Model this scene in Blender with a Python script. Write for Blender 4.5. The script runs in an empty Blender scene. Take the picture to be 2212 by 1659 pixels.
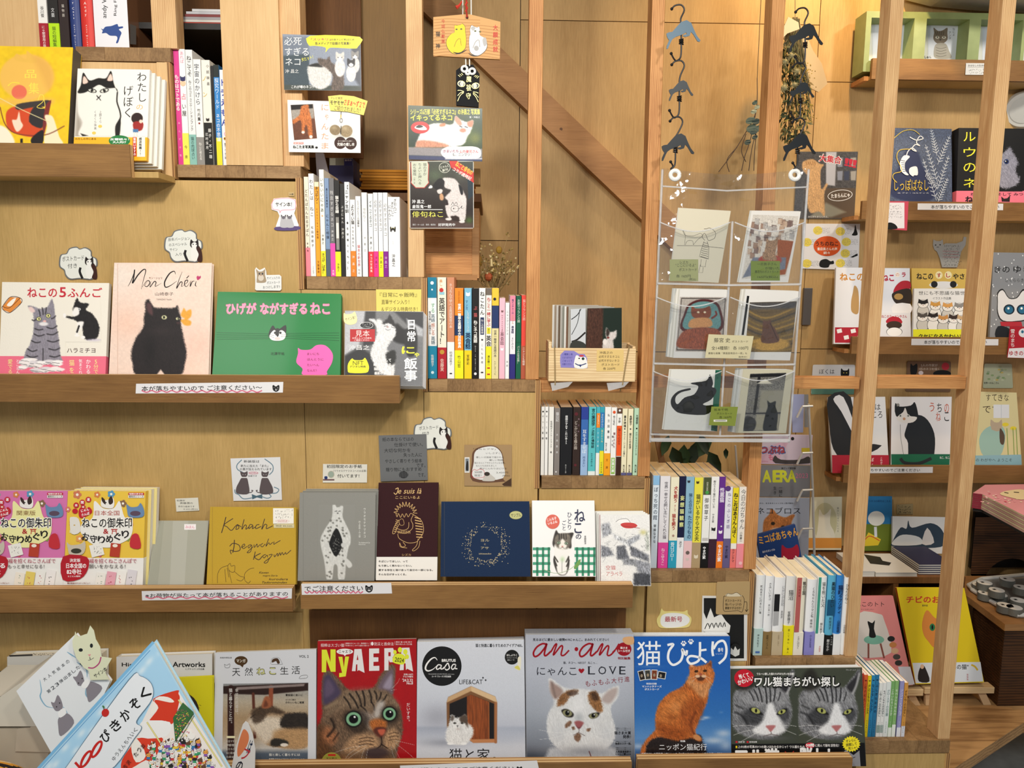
import bpy,math,random
import numpy as np
from mathutils import Vector,Matrix,geometry
random.seed(7);RNG=np.random.RandomState(11)
SC=bpy.context.scene
W,H,F=2212,1659,1661.0
CAM=Vector((0,0,1.45))
PITCH,YAW,ROLL=math.radians(7.7),math.radians(1.6),0.0082
FWD=Vector((math.sin(YAW)*math.cos(PITCH),math.cos(YAW)*math.cos(PITCH),-math.sin(PITCH)))
R0=Vector((math.cos(YAW),-math.sin(YAW),0));U0=R0.cross(FWD)
RIGHT=R0*math.cos(ROLL)+U0*math.sin(ROLL);UP=U0*math.cos(ROLL)-R0*math.sin(ROLL)
cd=bpy.data.cameras.new('camera');cam=bpy.data.objects.new('camera',cd);SC.collection.objects.link(cam)
cd.sensor_width=36;cd.lens=36*F/W;cd.clip_start=.02
m3=Matrix((RIGHT,UP,-FWD)).transposed()
cam.matrix_world=Matrix.Translation(CAM)@m3.to_4x4()
SC.camera=cam
world=bpy.data.worlds.new('world');SC.world=world;world.use_nodes=True
world.node_tree.nodes['Background'].inputs[0].default_value=(.93,.96,1,1)
world.node_tree.nodes['Background'].inputs[1].default_value=.38
SC.view_settings.view_transform='Standard';SC.view_settings.look='None'
SC.view_settings.gamma=1;SC.view_settings.use_curve_mapping=False;SC.view_settings.exposure=-0.68
def light(name,loc,target,size,power,col,kind='AREA',sy=None,spot=None):
 d=bpy.data.lights.new(name,kind);d.energy=power;d.color=col
 if kind=='AREA':
  d.size=size
  if sy:d.shape='RECTANGLE';d.size_y=sy
 else:
  d.shadow_soft_size=size
  if spot:d.spot_size=math.radians(spot);d.spot_blend=.7
 o=bpy.data.objects.new(name,d);SC.collection.objects.link(o)
 o.location=loc;o.rotation_euler=(Vector(target)-Vector(loc)).to_track_quat('-Z','Y').to_euler()
 return o
light('rail_lamp',(-.25,.35,2.2),(-.1,1.6,1.0),.1,21,(1,.93,.82))
light('rail_lamp',(.55,.25,2.25),(.4,1.6,1.1),.1,14,(1,.93,.82))
light('ceiling_lamp',(.1,-.9,2.5),(.1,1.7,1.1),.45,30,(.93,.97,1))
light('ceiling_lamp',(-1.2,-.2,2.45),(-.6,1.6,.9),.5,12,(1,.97,.92))
light('wall_spot',(1.0,2.0,2.62),(.98,2.34,1.9),.03,46,(1,.66,.3),'SPOT',spot=125)
light('wall_spot',(1.6,1.35,2.6),(1.5,2.3,1.4),.06,62,(1,.91,.78),'SPOT',spot=100)
def ray(px,py):
 return RIGHT*((px-W/2)/F)-UP*((py-H/2)/F)+FWD
def P(px,py,Y):
 d=ray(px,py);return CAM+d*(Y/d.y)
def PZ(px,py,Z):
 d=ray(px,py);return CAM+d*((Z-CAM.z)/d.z)
class Crop:
 def __init__(s,ox,oy,k):s.o=(ox,oy,k)
 def __call__(s,x,y):return(s.o[0]+x/s.o[2],s.o[1]+y/s.o[2])
FULL=Crop(0,0,1);C1=Crop(0,0,4.148);C2=Crop(480,0,4.148);C3=Crop(860,0,3.95);C4=Crop(1380,0,4.148)
C5=Crop(1780,0,4.88);C6=Crop(0,380,3.456);C7=Crop(440,400,3.606);C8=Crop(860,480,3.95)
D1=Crop(1380,340,5.185);D2=Crop(1380,600,4.365);D3=Crop(1700,240,4.148);D4=Crop(1700,560,4.148)
D5=Crop(0,880,3.95);D6=Crop(440,880,3.95);D7=Crop(900,820,3.607);D8=Crop(1380,900,4.367)
E1=Crop(1780,900,4.366);E2=Crop(1500,1180,5.185);E3=Crop(1780,1240,3.958);E4=Crop(0,1280,4.254)
E5=Crop(440,1280,4.254);E6=Crop(900,1280,4.254);E7=Crop(1340,1240,3.95)
def Z(t):
 n=[int(k)for k in t.split()];return list(zip(n[::2],n[1::2]))
def hx(c):
 c=c.lstrip('#');c=''.join(k*2 for k in c)if len(c)==3 else c
 return[int(c[i:i+2],16)for i in(0,2,4)]
def lin(c):
 if isinstance(c,str):
  c=hx(c)
 r=[]
 for v in c[:3]:
  v=v/255;r.append(v/12.92 if v<=.04045 else((v+.055)/1.055)**2.4)
 return r
def linarr(a):
 a=np.clip(a,0,255)/255.;return np.where(a<=.04045,a/12.92,((a+.055)/1.055)**2.4)
def newmat(name):
 m=bpy.data.materials.new(name);m.use_nodes=True
 return m,m.node_tree,m.node_tree.nodes,m.node_tree.links,m.node_tree.nodes['Principled BSDF']
def colmat(name,rough=.5,metal=0,coat=0,grain=0,alpha=None,spec=.5):
 m,t,n,l,b=newmat(name)
 a=n.new('ShaderNodeAttribute');a.attribute_name='Col'
 b.inputs['Roughness'].default_value=rough;b.inputs['Metallic'].default_value=metal
 b.inputs['Coat Weight'].default_value=coat;b.inputs['Coat Roughness'].default_value=.08
 b.inputs['Specular IOR Level'].default_value=spec
 if grain:
  tc=n.new('ShaderNodeTexCoord');nz=n.new('ShaderNodeTexNoise');nz.inputs['Scale'].default_value=350
  nz.inputs['Detail'].default_value=2
  bp=n.new('ShaderNodeBump');bp.inputs['Strength'].default_value=grain;bp.inputs['Distance'].default_value=.001
  l.new(tc.outputs['Object'],nz.inputs['Vector']);l.new(nz.outputs['Fac'],bp.inputs['Height']);l.new(bp.outputs[0],b.inputs['Normal'])
 l.new(a.outputs['Color'],b.inputs['Base Color'])
 return m
M={}
M['paper']=colmat('matte_paper',.7,spec=.3)
M['print']=colmat('printed_paper',.5,spec=.35)
M['gloss']=colmat('laminated_print',.3,coat=.12,spec=.3)
M['cloth']=colmat('book_cloth',.8,grain=.25,spec=.25)
M['foil']=colmat('gold_foil',.35,metal=.6)
M['plastic']=colmat('plastic',.35)
M['metal']=colmat('painted_metal',.42,metal=.3)
M['woodcol']=colmat('cut_wood',.6,grain=.3)
M['leaf']=colmat('leaf',.6)
def woodmat(name,c0,c1,axis='Z',fine=260,coarse=9,rough=.55,ring=0,stain=0,stretch=.05):
 m,t,n,l,b=newmat(name)
 tc=n.new('ShaderNodeTexCoord');oi=n.new('ShaderNodeObjectInfo')
 add=n.new('ShaderNodeVectorMath');add.operation='MULTIPLY_ADD'
 add.inputs[1].default_value=(7.3,3.1,5.7)
 l.new(oi.outputs['Random'],add.inputs[0]);l.new(tc.outputs['Object'],add.inputs[2])
 def mp(sc):
  q=n.new('ShaderNodeMapping');q.inputs['Scale'].default_value=sc;l.new(add.outputs[0],q.inputs['Vector']);return q
 def ax(s,k):return tuple(s*k if a==axis else s for a in 'XYZ')
 n1=n.new('ShaderNodeTexNoise');n1.inputs['Scale'].default_value=1;n1.inputs['Detail'].default_value=6;n1.inputs['Roughness'].default_value=.65
 l.new(mp(ax(fine,stretch)).outputs[0],n1.inputs['Vector'])
 n2=n.new('ShaderNodeTexNoise');n2.inputs['Scale'].default_value=1;n2.inputs['Detail'].default_value=3;n2.inputs['Distortion'].default_value=.6
 l.new(mp(ax(coarse,.35)).outputs[0],n2.inputs['Vector'])
 mix=n.new('ShaderNodeMath');mix.operation='MULTIPLY_ADD';mix.inputs[1].default_value=.45
 mul=n.new('ShaderNodeMath');mul.operation='MULTIPLY';mul.inputs[1].default_value=.55
 l.new(n2.outputs['Fac'],mul.inputs[0]);l.new(n1.outputs['Fac'],mix.inputs[0]);l.new(mul.outputs[0],mix.inputs[2])
 fac=mix.outputs[0]
 if ring:
  wv=n.new('ShaderNodeTexWave');wv.wave_type='BANDS'
  wv.bands_direction={'Z':'X','X':'Z','Y':'X'}[axis]
  wv.inputs['Scale'].default_value=1;wv.inputs['Distortion'].default_value=5;wv.inputs['Detail'].default_value=2
  wv.inputs['Detail Scale'].default_value=1.2
  l.new(mp(ax(ring,.12)).outputs[0],wv.inputs['Vector'])
  mr=n.new('ShaderNodeMath');mr.operation='MULTIPLY_ADD';mr.inputs[1].default_value=.22
  sb=n.new('ShaderNodeMath');sb.operation='SUBTRACT';sb.inputs[1].default_value=.11
  l.new(wv.outputs['Fac'],mr.inputs[0]);l.new(fac,sb.inputs[0]);l.new(sb.outputs[0],mr.inputs[2]);fac=mr.outputs[0]
 r=n.new('ShaderNodeValToRGB');r.color_ramp.elements[0].position=.33;r.color_ramp.elements[1].position=.66
 r.color_ramp.elements[0].color=(*lin(c0),1);r.color_ramp.elements[1].color=(*lin(c1),1)
 l.new(fac,r.inputs[0])
 bp=n.new('ShaderNodeBump');bp.inputs['Strength'].default_value=.12;bp.inputs['Distance'].default_value=.001
 l.new(n1.outputs['Fac'],bp.inputs['Height']);l.new(bp.outputs[0],b.inputs['Normal'])
 hs=n.new('ShaderNodeHueSaturation');
 mv=n.new('ShaderNodeMath');mv.operation='MULTIPLY_ADD';mv.inputs[1].default_value=.14 if stain else.05;mv.inputs[2].default_value=.93 if stain else.975
 l.new(oi.outputs['Random'],mv.inputs[0]);l.new(mv.outputs[0],hs.inputs['Value']);l.new(r.outputs[0],hs.inputs['Color'])
 l.new(hs.outputs[0],b.inputs['Base Color']);b.inputs['Roughness'].default_value=rough;b.inputs['Specular IOR Level'].default_value=.3
 return m
M['ply']=woodmat('birch_plywood','#a98a52','#c9a66b','Z',330,7,stretch=.07)
M['ply_wall']=woodmat('lauan_plywood','#ad8a57','#cda972','Z',330,6,stretch=.07)
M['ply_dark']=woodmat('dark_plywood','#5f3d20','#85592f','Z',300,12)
M['ply_pale']=woodmat('pale_plywood','#c89f6c','#e0bd8a','Z',300,5)
M['oak']=woodmat('oak_veneer','#6f4d2b','#9a7242','X',520,14,stretch=.03)
M['pine']=woodmat('pine_post','#a8703f','#d39a61','Z',420,20,ring=90,stretch=.03)
M['pine_pale']=woodmat('pale_pine_post','#bf9263','#ddb785','Z',420,20,ring=90,stretch=.03)
M['pine_x']=woodmat('pine_rail','#a06a3c','#d29a60','X',420,20,ring=110,stretch=.03)
M['beam']=woodmat('stringer_beam','#93683f','#b98a58','X',260,10)
M['ply_shade']=woodmat('shaded_plywood','#86683f','#9f7c4b','Z',300,6)  # plywood tone darkened to carry the shade of the deep recess
M['block']=woodmat('laminated_block','#6d5032','#a58258','Z',300,30,stain=1,ring=230,stretch=.5)
M['block2']=woodmat('laminated_block_cross','#775838','#ac8a60','X',300,30,stain=1,ring=230,stretch=.5)
M['crate']=woodmat('old_crate_wood','#2c1c12','#5e3c22','X',200,12,ring=40)
M['plank']=woodmat('floor_plank','#7e5b38','#b18a5c','X',200,9,ring=40,stain=1)
M['kiri']=woodmat('paulownia_wood','#cfae80','#ecd2a4','X',300,14,ring=60)
def plainmat(name,c,rough=.6,bump=0,c2=None,sc=60):
 m,t,n,l,b=newmat(name);b.inputs['Roughness'].default_value=rough
 tc=n.new('ShaderNodeTexCoord');nz=n.new('ShaderNodeTexNoise');nz.inputs['Scale'].default_value=sc;nz.inputs['Detail'].default_value=5
 l.new(tc.outputs['Object'],nz.inputs['Vector'])
 r=n.new('ShaderNodeValToRGB');r.color_ramp.elements[0].position=.35;r.color_ramp.elements[1].position=.7
 r.color_ramp.elements[0].color=(*lin(c),1);r.color_ramp.elements[1].color=(*lin(c2 or c),1)
 l.new(nz.outputs['Fac'],r.inputs[0]);l.new(r.outputs[0],b.inputs['Base Color'])
 if bump:
  bp=n.new('ShaderNodeBump');bp.inputs['Strength'].default_value=bump;l.new(nz.outputs['Fac'],bp.inputs['Height']);l.new(bp.outputs[0],b.inputs['Normal'])
 return m
M['concrete']=plainmat('grey_concrete','#a9aeac',.7,.1,'#bfc4c1',20)
M['plaster']=plainmat('white_plaster','#c9c2b4',.8,.05,'#d6cfc2',40)
M['black']=plainmat('black_paint','#1a1714',.5,0,'#221e1a')
M['greenpaint']=plainmat('sage_green_paint','#8c9a62',.5,.03,'#98a56c',30)
def clearmat(name,gloss=.12,rough=.06,tint=(.96,.98,1),kind='Glossy'):
 m=bpy.data.materials.new(name);m.use_nodes=True;n=m.node_tree.nodes;l=m.node_tree.links;n.clear()
 out=n.new('ShaderNodeOutputMaterial');tr=n.new('ShaderNodeBsdfTransparent');gl=n.new('ShaderNodeBsdf'+kind)
 tr.inputs[0].default_value=(*tint,1);gl.inputs['Roughness'].default_value=rough
 fr=n.new('ShaderNodeLayerWeight');fr.inputs['Blend'].default_value=.35
 mu=n.new('ShaderNodeMath');mu.operation='MULTIPLY_ADD';mu.inputs[1].default_value=.6;mu.inputs[2].default_value=gloss
 mx=n.new('ShaderNodeMixShader');tc=n.new('ShaderNodeTexCoord');nz=n.new('ShaderNodeTexNoise');nz.inputs['Scale'].default_value=22
 bp=n.new('ShaderNodeBump');bp.inputs['Strength'].default_value=.5;bp.inputs['Distance'].default_value=.02
 l.new(tc.outputs['Object'],nz.inputs['Vector']);l.new(nz.outputs['Fac'],bp.inputs['Height']);l.new(bp.outputs[0],gl.inputs['Normal'])
 l.new(fr.outputs['Fresnel'],mu.inputs[0]);l.new(mu.outputs[0],mx.inputs[0]);l.new(tr.outputs[0],mx.inputs[1]);l.new(gl.outputs[0],mx.inputs[2]);l.new(mx.outputs[0],out.inputs[0])
 return m
M['clear']=clearmat('clear_vinyl',.13)
M['seam']=clearmat('clear_vinyl_seam',.34,.12,(.97,.98,1),'Diffuse')
M['film']=clearmat('clear_film',.05,.15,(.93,.93,.92))
PENDING=[]
def addobj(o):PENDING.append(o);return o
class MB:
 def __init__(s):s.v=[];s.f=[];s.c=[];s.nv=0;s.cc=[]
 def add(s,verts,faces,col):
  b=s.nv;s.v.extend([tuple(v)for v in verts]);s.nv+=len(verts)
  lc=lin(col)
  for f in faces:s.f.append(tuple(i+b for i in f));s.c.append(lc)
  return s
 def hexa(s,a,b,col,cols=None):
  F6=[(0,1,2,3),(7,6,5,4),(0,4,5,1),(1,5,6,2),(2,6,7,3),(3,7,4,0)]
  if cols is None:return s.add(list(a)+list(b),F6,col)
  k=s.nv;s.v.extend([tuple(v)for v in list(a)+list(b)]);s.nv+=8
  for i,f in enumerate(F6):s.f.append(tuple(q+k for q in f));s.c.append(lin(cols[i]if cols[i]else col))
  return s
 def box(s,x0,x1,y0,y1,z0,z1,col='#ffffff',cols=None):
  a=[(x0,y0,z0),(x1,y0,z0),(x1,y0,z1),(x0,y0,z1)];b=[(x0,y1,z0),(x1,y1,z0),(x1,y1,z1),(x0,y1,z1)]
  return s.hexa(a,b,col,cols)
 def tube(s,pts,r,col,n=8,cap=True):
  pts=[Vector(p)for p in pts];k=len(pts);rr=r if isinstance(r,(list,tuple))else[r]*k
  rings=[]
  t0=(pts[1]-pts[0]).normalized();u=t0.orthogonal().normalized()
  for i in range(k):
   t=(pts[min(i+1,k-1)]-pts[max(i-1,0)]).normalized()
   u=(u-t*u.dot(t)).normalized();w=t.cross(u)
   rings.append([pts[i]+(u*math.cos(2*math.pi*j/n)+w*math.sin(2*math.pi*j/n))*rr[i]for j in range(n)])
  v=[p for r_ in rings for p in r_]
  f=[(i*n+j,i*n+(j+1)%n,(i+1)*n+(j+1)%n,(i+1)*n+j)for i in range(k-1)for j in range(n)]
  if cap:f+=[tuple(range(n-1,-1,-1)),tuple((k-1)*n+j for j in range(n))]
  return s.add(v,f,col)
 def prism(s,pts,off,col,side=None):
  pts=[Vector(p)for p in pts];n=len(pts);tri=geometry.tessellate_polygon([pts])
  s.add(pts,[tuple(t)for t in tri],col);s.add([p+off for p in pts],[tuple(reversed(t))for t in tri],col)
  return s.add(pts+[p+off for p in pts],[(i,(i+1)%n,n+(i+1)%n,n+i)for i in range(n)],side or col)
 def ball(s,c,r,col,n=10,m=7,sc=(1,1,1)):
  c=Vector(c);v=[];f=[]
  for i in range(m+1):
   th=math.pi*i/m
   for j in range(n):
    ph=2*math.pi*j/n
    v.append((c.x+r*sc[0]*math.sin(th)*math.cos(ph),c.y+r*sc[1]*math.sin(th)*math.sin(ph),c.z+r*sc[2]*math.cos(th)))
  for i in range(m):
   for j in range(n):f.append((i*n+j,(i+1)*n+j,(i+1)*n+(j+1)%n,i*n+(j+1)%n))
  return s.add(v,f,col)
 def grid(s,V,C):
  h,w=V.shape[:2];b=s.nv;s.v.extend(map(tuple,V.reshape(-1,3).tolist()));s.nv+=h*w
  idx=np.arange(h*w).reshape(h,w)+b
  q=np.stack([idx[:-1,:-1],idx[1:,:-1],idx[1:,1:],idx[:-1,1:]],-1).reshape(-1,4)
  cf=C.reshape(-1,3)[q-b]
  s.cc.append((len(s.f),len(q),cf));s.f.extend(map(tuple,q.tolist()));s.c.extend([None]*len(q))
  return s
 def build(s,name,mat,parent=None,smooth=False,bevel=0,**props):
  if not s.f:return None
  me=bpy.data.meshes.new(name)
  org=parent['_o']if parent is not None and '_o' in parent else(0,0,0)
  if parent is None and props.get('origin')is not None:org=props['origin']
  va=np.array(s.v,dtype=np.float64)-np.array(org)
  me.from_pydata(va.tolist(),[],s.f)
  ca=me.color_attributes.new('Col','FLOAT_COLOR','CORNER')
  tot=np.array([len(f)for f in s.f]);fc=np.array([c if c is not None else(0,0,0)for c in s.c],dtype=np.float32)
  arr=np.ones((tot.sum(),4),dtype=np.float32);arr[:,:3]=np.repeat(fc,tot,axis=0)
  st=np.concatenate([[0],np.cumsum(tot)])
  for i0,k,cf in s.cc:
   arr[st[i0]:st[i0+k],:3]=cf.reshape(-1,3)
  ca.data.foreach_set('color',arr.ravel())
  me.materials.append(M[mat]if isinstance(mat,str)else mat)
  if smooth:me.polygons.foreach_set('use_smooth',[True]*len(me.polygons))
  o=bpy.data.objects.new(name,me);o.location=(0,0,0)
  if parent is not None:
   o.parent=parent;o['_o']=tuple(org)
  else:o.location=org;o['_o']=tuple(org)
  if bevel:
   md=o.modifiers.new('bevel','BEVEL');md.width=bevel;md.segments=2;md.limit_method='ANGLE'
  for k_,v_ in props.items():
   if k_!='origin' and v_ is not None:o[k_]=v_
  return addobj(o)
def thing(name,label,cat,loc=(0,0,0),group=None):
 o=bpy.data.objects.new(name,None);o.empty_display_size=.03
 o.location=loc;o['_o']=tuple(loc);o['label']=label;o['category']=cat
 if group:o['group']=group
 return addobj(o)
def structure(name):
 o=bpy.data.objects.new(name,None);o['kind']='structure';o['_o']=(0,0,0);return addobj(o)
_tc={}
def bold(b):
 if b<.015:return[(0,0)]
 m=3 if b<.03 else 4 if b<.05 else 10
 return[(b*.8*math.cos(6.2832*(i+.5)/m),b*.8*math.sin(6.2832*(i+.5)/m))for i in range(m)]
def glyph(s):
 k=s
 if k in _tc:return _tc[k]
 cu=bpy.data.curves.new('lettering','FONT');cu.body=s;cu.size=1;cu.resolution_u=2;cu.fill_mode='FRONT'
 o=bpy.data.objects.new('lettering',cu);SC.collection.objects.link(o)
 dg=bpy.context.evaluated_depsgraph_get();dg.update()
 me=o.evaluated_get(dg).to_mesh()
 n=len(me.vertices);co=np.zeros(n*3);me.vertices.foreach_get('co',co);co=co.reshape(-1,3)[:,:2]
 me.calc_loop_triangles();t=np.zeros(len(me.loop_triangles)*3,dtype=int);me.loop_triangles.foreach_get('vertices',t)
 _tc[k]=(co.copy(),t.reshape(-1,3).tolist())
 o.evaluated_get(dg).to_mesh_clear();bpy.data.objects.remove(o);bpy.data.curves.remove(cu)
 return _tc[k]
def smooth(pts,k=6,closed=True):
 p=np.array(pts,float);n=len(p);out=[]
 rng=range(n)if closed else range(n-1)
 for i in rng:
  if closed:a,b,c,d=p[(i-1)%n],p[i],p[(i+1)%n],p[(i+2)%n]
  else:a,b,c,d=p[max(i-1,0)],p[i],p[i+1],p[min(i+2,n-1)]
  for j in range(k):
   t=j/k;out.append(.5*((2*b)+(-a+c)*t+(2*a-5*b+4*c-d)*t*t+(-a+3*b-3*c+d)*t**3))
 if not closed:out.append(p[-1])
 return np.array(out)
class Plane:
 def __init__(s,o,n,crop=FULL):s.o=Vector(o);s.n=Vector(n).normalized();s.crop=crop;s.lift=.0003;s.on=np.array(s.o);s.nn=np.array(s.n)
 def __call__(s,px,py,off=0):
  d=ray(px,py);t=(s.o+s.n*off-CAM).dot(s.n)/d.dot(s.n);return CAM+d*t
 def arr(s,X,Y,off=0):
  R,U,Fw=np.array(RIGHT),np.array(UP),np.array(FWD)
  d=((X-W/2)/F)[...,None]*R-((Y-H/2)/F)[...,None]*U+Fw
  t=np.dot(np.array(s.o-CAM)+s.nn*off,s.nn)/(d@s.nn)
  return np.array(CAM)+d*t[...,None]
class Pr:
 def __init__(s,plane,crop,mb=None,lift=.0004):s.p=plane;s.k=crop;s.mb=mb or MB();s.l=lift;s.seed=1
 def _n(s):s.l+=1.6e-5;return s.l
 def _put(s,pts,faces,col):
  pts=np.asarray(pts,float);o=s.k.o
  V=s.p.arr(o[0]+pts[:,0]/o[2],o[1]+pts[:,1]/o[2],s._n());s.mb.add(V.tolist(),faces,col);return s
 def poly(s,pts,col,sm=0):
  if sm:pts=smooth(pts,sm)
  t=geometry.tessellate_polygon([[Vector((float(p[0]),float(p[1]),0))for p in pts]])
  return s._put(pts,[tuple(q)for q in t],col)
 def rect(s,x0,y0,x1,y1,col,rot=0):
  p=np.array([(x0,y0),(x1,y0),(x1,y1),(x0,y1)],float)
  if rot:p=s._rot(p,rot)
  return s._put(p,[(0,1,2,3)],col)
 def _rot(s,p,deg,c=None):
  c=p.mean(0)if c is None else np.array(c);a=math.radians(deg);R=np.array([[math.cos(a),-math.sin(a)],[math.sin(a),math.cos(a)]])
  return(p-c)@R.T+c
 def ell(s,cx,cy,rx,ry,col,n=28,rot=0,sx=None):
  a=np.linspace(0,2*math.pi,n,endpoint=False);p=np.stack([cx+rx*np.cos(a),cy+ry*np.sin(a)],1)
  if rot:p=s._rot(p,rot,(cx,cy))
  return s._put(p,[tuple(range(n))],col)
 def ring(s,cx,cy,rx,ry,w,col,n=30,rot=0):
  a=np.linspace(0,2*math.pi,n,endpoint=False);p=np.concatenate([np.stack([cx+rx*np.cos(a),cy+ry*np.sin(a)],1),np.stack([cx+(rx-w)*np.cos(a),cy+(ry-w)*np.sin(a)],1)])
  if rot:p=s._rot(p,rot,(cx,cy))
  return s._put(p,[(i,(i+1)%n,n+(i+1)%n,n+i)for i in range(n)],col)
 def line(s,pts,w,col,sm=5,taper=0,closed=False):
  p=smooth(pts,sm,closed)if sm and len(pts)>2 else np.array(pts,float)
  if closed:p=np.vstack([p,p[:1]])
  d=np.gradient(p,axis=0);d/=(np.linalg.norm(d,axis=1)[:,None]+1e-9);nrm=np.stack([-d[:,1],d[:,0]],1)
  ww=np.full(len(p),w/2.)
  if taper:ww*=np.clip(np.sin(np.linspace(.25,math.pi-.15,len(p))),.25,1)
  n=len(p);v=np.concatenate([p+nrm*ww[:,None],p-nrm*ww[:,None]])
  return s._put(v,[(i,i+1,n+i+1,n+i)for i in range(n-1)],col)
 def text(s,t,x0,y0,x1,y1,col,b=0.0,rot=0,shear=0):
  co,tr=glyph(t)
  if len(co)==0:return s
  lo,hi=co.min(0),co.max(0)
  for d in bold(b):
   q=(co-lo+np.array(d))/np.maximum(hi-lo,1e-6)
   p=np.stack([x0+q[:,0]*(x1-x0)-shear*(q[:,1]-.5),y1-q[:,1]*(y1-y0)],1)
   if rot:p=s._rot(p,rot,((x0+x1)/2,(y0+y1)/2))
   s._put(p,tr,col);s.l-=8e-6
  return s
 def vtext(s,t,x0,y0,x1,y1,col,b=0.0,fit=0):
  t=t.replace(' ','　');n=len(t);ch=(y1-y0)/n;cw=(x1-x0);e=min(ch*1.02,cw)if not fit else cw
  ey=min(ch*1.0,cw*1.15)
  V=[];T=[];nb=0
  for i,c in enumerate(t):
   if c=='　':continue
   co,tr=glyph(c)
   if len(co)==0:continue
   q=co.copy();lo,hi=q.min(0),q.max(0)
   full=ord(c)>0x2e80
   cx=.5 if full else(lo[0]+hi[0])/2
   q=q-np.array([cx,.36])
   if c in 'ー〜～—-…':q=q-(q.min(0)+q.max(0))/2;q=q[:,::-1]*np.array([1,-1])
   if not full:q=q*1.15
   yc=y0+ch*(i+.5);xc=(x0+x1)/2
   if c in '、。':q=q+np.array([.55,.5])
   V.append(np.stack([xc+q[:,0]*e,yc-q[:,1]*ey],1));T+=[tuple(k+nb for k in f)for f in tr];nb+=len(q)
  if V:
   V=np.concatenate(V)
   for d in bold(b):s._put(V+np.array(d)*e,T,col);s.l-=8e-6
  return s
 def scribble(s,x0,y0,x1,y1,col,w=2,rows=1,dens=1.0,seed=None):
  r=random.Random(seed if seed is not None else int(x0*7+y0*13));rh=(y1-y0)/rows
  V=[];T=[];nb=0
  for k in range(rows):
   x=x0+r.random()*rh*.3;yc=y0+rh*(k+.5);g=rh*.62
   while x<x1-g:
    for _ in range(r.choice((2,3,3))):
     a=(x+r.random()*g,yc+(r.random()-.5)*g);
     if r.random()<.5:b_=(a[0]+g*.5*r.random()+1,a[1]+(r.random()-.5)*g*.2)
     else:b_=(a[0]+(r.random()-.5)*g*.3,a[1]+g*.5*r.random()+1)
     dx,dy=b_[0]-a[0],b_[1]-a[1];L=math.hypot(dx,dy)+1e-6;nx,ny=-dy/L*w/2,dx/L*w/2
     V+=[(a[0]+nx,a[1]+ny),(b_[0]+nx,b_[1]+ny),(b_[0]-nx,b_[1]-ny),(a[0]-nx,a[1]-ny)];T.append((nb,nb+1,nb+2,nb+3));nb+=4
    x+=g*1.12/dens
  if V:s._put(V,T,col)
  return s
_NT=RNG.rand(256,256)
def vnoise(x,y):
 xi=np.floor(x).astype(int);yi=np.floor(y).astype(int);fx=x-xi;fy=y-yi;fx=fx*fx*(3-2*fx);fy=fy*fy*(3-2*fy)
 a=_NT[yi%256,xi%256];b=_NT[yi%256,(xi+1)%256];c=_NT[(yi+1)%256,xi%256];d=_NT[(yi+1)%256,(xi+1)%256]
 return(a*(1-fx)+b*fx)*(1-fy)+(c*(1-fx)+d*fx)*fy
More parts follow.
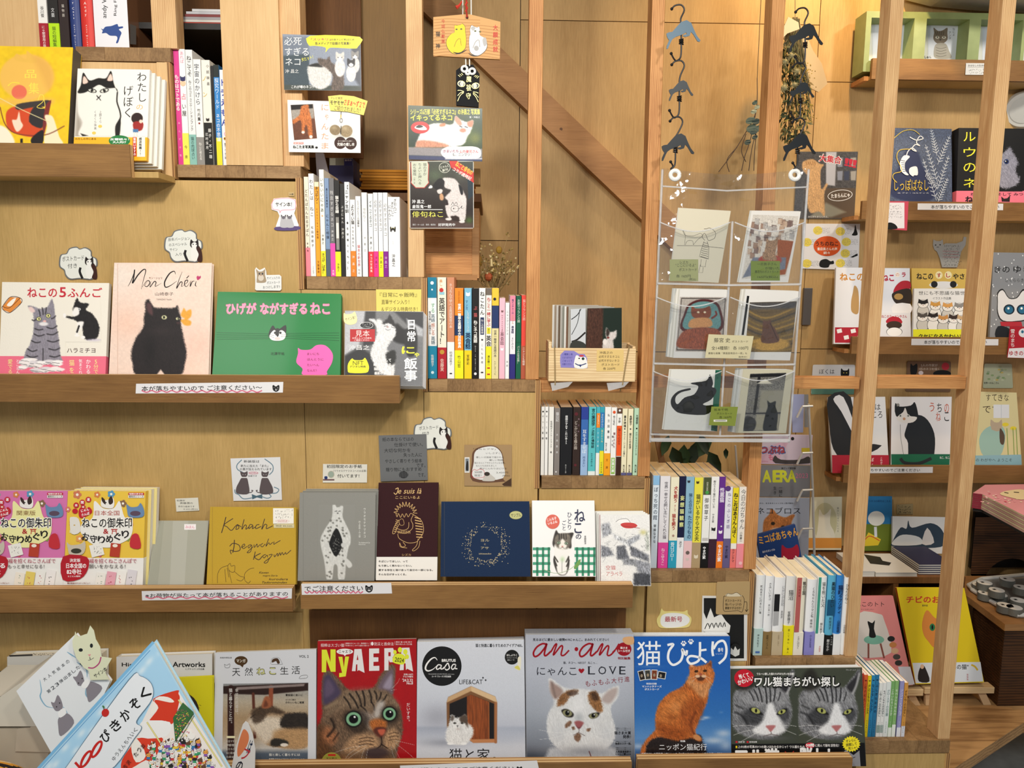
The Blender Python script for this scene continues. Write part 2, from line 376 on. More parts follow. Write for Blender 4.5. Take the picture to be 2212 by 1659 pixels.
class Ras:
 def __init__(s,pr,quad,step=1.0,base='#ffffff'):
  s.pr=pr;k=pr.k.o[2];q=np.array(quad,float);wpx=np.linalg.norm(q[1]-q[0])/k;hpx=np.linalg.norm(q[3]-q[0])/k
  nw,nh=max(3,int(wpx/step)),max(3,int(hpx/step));u=np.linspace(0,1,nw)[None,:,None];v=np.linspace(0,1,nh)[:,None,None]
  p=(q[0]*(1-u)+q[1]*u)*(1-v)+(q[3]*(1-u)+q[2]*u)*v;s.X=p[...,0];s.Y=p[...,1];s.C=np.zeros(p.shape[:2]+(3,));s.k=k
 def col(s,c):
  if isinstance(c,str):c=hx(c)
  return np.array(c,float)
 def fill(s,c):s.C[:]=s.col(c);return s
 def vgrad(s,stops):
  ys=[a for a,_ in stops];cs=np.array([s.col(c)for _,c in stops])
  for i in range(3):s.C[...,i]=np.interp(s.Y,ys,cs[:,i])
  return s
 def _apply(s,m,c,a=1.0,fur=0,ang=90,fl=16,fw=2.5):
  c=s.col(c);m=m*a
  if fur:
   t=math.radians(ang);xr=s.X*math.cos(t)+s.Y*math.sin(t);yr=-s.X*math.sin(t)+s.Y*math.cos(t)
   n=vnoise(xr/fl+3,yr/fw+9)*.6+vnoise(xr/fl*2.1,yr/fw*1.9)*.4
   cc=c*(1+fur*(n-.5)[...,None]*2)
  else:cc=c
  s.C=s.C*(1-m[...,None])+cc*m[...,None];return s
 def mask(s,pts,soft,jag=0):
  p=np.array(pts,float);X,Y=s.X,s.Y
  if jag:
   X=X+(vnoise(s.X/5+1,s.Y/5+7)-.5)*jag*2;Y=Y+(vnoise(s.X/5+31,s.Y/5+17)-.5)*jag*2
  lo=p.min(0)-soft*2-jag-2;hi=p.max(0)+soft*2+jag+2
  sel=(X>lo[0])&(X<hi[0])&(Y>lo[1])&(Y<hi[1]);m=np.zeros_like(X)
  if not sel.any():return m
  x,y=X[sel],Y[sel];d2=np.full(x.shape,1e18);ins=np.zeros(x.shape,bool)
  for i in range(len(p)):
   a,b=p[i],p[(i+1)%len(p)];e=b-a;L=e@e+1e-12
   t=np.clip(((x-a[0])*e[0]+(y-a[1])*e[1])/L,0,1);d2=np.minimum(d2,(x-a[0]-t*e[0])**2+(y-a[1]-t*e[1])**2)
   if a[1]!=b[1]:
    c=(a[1]>y)!=(b[1]>y);ins^=c&(x<(b[0]-a[0])*(y-a[1])/(b[1]-a[1])+a[0])
  sd=np.sqrt(d2)*np.where(ins,1,-1);m[sel]=np.clip(.5+sd/(2*soft),0,1);return m
 def poly(s,pts,c,soft=3,sm=5,a=1,jag=0,**kw):
  if sm:pts=smooth(pts,sm)
  return s._apply(s.mask(pts,soft,jag),c,a,**kw)
 def ell(s,cx,cy,rx,ry,c,soft=.15,rot=0,a=1,**kw):
  t=math.radians(rot);dx,dy=s.X-cx,s.Y-cy;u=(dx*math.cos(t)+dy*math.sin(t))/rx;v=(-dx*math.sin(t)+dy*math.cos(t))/ry
  r=np.sqrt(u*u+v*v);return s._apply(np.clip((1-r)/soft+.5,0,1),c,a,**kw)
 def glow(s,cx,cy,rx,ry,c,a=1,rot=0):
  t=math.radians(rot);dx,dy=s.X-cx,s.Y-cy;u=(dx*math.cos(t)+dy*math.sin(t))/rx;v=(-dx*math.sin(t)+dy*math.cos(t))/ry
  return s._apply(np.exp(-(u*u+v*v)*1.5),c,a)
 def line(s,pts,w,c,soft=1.5,sm=5,a=1,taper=0):
  p=smooth(pts,sm,False)if sm and len(pts)>2 else np.array(pts,float)
  lo=p.min(0)-w-soft*2;hi=p.max(0)+w+soft*2;sel=(s.X>lo[0])&(s.X<hi[0])&(s.Y>lo[1])&(s.Y<hi[1])
  if not sel.any():return s
  x,y=s.X[sel],s.Y[sel];best=np.full(x.shape,-1e9);n=len(p)
  for i in range(n-1):
   A,B=p[i],p[i+1];e=B-A;L=e@e+1e-12;t=np.clip(((x-A[0])*e[0]+(y-A[1])*e[1])/L,0,1)
   hw=w/2*(math.sin(math.pi*min(1,(i+1)/n))if taper else 1);best=np.maximum(best,hw-np.hypot(x-A[0]-t*e[0],y-A[1]-t*e[1]))
  m=np.zeros_like(s.X);m[sel]=np.clip(best/(2*soft)+.5,0,1);return s._apply(m,c,a)
 def noise(s,amp=.1,sc=6):
  n=vnoise(s.X/sc,s.Y/sc)*.5+vnoise(s.X/sc*2.3+5,s.Y/sc*2.3)*.5;s.C=s.C*(1+amp*(n-.5)[...,None]*2);return s
 def done(s):
  o=s.pr.k.o;V=s.pr.p.arr(o[0]+s.X/o[2],o[1]+s.Y/o[2],s.pr._n());s.pr.mb.grid(V,linarr(s.C));return s.pr
XA=Vector((1,0,0));NTH='lowest second third fourth fifth sixth topmost seventh eighth ninth'.split()
def lean_plane(crop,q,Yb,Yt):
 a=P(*crop(*q[3]),Yb);t=P(*crop(*q[0]),Yt);v=Vector((0,t.y-a.y,t.z-a.z));n=XA.cross(v).normalized()
 if n.y>0:n=-n
 return Plane(a,n,crop)
def face_book(name,label,crop,q,Yb=1.53,Yt=1.585,th=.012,cover='#ffffff',page='#e9e2d0',spine='L',band=None,mat='print',cat='book',group=None,hard=True,spinecol=None,stack=0):
 if Yt<1.6:Yt=min(Yt,1.5965-(th+.001)*(stack+1))
 pl=lean_plane(crop,q,Yb,Yt);c=[pl(*crop(*p))for p in(q[3],q[2],q[1],q[0])] # BL BR TR TL
 n=pl.n;bt=.0014 if hard else.0004;mid=(c[0]+c[1])/2
 root=thing(name,label,cat,mid-n*th/2,group)
 b=MB();sc=spinecol or cover
 b.hexa(c,[p-n*bt for p in c],cover);b.hexa([p-n*(th-bt)for p in c],[p-n*th for p in c],cover)
 i,j=(0,3)if spine=='L' else(1,2);dx=(c[1]-c[0]).normalized()*bt*(1 if spine=='L' else-1)
 s0=[c[i]-n*bt,c[i]+dx-n*bt,c[j]+dx-n*bt,c[j]-n*bt]
 if spine=='R':s0=[s0[1],s0[0],s0[3],s0[2]]
 b.hexa(s0,[p-n*(th-2*bt)for p in s0],sc)
 b.build('cover',mat,root)
 ins=.003 if hard else.0003;u=(c[1]-c[0]).normalized();v=(c[3]-c[0]).normalized()
 l_=bt if spine=='L' else ins;r_=bt if spine=='R' else ins
 pb=[c[0]+u*l_+v*ins,c[1]-u*r_+v*ins,c[2]-u*r_-v*ins,c[3]+u*l_-v*ins]
 MB().hexa([p-n*bt*1.02 for p in pb],[p-n*(th-bt*1.02)for p in pb],page).build('page_block','paper',root)
 if band:
  f,bc=band;o=.0003
  lo=[c[0]-u*o,c[1]+u*o];hi=[c[1]+(c[2]-c[1])*f+u*o,c[0]+(c[3]-c[0])*f-u*o];qd=lo+hi
  MB().hexa([p+n*o for p in qd],[p-n*(th+o)for p in qd],bc).build('paper_band','print',root)
 pr=Pr(pl,crop,lift=.0005 if band else.0001);pr.n=n
 return root,pr
def endprint(pr,root,mat='print',name='cover_print'):return pr.mb.build(name,mat,root)
def copies(root,crop,q,pr,k,th,cover='#ffffff',page='#f2eee6',step=(10,-8),mat='print',name='book',cat='book',labels=()):
 for i in range(1,k+1):
  off=-pr.n*(th+.0008)*i;c=[]
  for p in(q[3],q[2],q[1],q[0]):
   c.append(pr.p(*crop(p[0]+step[0]*i,p[1]+step[1]*i),0)+off)
  mid=(c[0]+c[1])/2;r=thing(name,labels[i-1],cat,mid);n=pr.n
  MB().hexa(c,[p-n*.0008 for p in c],cover).build('cover',mat,r)
  MB().hexa([p-n*.0009 for p in c],[p-n*th for p in c],page).build('page_block','paper',r)
def card(name,label,crop,q,Y,th=.0006,col='#f4f0e6',cat='card',mat='print',group=None,outline=None,r=0):
 if q is None:
  ol=np.array(outline,float);q=[(ol[:,0].min(),ol[:,1].min()),(ol[:,0].max(),ol[:,1].min()),(ol[:,0].max(),ol[:,1].max()),(ol[:,0].min(),ol[:,1].max())]
 pl=lean_plane(crop,q,Y,Y);mb=MB()
 if outline is None and r:
  cx=[(q[0],q[3],q[1]),(q[1],q[0],q[2]),(q[2],q[1],q[3]),(q[3],q[2],q[0])];outline=[]
  for c,a,b in cx:
   c,a,b=map(np.array,(c,a,b));c=c.astype(float);ua=(a-c)/np.linalg.norm(a-c)*r;ub=(b-c)/np.linalg.norm(b-c)*r
   for t in(0,.3,.7,1):outline.append(tuple((1-t)**2*(c+ua)+2*t*(1-t)*c+t*t*(c+ub)))
 if outline is not None:
  mb.prism([pl(*crop(*p))for p in outline],-pl.n*th,col)
 else:
  c=[pl(*crop(*p))for p in(q[3],q[2],q[1],q[0])];mb.hexa(c,[p-pl.n*th for p in c],col)
 pr=Pr(pl,crop,mb,.0001);o=pl(*crop(*q[3]));
 pr.fin=lambda:mb.build(name,mat,None,origin=tuple(o),label=label,category=cat,group=group)
 return pr
def spine_book(crop,yb,x0,x1,yt,base,label,bands=(),texts=(),obi=None,Yf=1.615,depth=.128,group=None,hard=False,marks=(),zb=None,page='#e2d3b4'):
 a=P(*crop(x0,yb),Yf);b=P(*crop(x1,yb),Yf);z0=zb if zb is not None else a.z;z1=P(*crop((x0+x1)/2,yt),Yf).z
 X0,X1=a.x,b.x;t=.0018 if hard else.0006;root=thing('book',label,'book',((X0+X1)/2,Yf+depth/2,z0),group)
 cv=MB();ins=.003 if hard else.0006
 if hard:
  n=7;out=[]
  for i in range(n):
   f=i/(n-1);out.append((X0+(X1-X0)*f,Yf+.004*(2*f-1)**2))
  for i in range(n-1):
   (xa,ya),(xb,yb_)=out[i],out[i+1]
   cv.hexa([(xa,ya,z0),(xb,yb_,z0),(xb,yb_,z1),(xa,ya,z1)],[(xa,ya+t,z0),(xb,yb_+t,z0),(xb,yb_+t,z1),(xa,ya+t,z1)],base)
 else:cv.box(X0,X1,Yf,Yf+t,z0,z1,base)
 yo=.004 if hard else 0
 cv.box(X0,X0+t,Yf+t+yo,Yf+depth,z0,z1,base);cv.box(X1-t,X1,Yf+t+yo,Yf+depth,z0,z1,base)
 cv.build('cover','print',root)
 MB().box(X0+t*1.05,X1-t*1.05,Yf+t*1.05+yo,Yf+depth-ins,z0+ins*.4,z1-ins,page).build('page_block','paper',root)
 Hh=z1-z0;Z=lambda f:z1-Hh*f;lo=Yf
 if obi:
  f,c=obi;o=.0003
  MB().box(X0-o,X1+o,Yf-o,Yf+depth,z0,Z(f),c).build('paper_band','print',root)
 pm=MB();L=[.0005]
 def q(f0,f1,u0,u1,c):
  L[0]+=2e-5;y=Yf-L[0];pm.add([(X0+(X1-X0)*u0,y,Z(f1)),(X0+(X1-X0)*u1,y,Z(f1)),(X0+(X1-X0)*u1,y,Z(f0)),(X0+(X1-X0)*u0,y,Z(f0))],[(0,1,2,3)],c)
 for bd in bands:q(bd[0],bd[1],bd[3]if len(bd)>3 else 0,bd[4]if len(bd)>4 else 1,bd[2])
 Wd=X1-X0
 for tx in texts:
  s_,f0,f1,c=tx[:4];u=tx[4]if len(tx)>4 else.5;sz=tx[5]if len(tx)>5 else.72;bo=tx[6]if len(tx)>6 else.012
  s_=s_.replace(' ','　');n=len(s_);ch=Hh*(f1-f0)/n;e=min(ch*1.05,Wd*sz);L[0]+=2e-5
  for i,g in enumerate(s_):
   if g=='　':continue
   co,tr=glyph(g)
   if not len(co):continue
   w=co.copy();full=ord(g)>0x2e80;cx=.5 if full else(w[:,0].min()+w[:,0].max())/2;w=w-np.array([cx,.36])
   if g in 'ー〜':w=w-(w.min(0)+w.max(0))/2;w=w[:,::-1]*np.array([1,-1])
   zc=Z(f0)-ch*(i+.5);xc=X0+Wd*u
   for k_,d in enumerate(bold(bo)):pm.add([(xc+(p[0]+d[0])*e,Yf-L[0]-k_*8e-6,zc+(p[1]+d[1])*min(ch*1.05,e*1.2))for p in w],tr,c)
  L[0]+=4e-5
 for mk in marks: # (kind, f, u, size, colour)
  kd,f,u,sz,c=mk;L[0]+=2e-5;xc,zc,r=X0+Wd*u,Z(f),Wd*sz/2
  if kd=='o':pts=[(math.cos(a_)*r,math.sin(a_)*r)for a_ in np.linspace(0,6.283,14,endpoint=False)]
  elif kd=='cat':pts=[(r*p[0],r*p[1])for p in((-.9,-.8),(-1,.3),(-.9,1),(-.4,.5),(.4,.5),(.9,1),(1,.3),(.9,-.8),(0,-1.1))]
  else:pts=[(-r,-r*.5),(r,-r*.5),(r,r*.5),(-r,r*.5)]
  tri=geometry.tessellate_polygon([[Vector((p[0],p[1],0))for p in pts]])
  pm.add([(xc+p[0],Yf-L[0],zc+p[1])for p in pts],[tuple(k)for k in tri],c)
 if pm.f:pm.build('spine_print','print',root)
 return root
# ================================================================ the setting
YF,YB=1.60,2.35
wall=structure('wall_back')
zt=2.75
def wx(px,py,Y=YB):return P(px,py,Y).x
def wz(px,py,Y=YB):return P(px,py,Y).z
xa,xb,xc,xd=-1.6,wx(1121,400),wx(1750,400),2.6
z1_,z2_,z3_=wz(1250,45),wz(1850,178),wz(1800,754)
pan=[(xa,xb,0,wz(1121,520)),(xa,xb,wz(1121,520),zt),(xb,xc,z1_,zt),(xb,xc,wz(1400,760),z1_),(xb,xc,0,wz(1400,760)),
       (xc,xd,z2_,zt),(xc,xd,z3_,z2_),(xc,xd,0,z3_)]
g=.0011
for x0,x1,a,b in pan:MB().box(x0+g,x1-g,YB,YB+.012,a+g,b-g).build('panel','ply_wall',wall)
MB().box(xa,xd,YB+.012,YB+.03,0,zt,'#2a1c10').build('backing','woodcol',wall)
MB().box(-2.2,2.8,-1.6,2.4,-.05,0).build('floor','concrete',kind='structure')
ZP=.30
plat=structure('floor_platform')
PA,PB=PZ(2062,1659,ZP),PZ(2225,1552,ZP)
for i in range(9):
 y0=1.62+i*.08;y1=y0+.0792;xr=[PA.x+(PB.x-PA.x)*(y-PA.y)/(PB.y-PA.y)if y<PB.y else 2.6 for y in(y0,y1)]
 if xr[0]>.95:MB().prism([(.93,y0,ZP),(xr[0],y0,ZP),(xr[1],y1,ZP),(.93,y1,ZP)],Vector((0,0,-.03)),'#fff').build('plank','plank',plat)
MB().box(-2.2,2.8,-1.6,2.4,2.75,2.8).build('ceiling','plaster',kind='structure')
s0=[P(1835,-60,2.34),P(2400,-60,2.34),P(2400,42,2.34),P(1960,10,2.34),P(1925,-10,2.34)]
pts=[P(1955,0,2.33),P(2010,14,2.33),P(2120,24,2.33),P(2400,36,2.33),P(2400,-200,2.33),P(1900,-200,2.33)]
MB().prism(pts,Vector((0,-.22,.0)),'#d9d3c6').build('trim_1','plaster',kind='structure')

def ppx(x,y,Y=YF):return P(x,y,Y)
ORD=['top','second','third','fourth','fifth','sixth','seventh','lowest']
STEPS=[(163,368,102,30,0),(383,649,357,27,0),(662,913,598,27,1),(926,1157,820,26,1),
         (1170,1394,1030,25,1),(1407,1619,1232,25,1),(1632,1849,1421,22,1),(1850,2053,1600,27,1)]
LABS=['top step of the bookcase, under the row with the red and blue spines','second step, holding the pink and blue spines beside the pale pillar',
  'third step, holding the long row of white photo-book spines','fourth step, holding the English-learning book spines',
  'fifth step, holding the row of small paperbacks','sixth step, holding the tall comic essay spines',
  'seventh step, holding the white and blue novels','lowest step, with the thin coloured picture books and a post foot']
TZ=[];STH=[]
def ply_edge(parent,x,y0,y1,Y0,Y1=None,w=.0105,n=5,name='plywood_edge',zs=None):
 """upright plywood edge, veneers in alternating tones"""
 a=P(x,y0,Y0);b=P(x,y1,Y0);mb=MB()
 for i in range(n):
  xx=a.x-w+w*i/n*1.0;mb.box(xx,xx+w/n,Y0-(.0003 if i%2 else 0),Y0+.02,b.z,a.z,['#c79c63','#8a6036','#b98b54','#7c5430','#c0935c'][i%5])
 return mb.build(name,'woodcol',parent)
for i,(x0,x1,yt,th,pn)in enumerate(STEPS):
 a=ppx(x0,yt);b=ppx(x1,yt);zt_=a.z*.5+b.z*.5;TZ.append(zt_)
 zb_=ppx((x0+x1)/2,yt+th).z
 st=thing('stair_shelf',LABS[i],'shelf',(a.x,YF,zb_));STH.append(st)
 n=[3,4,5,5,4,4,4,3][i];rr=random.Random(i*5+3);cuts=sorted([0,1]+[(k+rr.uniform(-.18,.18))/n for k in range(1,n)])
 dep=(.70,.45,.22)[(i>4)+(i>6)]
 for k in range(n):
  u0,u1=cuts[k],cuts[k+1]
  MB().box(a.x+(b.x-a.x)*u0+.0002,a.x+(b.x-a.x)*u1-.0002,YF+(.0004 if k%2 else 0),YF+dep,zb_,zt_).build('tread_block','block' if k%3 else 'block2',st)
clad=structure('wall_front')
def cpanel(x0,x1,y0,y1,mat='ply',Y=YF+.001,xm=None,th=.018,parent=clad):
 xm=xm or(y0+y1)/2
 a=P(x0,xm,Y);b=P(x1,xm,Y);c=P((x0+x1)/2,y0,Y);d=P((x0+x1)/2,y1,Y)
 return MB().box(a.x+.0006,b.x-.0006,Y,Y+th,d.z+.0006,c.z-.0006).build('panel',mat,parent)
cpanel(-320,650,386,1900,'ply',xm=620)
cpanel(650,915,626,1900,'ply',xm=620)
cpanel(915,1163,847,1900,'ply',xm=950)
cpanel(1163,1397,1056,1900,'ply',xm=1150)
cpanel(1397,1621,1258,1900,'ply',xm=1300)
cpanel(1621,1850,1444,1900,'ply',xm=1500)
cpanel(1850,2046,1628,1900,'ply',xm=1640)
cpanel(165,345,134,386,'ply_pale',xm=200)
cpanel(346,369,134,386,'ply_pale',xm=300,Y=YF-.004)
cpanel(-320,163,-60,386,'ply_pale',xm=50,Y=YF+.03)
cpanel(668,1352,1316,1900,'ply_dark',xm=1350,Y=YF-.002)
cpanel(-320,655,1324,1900,'ply',xm=1350,Y=YF-.0015)
wl=structure('wall_left')
for x0,x1,Y in((640,778,2.2),(774,915,2.05)):a=P(x0,200,Y);b=P(x1,200,Y);MB().box(a.x,b.x,Y,Y+.012,P(800,378,2.05).z,2.74).build('panel','ply_shade',wl)  # panels behind the pillar, recess shade put into their colour
for i,(x,y0,y1)in enumerate([(366,134,386),(650,384,625),(922,600,846),(1168,822,1055),(1404,1034,1256),(1630,1238,1443),(2054,1628,1800)]):
 ply_edge(STH[i]if i<6 else STH[7],x,y0,y1,YF-.0006,w=.011 if i else.009)
for i,(x,y0,y1)in enumerate([(366,134,386),(650,384,625),(922,600,846),(1168,822,1055),(1404,1034,1256),(1630,1238,1443)]):
 a=P(x,y0,YF);b=P(x,y1,YF)
 MB().box(a.x-.011,a.x-.001,YF+.02,YF+.5,b.z,a.z).build('side_panel','ply',STH[i])
a=P(482,180,YF-.002);b=P(606,180,YF-.002)
pil=thing('pillar','wide pale plywood pillar beside the dark cavity, standing on the second step','pillar',(a.x,YF,TZ[1]))
c=P(650,180,YF+.0)
MB().box(a.x,b.x,YF-.002,YF+.02,TZ[1],2.7).build('front_board','ply_pale',pil)
MB().box(b.x,b.x+.040,YF+.006,YF+.055,TZ[1],2.7).build('corner_post','pine_pale',pil)
MB().box(a.x+.002,a.x+.02,YF+.02,YF+.3,TZ[1],2.7).build('side_board','ply',pil)
PT=[((873,909),0,(885,919),597,'slim pale upright behind the three cat photo cards',2),((1141,1173),0,(1137,1165),820,'slim upright between the wooden plaque and the paper-card box',3),
      ((1408,1436),0,(1379,1405),1028,'upright just left of the clear pocket hanger',4),((1667,1695),0,(1609,1635),1230,'upright passing behind the right column of the clear pocket hanger',5),
      ((1921,1950),0,(1830,1855),1421,'tall upright left of the sushi-shop cat picture book',6),((2167,2196),0,(2026,2052),1594,'rightmost tall upright, brightly lit, standing on the lowest step',7)]
POST=[]
for(xt,yt,xb_,yb,lab,si)in PT:
 ym=(yt+yb)/2;m0=(xt[0]+xb_[0])/2;m1=(xt[1]+xb_[1])/2
 a=P(m0,ym,YF+.004);b=P(m1,ym,YF+.004);dep=.045 if si>3 else.03
 mb=MB().box(a.x,b.x,YF+.004,YF+.004+dep,TZ[si],2.74)
 mb.build('upright_post','pine' if si in(3,4,5)else 'pine_pale',None,bevel=.0012,origin=(a.x,YF,TZ[si]),label='square pine '+lab,category='post');POST.append((a.x,b.x))
def rail(x0,x1,y0,y1,Y,th,lab,xm=None):
 a=P(x0,(y0+y1)/2,Y);b=P(x1,(y0+y1)/2,Y);c=P((x0+x1)/2,y0,Y);d=P((x0+x1)/2,y1,Y)
 MB().box(a.x,b.x,Y,Y+th,d.z,c.z).build('cross_rail','pine_x',None,bevel=.001,origin=(a.x,Y,d.z),label=lab,category='rail')
rail(1640,1857,815,840,YF+.012,.03,'horizontal pine rail left of the tall upright, across the black cat board')
a5,a6=POST[4][1],POST[5][0]
rail(1889,2087,813,840,YF+.012,.03,'horizontal pine rail between the two tall right-hand uprights')
rail(1165,1376,822,848,YF+.012,.05,'horizontal pine rail carrying the wooden postcard box')
rail(1405,1612,812,838,YF+.05,.03,'horizontal pine rail seen through the lowest clear pockets')
Yb_=YB-.045
top=Z('860 -107 974 0 1140 160 1384 394 1700 698');bot=Z('1700 792 1338 419 1171 263 1037 129 911 18 800 -80')
mb=MB();mb.prism([P(x,y,Yb_)for x,y in Z('850 -120 1500 505 1500 583 800 -85')],Vector((0,.044,0)),'#a57a4c')
mb.build('stringer_beam','beam',None,origin=tuple(P(1150,200,Yb_)),label='thick diagonal brown beam running down behind the uprights',category='beam')
MB().tube([P(1212,279,Yb_+.001),P(1212,279,Yb_-.0006)],.0045,'#6f4b2c',12).build('dowel_plug','woodcol',PENDING[-1])
def ledge(x0,x1,yt,yb,ytop,Yl,lab,ext=0):
 """lip board with pale plywood top edge, shelf bottom behind it"""
 a=P(x0,yb,Yl);b=P(x1,yb,Yl);zt0=P((x0+x1)/2,yt,Yl).z;zb0=a.z*.5+b.z*.5
 r=thing('picture_ledge',lab,'shelf',(a.x,YF,zb0))
 MB().box(a.x,b.x,Yl,Yl+.004,zb0,zt0).build('face_veneer','oak',r)
 mb=MB();w=.011 if Yl>1.5 else.018
 for k,c in enumerate(['#dcb680','#a97c48','#e0bc88','#b08350']):mb.box(a.x,b.x,Yl+.004+w*k/4,Yl+.004+w*(k+1)/4,zb0,zt0,c)
 mb.build('lip_board','woodcol',r)
 zs=zb0+.012
 MB().box(a.x,b.x+ext,Yl+.004+w,YF-.003,zb0+.001,zs).build('shelf_board','ply',r)
 return r,zs,a.x,b.x
LA=ledge(-320,283,308,379,0,1.505,'oak-faced picture ledge at the top left under the yellow book',ext=.045)
LB=ledge(-320,863,810,869,0,1.505,'long oak-faced picture ledge with the warning strip, under the green picture book')
LC=ledge(-320,633,1273,1323,0,1.497,'oak-faced picture ledge at lower left, under the shrine guide books')
LD=ledge(650,1366,1265,1314,0,1.490,'oak-faced picture ledge under the navy and maroon books')
LE=ledge(-320,1362,1655,1745,0,1.486,'lowest ledge under the white and red magazines')
LF=ledge(1375,1835,1640,1735,0,1.486,'short pale ledge under the blue magazine and the grey tabby puzzle book')
# ================================================================ signs, cards and small things on the left and middle
X1=Crop(870,330,6.142);YS=YF-.0012;bk='#1c1a18'
def rcat(R,x,y,s,c1,c2,dark='#222'):
 R.ell(x,y+s*1.5,s*.75,s*1.3,c1,.15,fur=.15);R.ell(x,y,s*.62,s*.55,c2,.15,fur=.2);R.poly([(x-s*.6,y-s*.2),(x-s*.55,y-s*.85),(x-s*.1,y-s*.45)],c2,3,2);R.poly([(x+s*.6,y-s*.2),(x+s*.55,y-s*.85),(x+s*.1,y-s*.45)],c2,3,2)
 R.ell(x,y+s*.2,s*.35,s*.3,'#eee',.4);R.ell(x-s*.25,y,s*.08,s*.07,dark,.3);R.ell(x+s*.25,y,s*.08,s*.07,dark,.3)
q=Z('540 305 1240 330 1248 815 555 805');c=card('photo_card','grey photo card of huddled cats with a yellow speech bubble, on the pale pillar',C2,q,YF-.006,.0008,cat='card',mat='gloss')
R=Ras(c,q,1.1).fill('#8b93a2');R.poly(Z('540 470 780 480 780 800 550 800'),'#3e4c54',6,0);R.poly(Z('540 330 770 330 780 480 540 500'),'#6f7886',10,0);R.poly(Z('545 760 1250 770 1250 815 550 805'),'#444a44',6,0);R.poly(Z('1150 340 1245 330 1248 800 1180 700'),'#4a4e58',12,0)
R.poly(Z('770 590 860 570 930 600 980 660 960 760 880 800 800 760 770 680'),'#d4d2ce',6,jag=5,fur=.12);R.poly(Z('770 590 850 565 900 600 850 600'),'#222',5);R.poly(Z('860 520 930 530 960 505 980 560 1060 600 1090 700 1080 800 980 800 990 680 930 610 870 580'),'#5e5149',6,jag=6,fur=.45)
for x,y,s_,a,b in((1055,515,62,'#d9d6d2','#cfcbc4'),(1190,500,55,'#cfccca','#8a8784'),(1155,570,58,'#dcd9d6','#26262a')):rcat(R,x,y,s_,a,b)
R.noise(.1,5);R.done();c.poly(Z('790 320 1230 330 1215 420 1180 435 1030 428 960 430 925 470 925 425 830 410 775 405'),'#ece23c',3);c.text('「スッキリ」',798,340,968,364,'#b0305a',.03);c.text('(日本テレビ系)はじめ',970,346,1184,366,'#333',.03);c.text('各メディアで話題の写真集!!',832,376,1150,402,'#333',.03)
c.text('必死',556,332,712,405,'#e8e8e6');c.text('すぎる',562,425,775,500,'#e8e8e6');c.text('ネコ',566,520,700,585,'#e8e8e6');c.text('沖 昌之',564,620,685,655,'#e0e0de');c.text('大ヒット！',708,505,815,540,'#e6e04a',.02,rot=-14);c.text('これが噂のネコゲイル!!',620,764,895,792,'#eee',.02);c.fin()
q=Z('585 895 1235 915 1240 1370 597 1362');c=card('photo_card','white card with a ginger cat photo seen from behind and a felt ball charm',C2,q,YF-.006,.0012,'#ecebe8',mat='gloss')
R=Ras(c,Z('612 940 815 932 850 1240 645 1256'),1).fill('#6a3f2c');R.poly(Z('612 940 820 930 825 1060 625 1080'),'#a39a90',8,0);R.poly(Z('615 940 810 932 812 970 618 985'),'#15100e',4,0);R.poly(Z('705 960 720 945 770 940 780 990 800 1080 810 1230 780 1235 760 1130 740 1130 735 1195 715 1190 705 1080 640 1110 630 1080 690 1030'),'#c4703a',5,jag=4,fur=.3);R.ell(725,1185,14,12,'#f0e6da',.3);R.ell(795,1225,14,14,'#f0e6da',.3);R.noise(.15,8);R.done()
for i,ch in enumerate('にゃんたま'):c.text(ch,890+(0 if i!=1 else 30),935+i*86,952,990+i*86,'#e39a6e')
R=Ras(c,Z('950 1000 1200 1000 1200 1240 950 1240'),1).fill('#e9e8e4');R.glow(1080,1220,100,30,'#b0aca4',.7);R.ell(1012,1165,50,46,'#8d7a5c',.08,20,fur=.2,fl=6);R.ell(1112,1175,56,54,'#9c8868',.08,fur=.2,fl=6);R.glow(1000,1145,26,20,'#b8a684',.7);R.glow(1100,1150,30,22,'#c4b292',.7);R.line([(1065,1130),(1062,1200)],7,'#2a2016');R.line([(1065,1000),(1064,1050)],7,'#222');R.line([(1064,1030),(1063,1055)],8,'#d9b83a');R.ell(1066,1080,14,22,'#77706a',.3);R.ell(1066,1080,8,14,'#e0deda',.3);R.done()
c.ell(1058,1280,54,55,'#3a2018');c.ell(1152,1285,54,55,'#3a2018');c.text('究極の癒し本',1032,1278,1185,1308,'#f0ece6',.03);c.text('全ての猫好きに捧ぐ…',1036,1258,1180,1270,'#d8d0c8',.02);c.text('ねこたま写真集',635,1302,822,1330,bk,.05);c.ell(845,1322,12,10,bk);c.rect(640,1274,728,1292,'#e8897c');c.text('はじめての',648,1277,720,1290,'#fff',.02);c.fin()
c=card('sticky_sign','yellow paper strip with red and black handwriting on the felt ball card',C2,None,YF-.009,.0006,'#ecd96a','sign',outline=Z('948 862 1060 850 1180 862 1303 905 1268 1032 1120 1000 968 990'))
c.text('テレビ東京',972,868,1078,890,'#333',.0,rot=2);c.text('モヤモヤ',968,902,1088,938,'#222',.04,rot=3);c.text('さまぁ〜ず２で',1092,900,1280,955,'#d2402a',.03,rot=9);c.text('ご紹介されました！',1005,955,1240,1000,'#333',.01,rot=6);c.fin()
YH=1.592
c=card('wooden_plaque','house-shaped wooden wish plaque painted with a yellow cat and a white cat',C3,None,YH,.007,'#cd9a5c','plaque','woodcol',outline=Z('300 146 560 122 612 122 873 186 868 506 300 474'))
for i in range(13):y=160+i*26;c.line([(302,y+8),(430,y-4),(560,y+8),(700,y+4),(868,y+26)]if y>200 else[(302,y+8),(430,y),(560,y+6),(700,y+12)],5,'#b27c40',5)
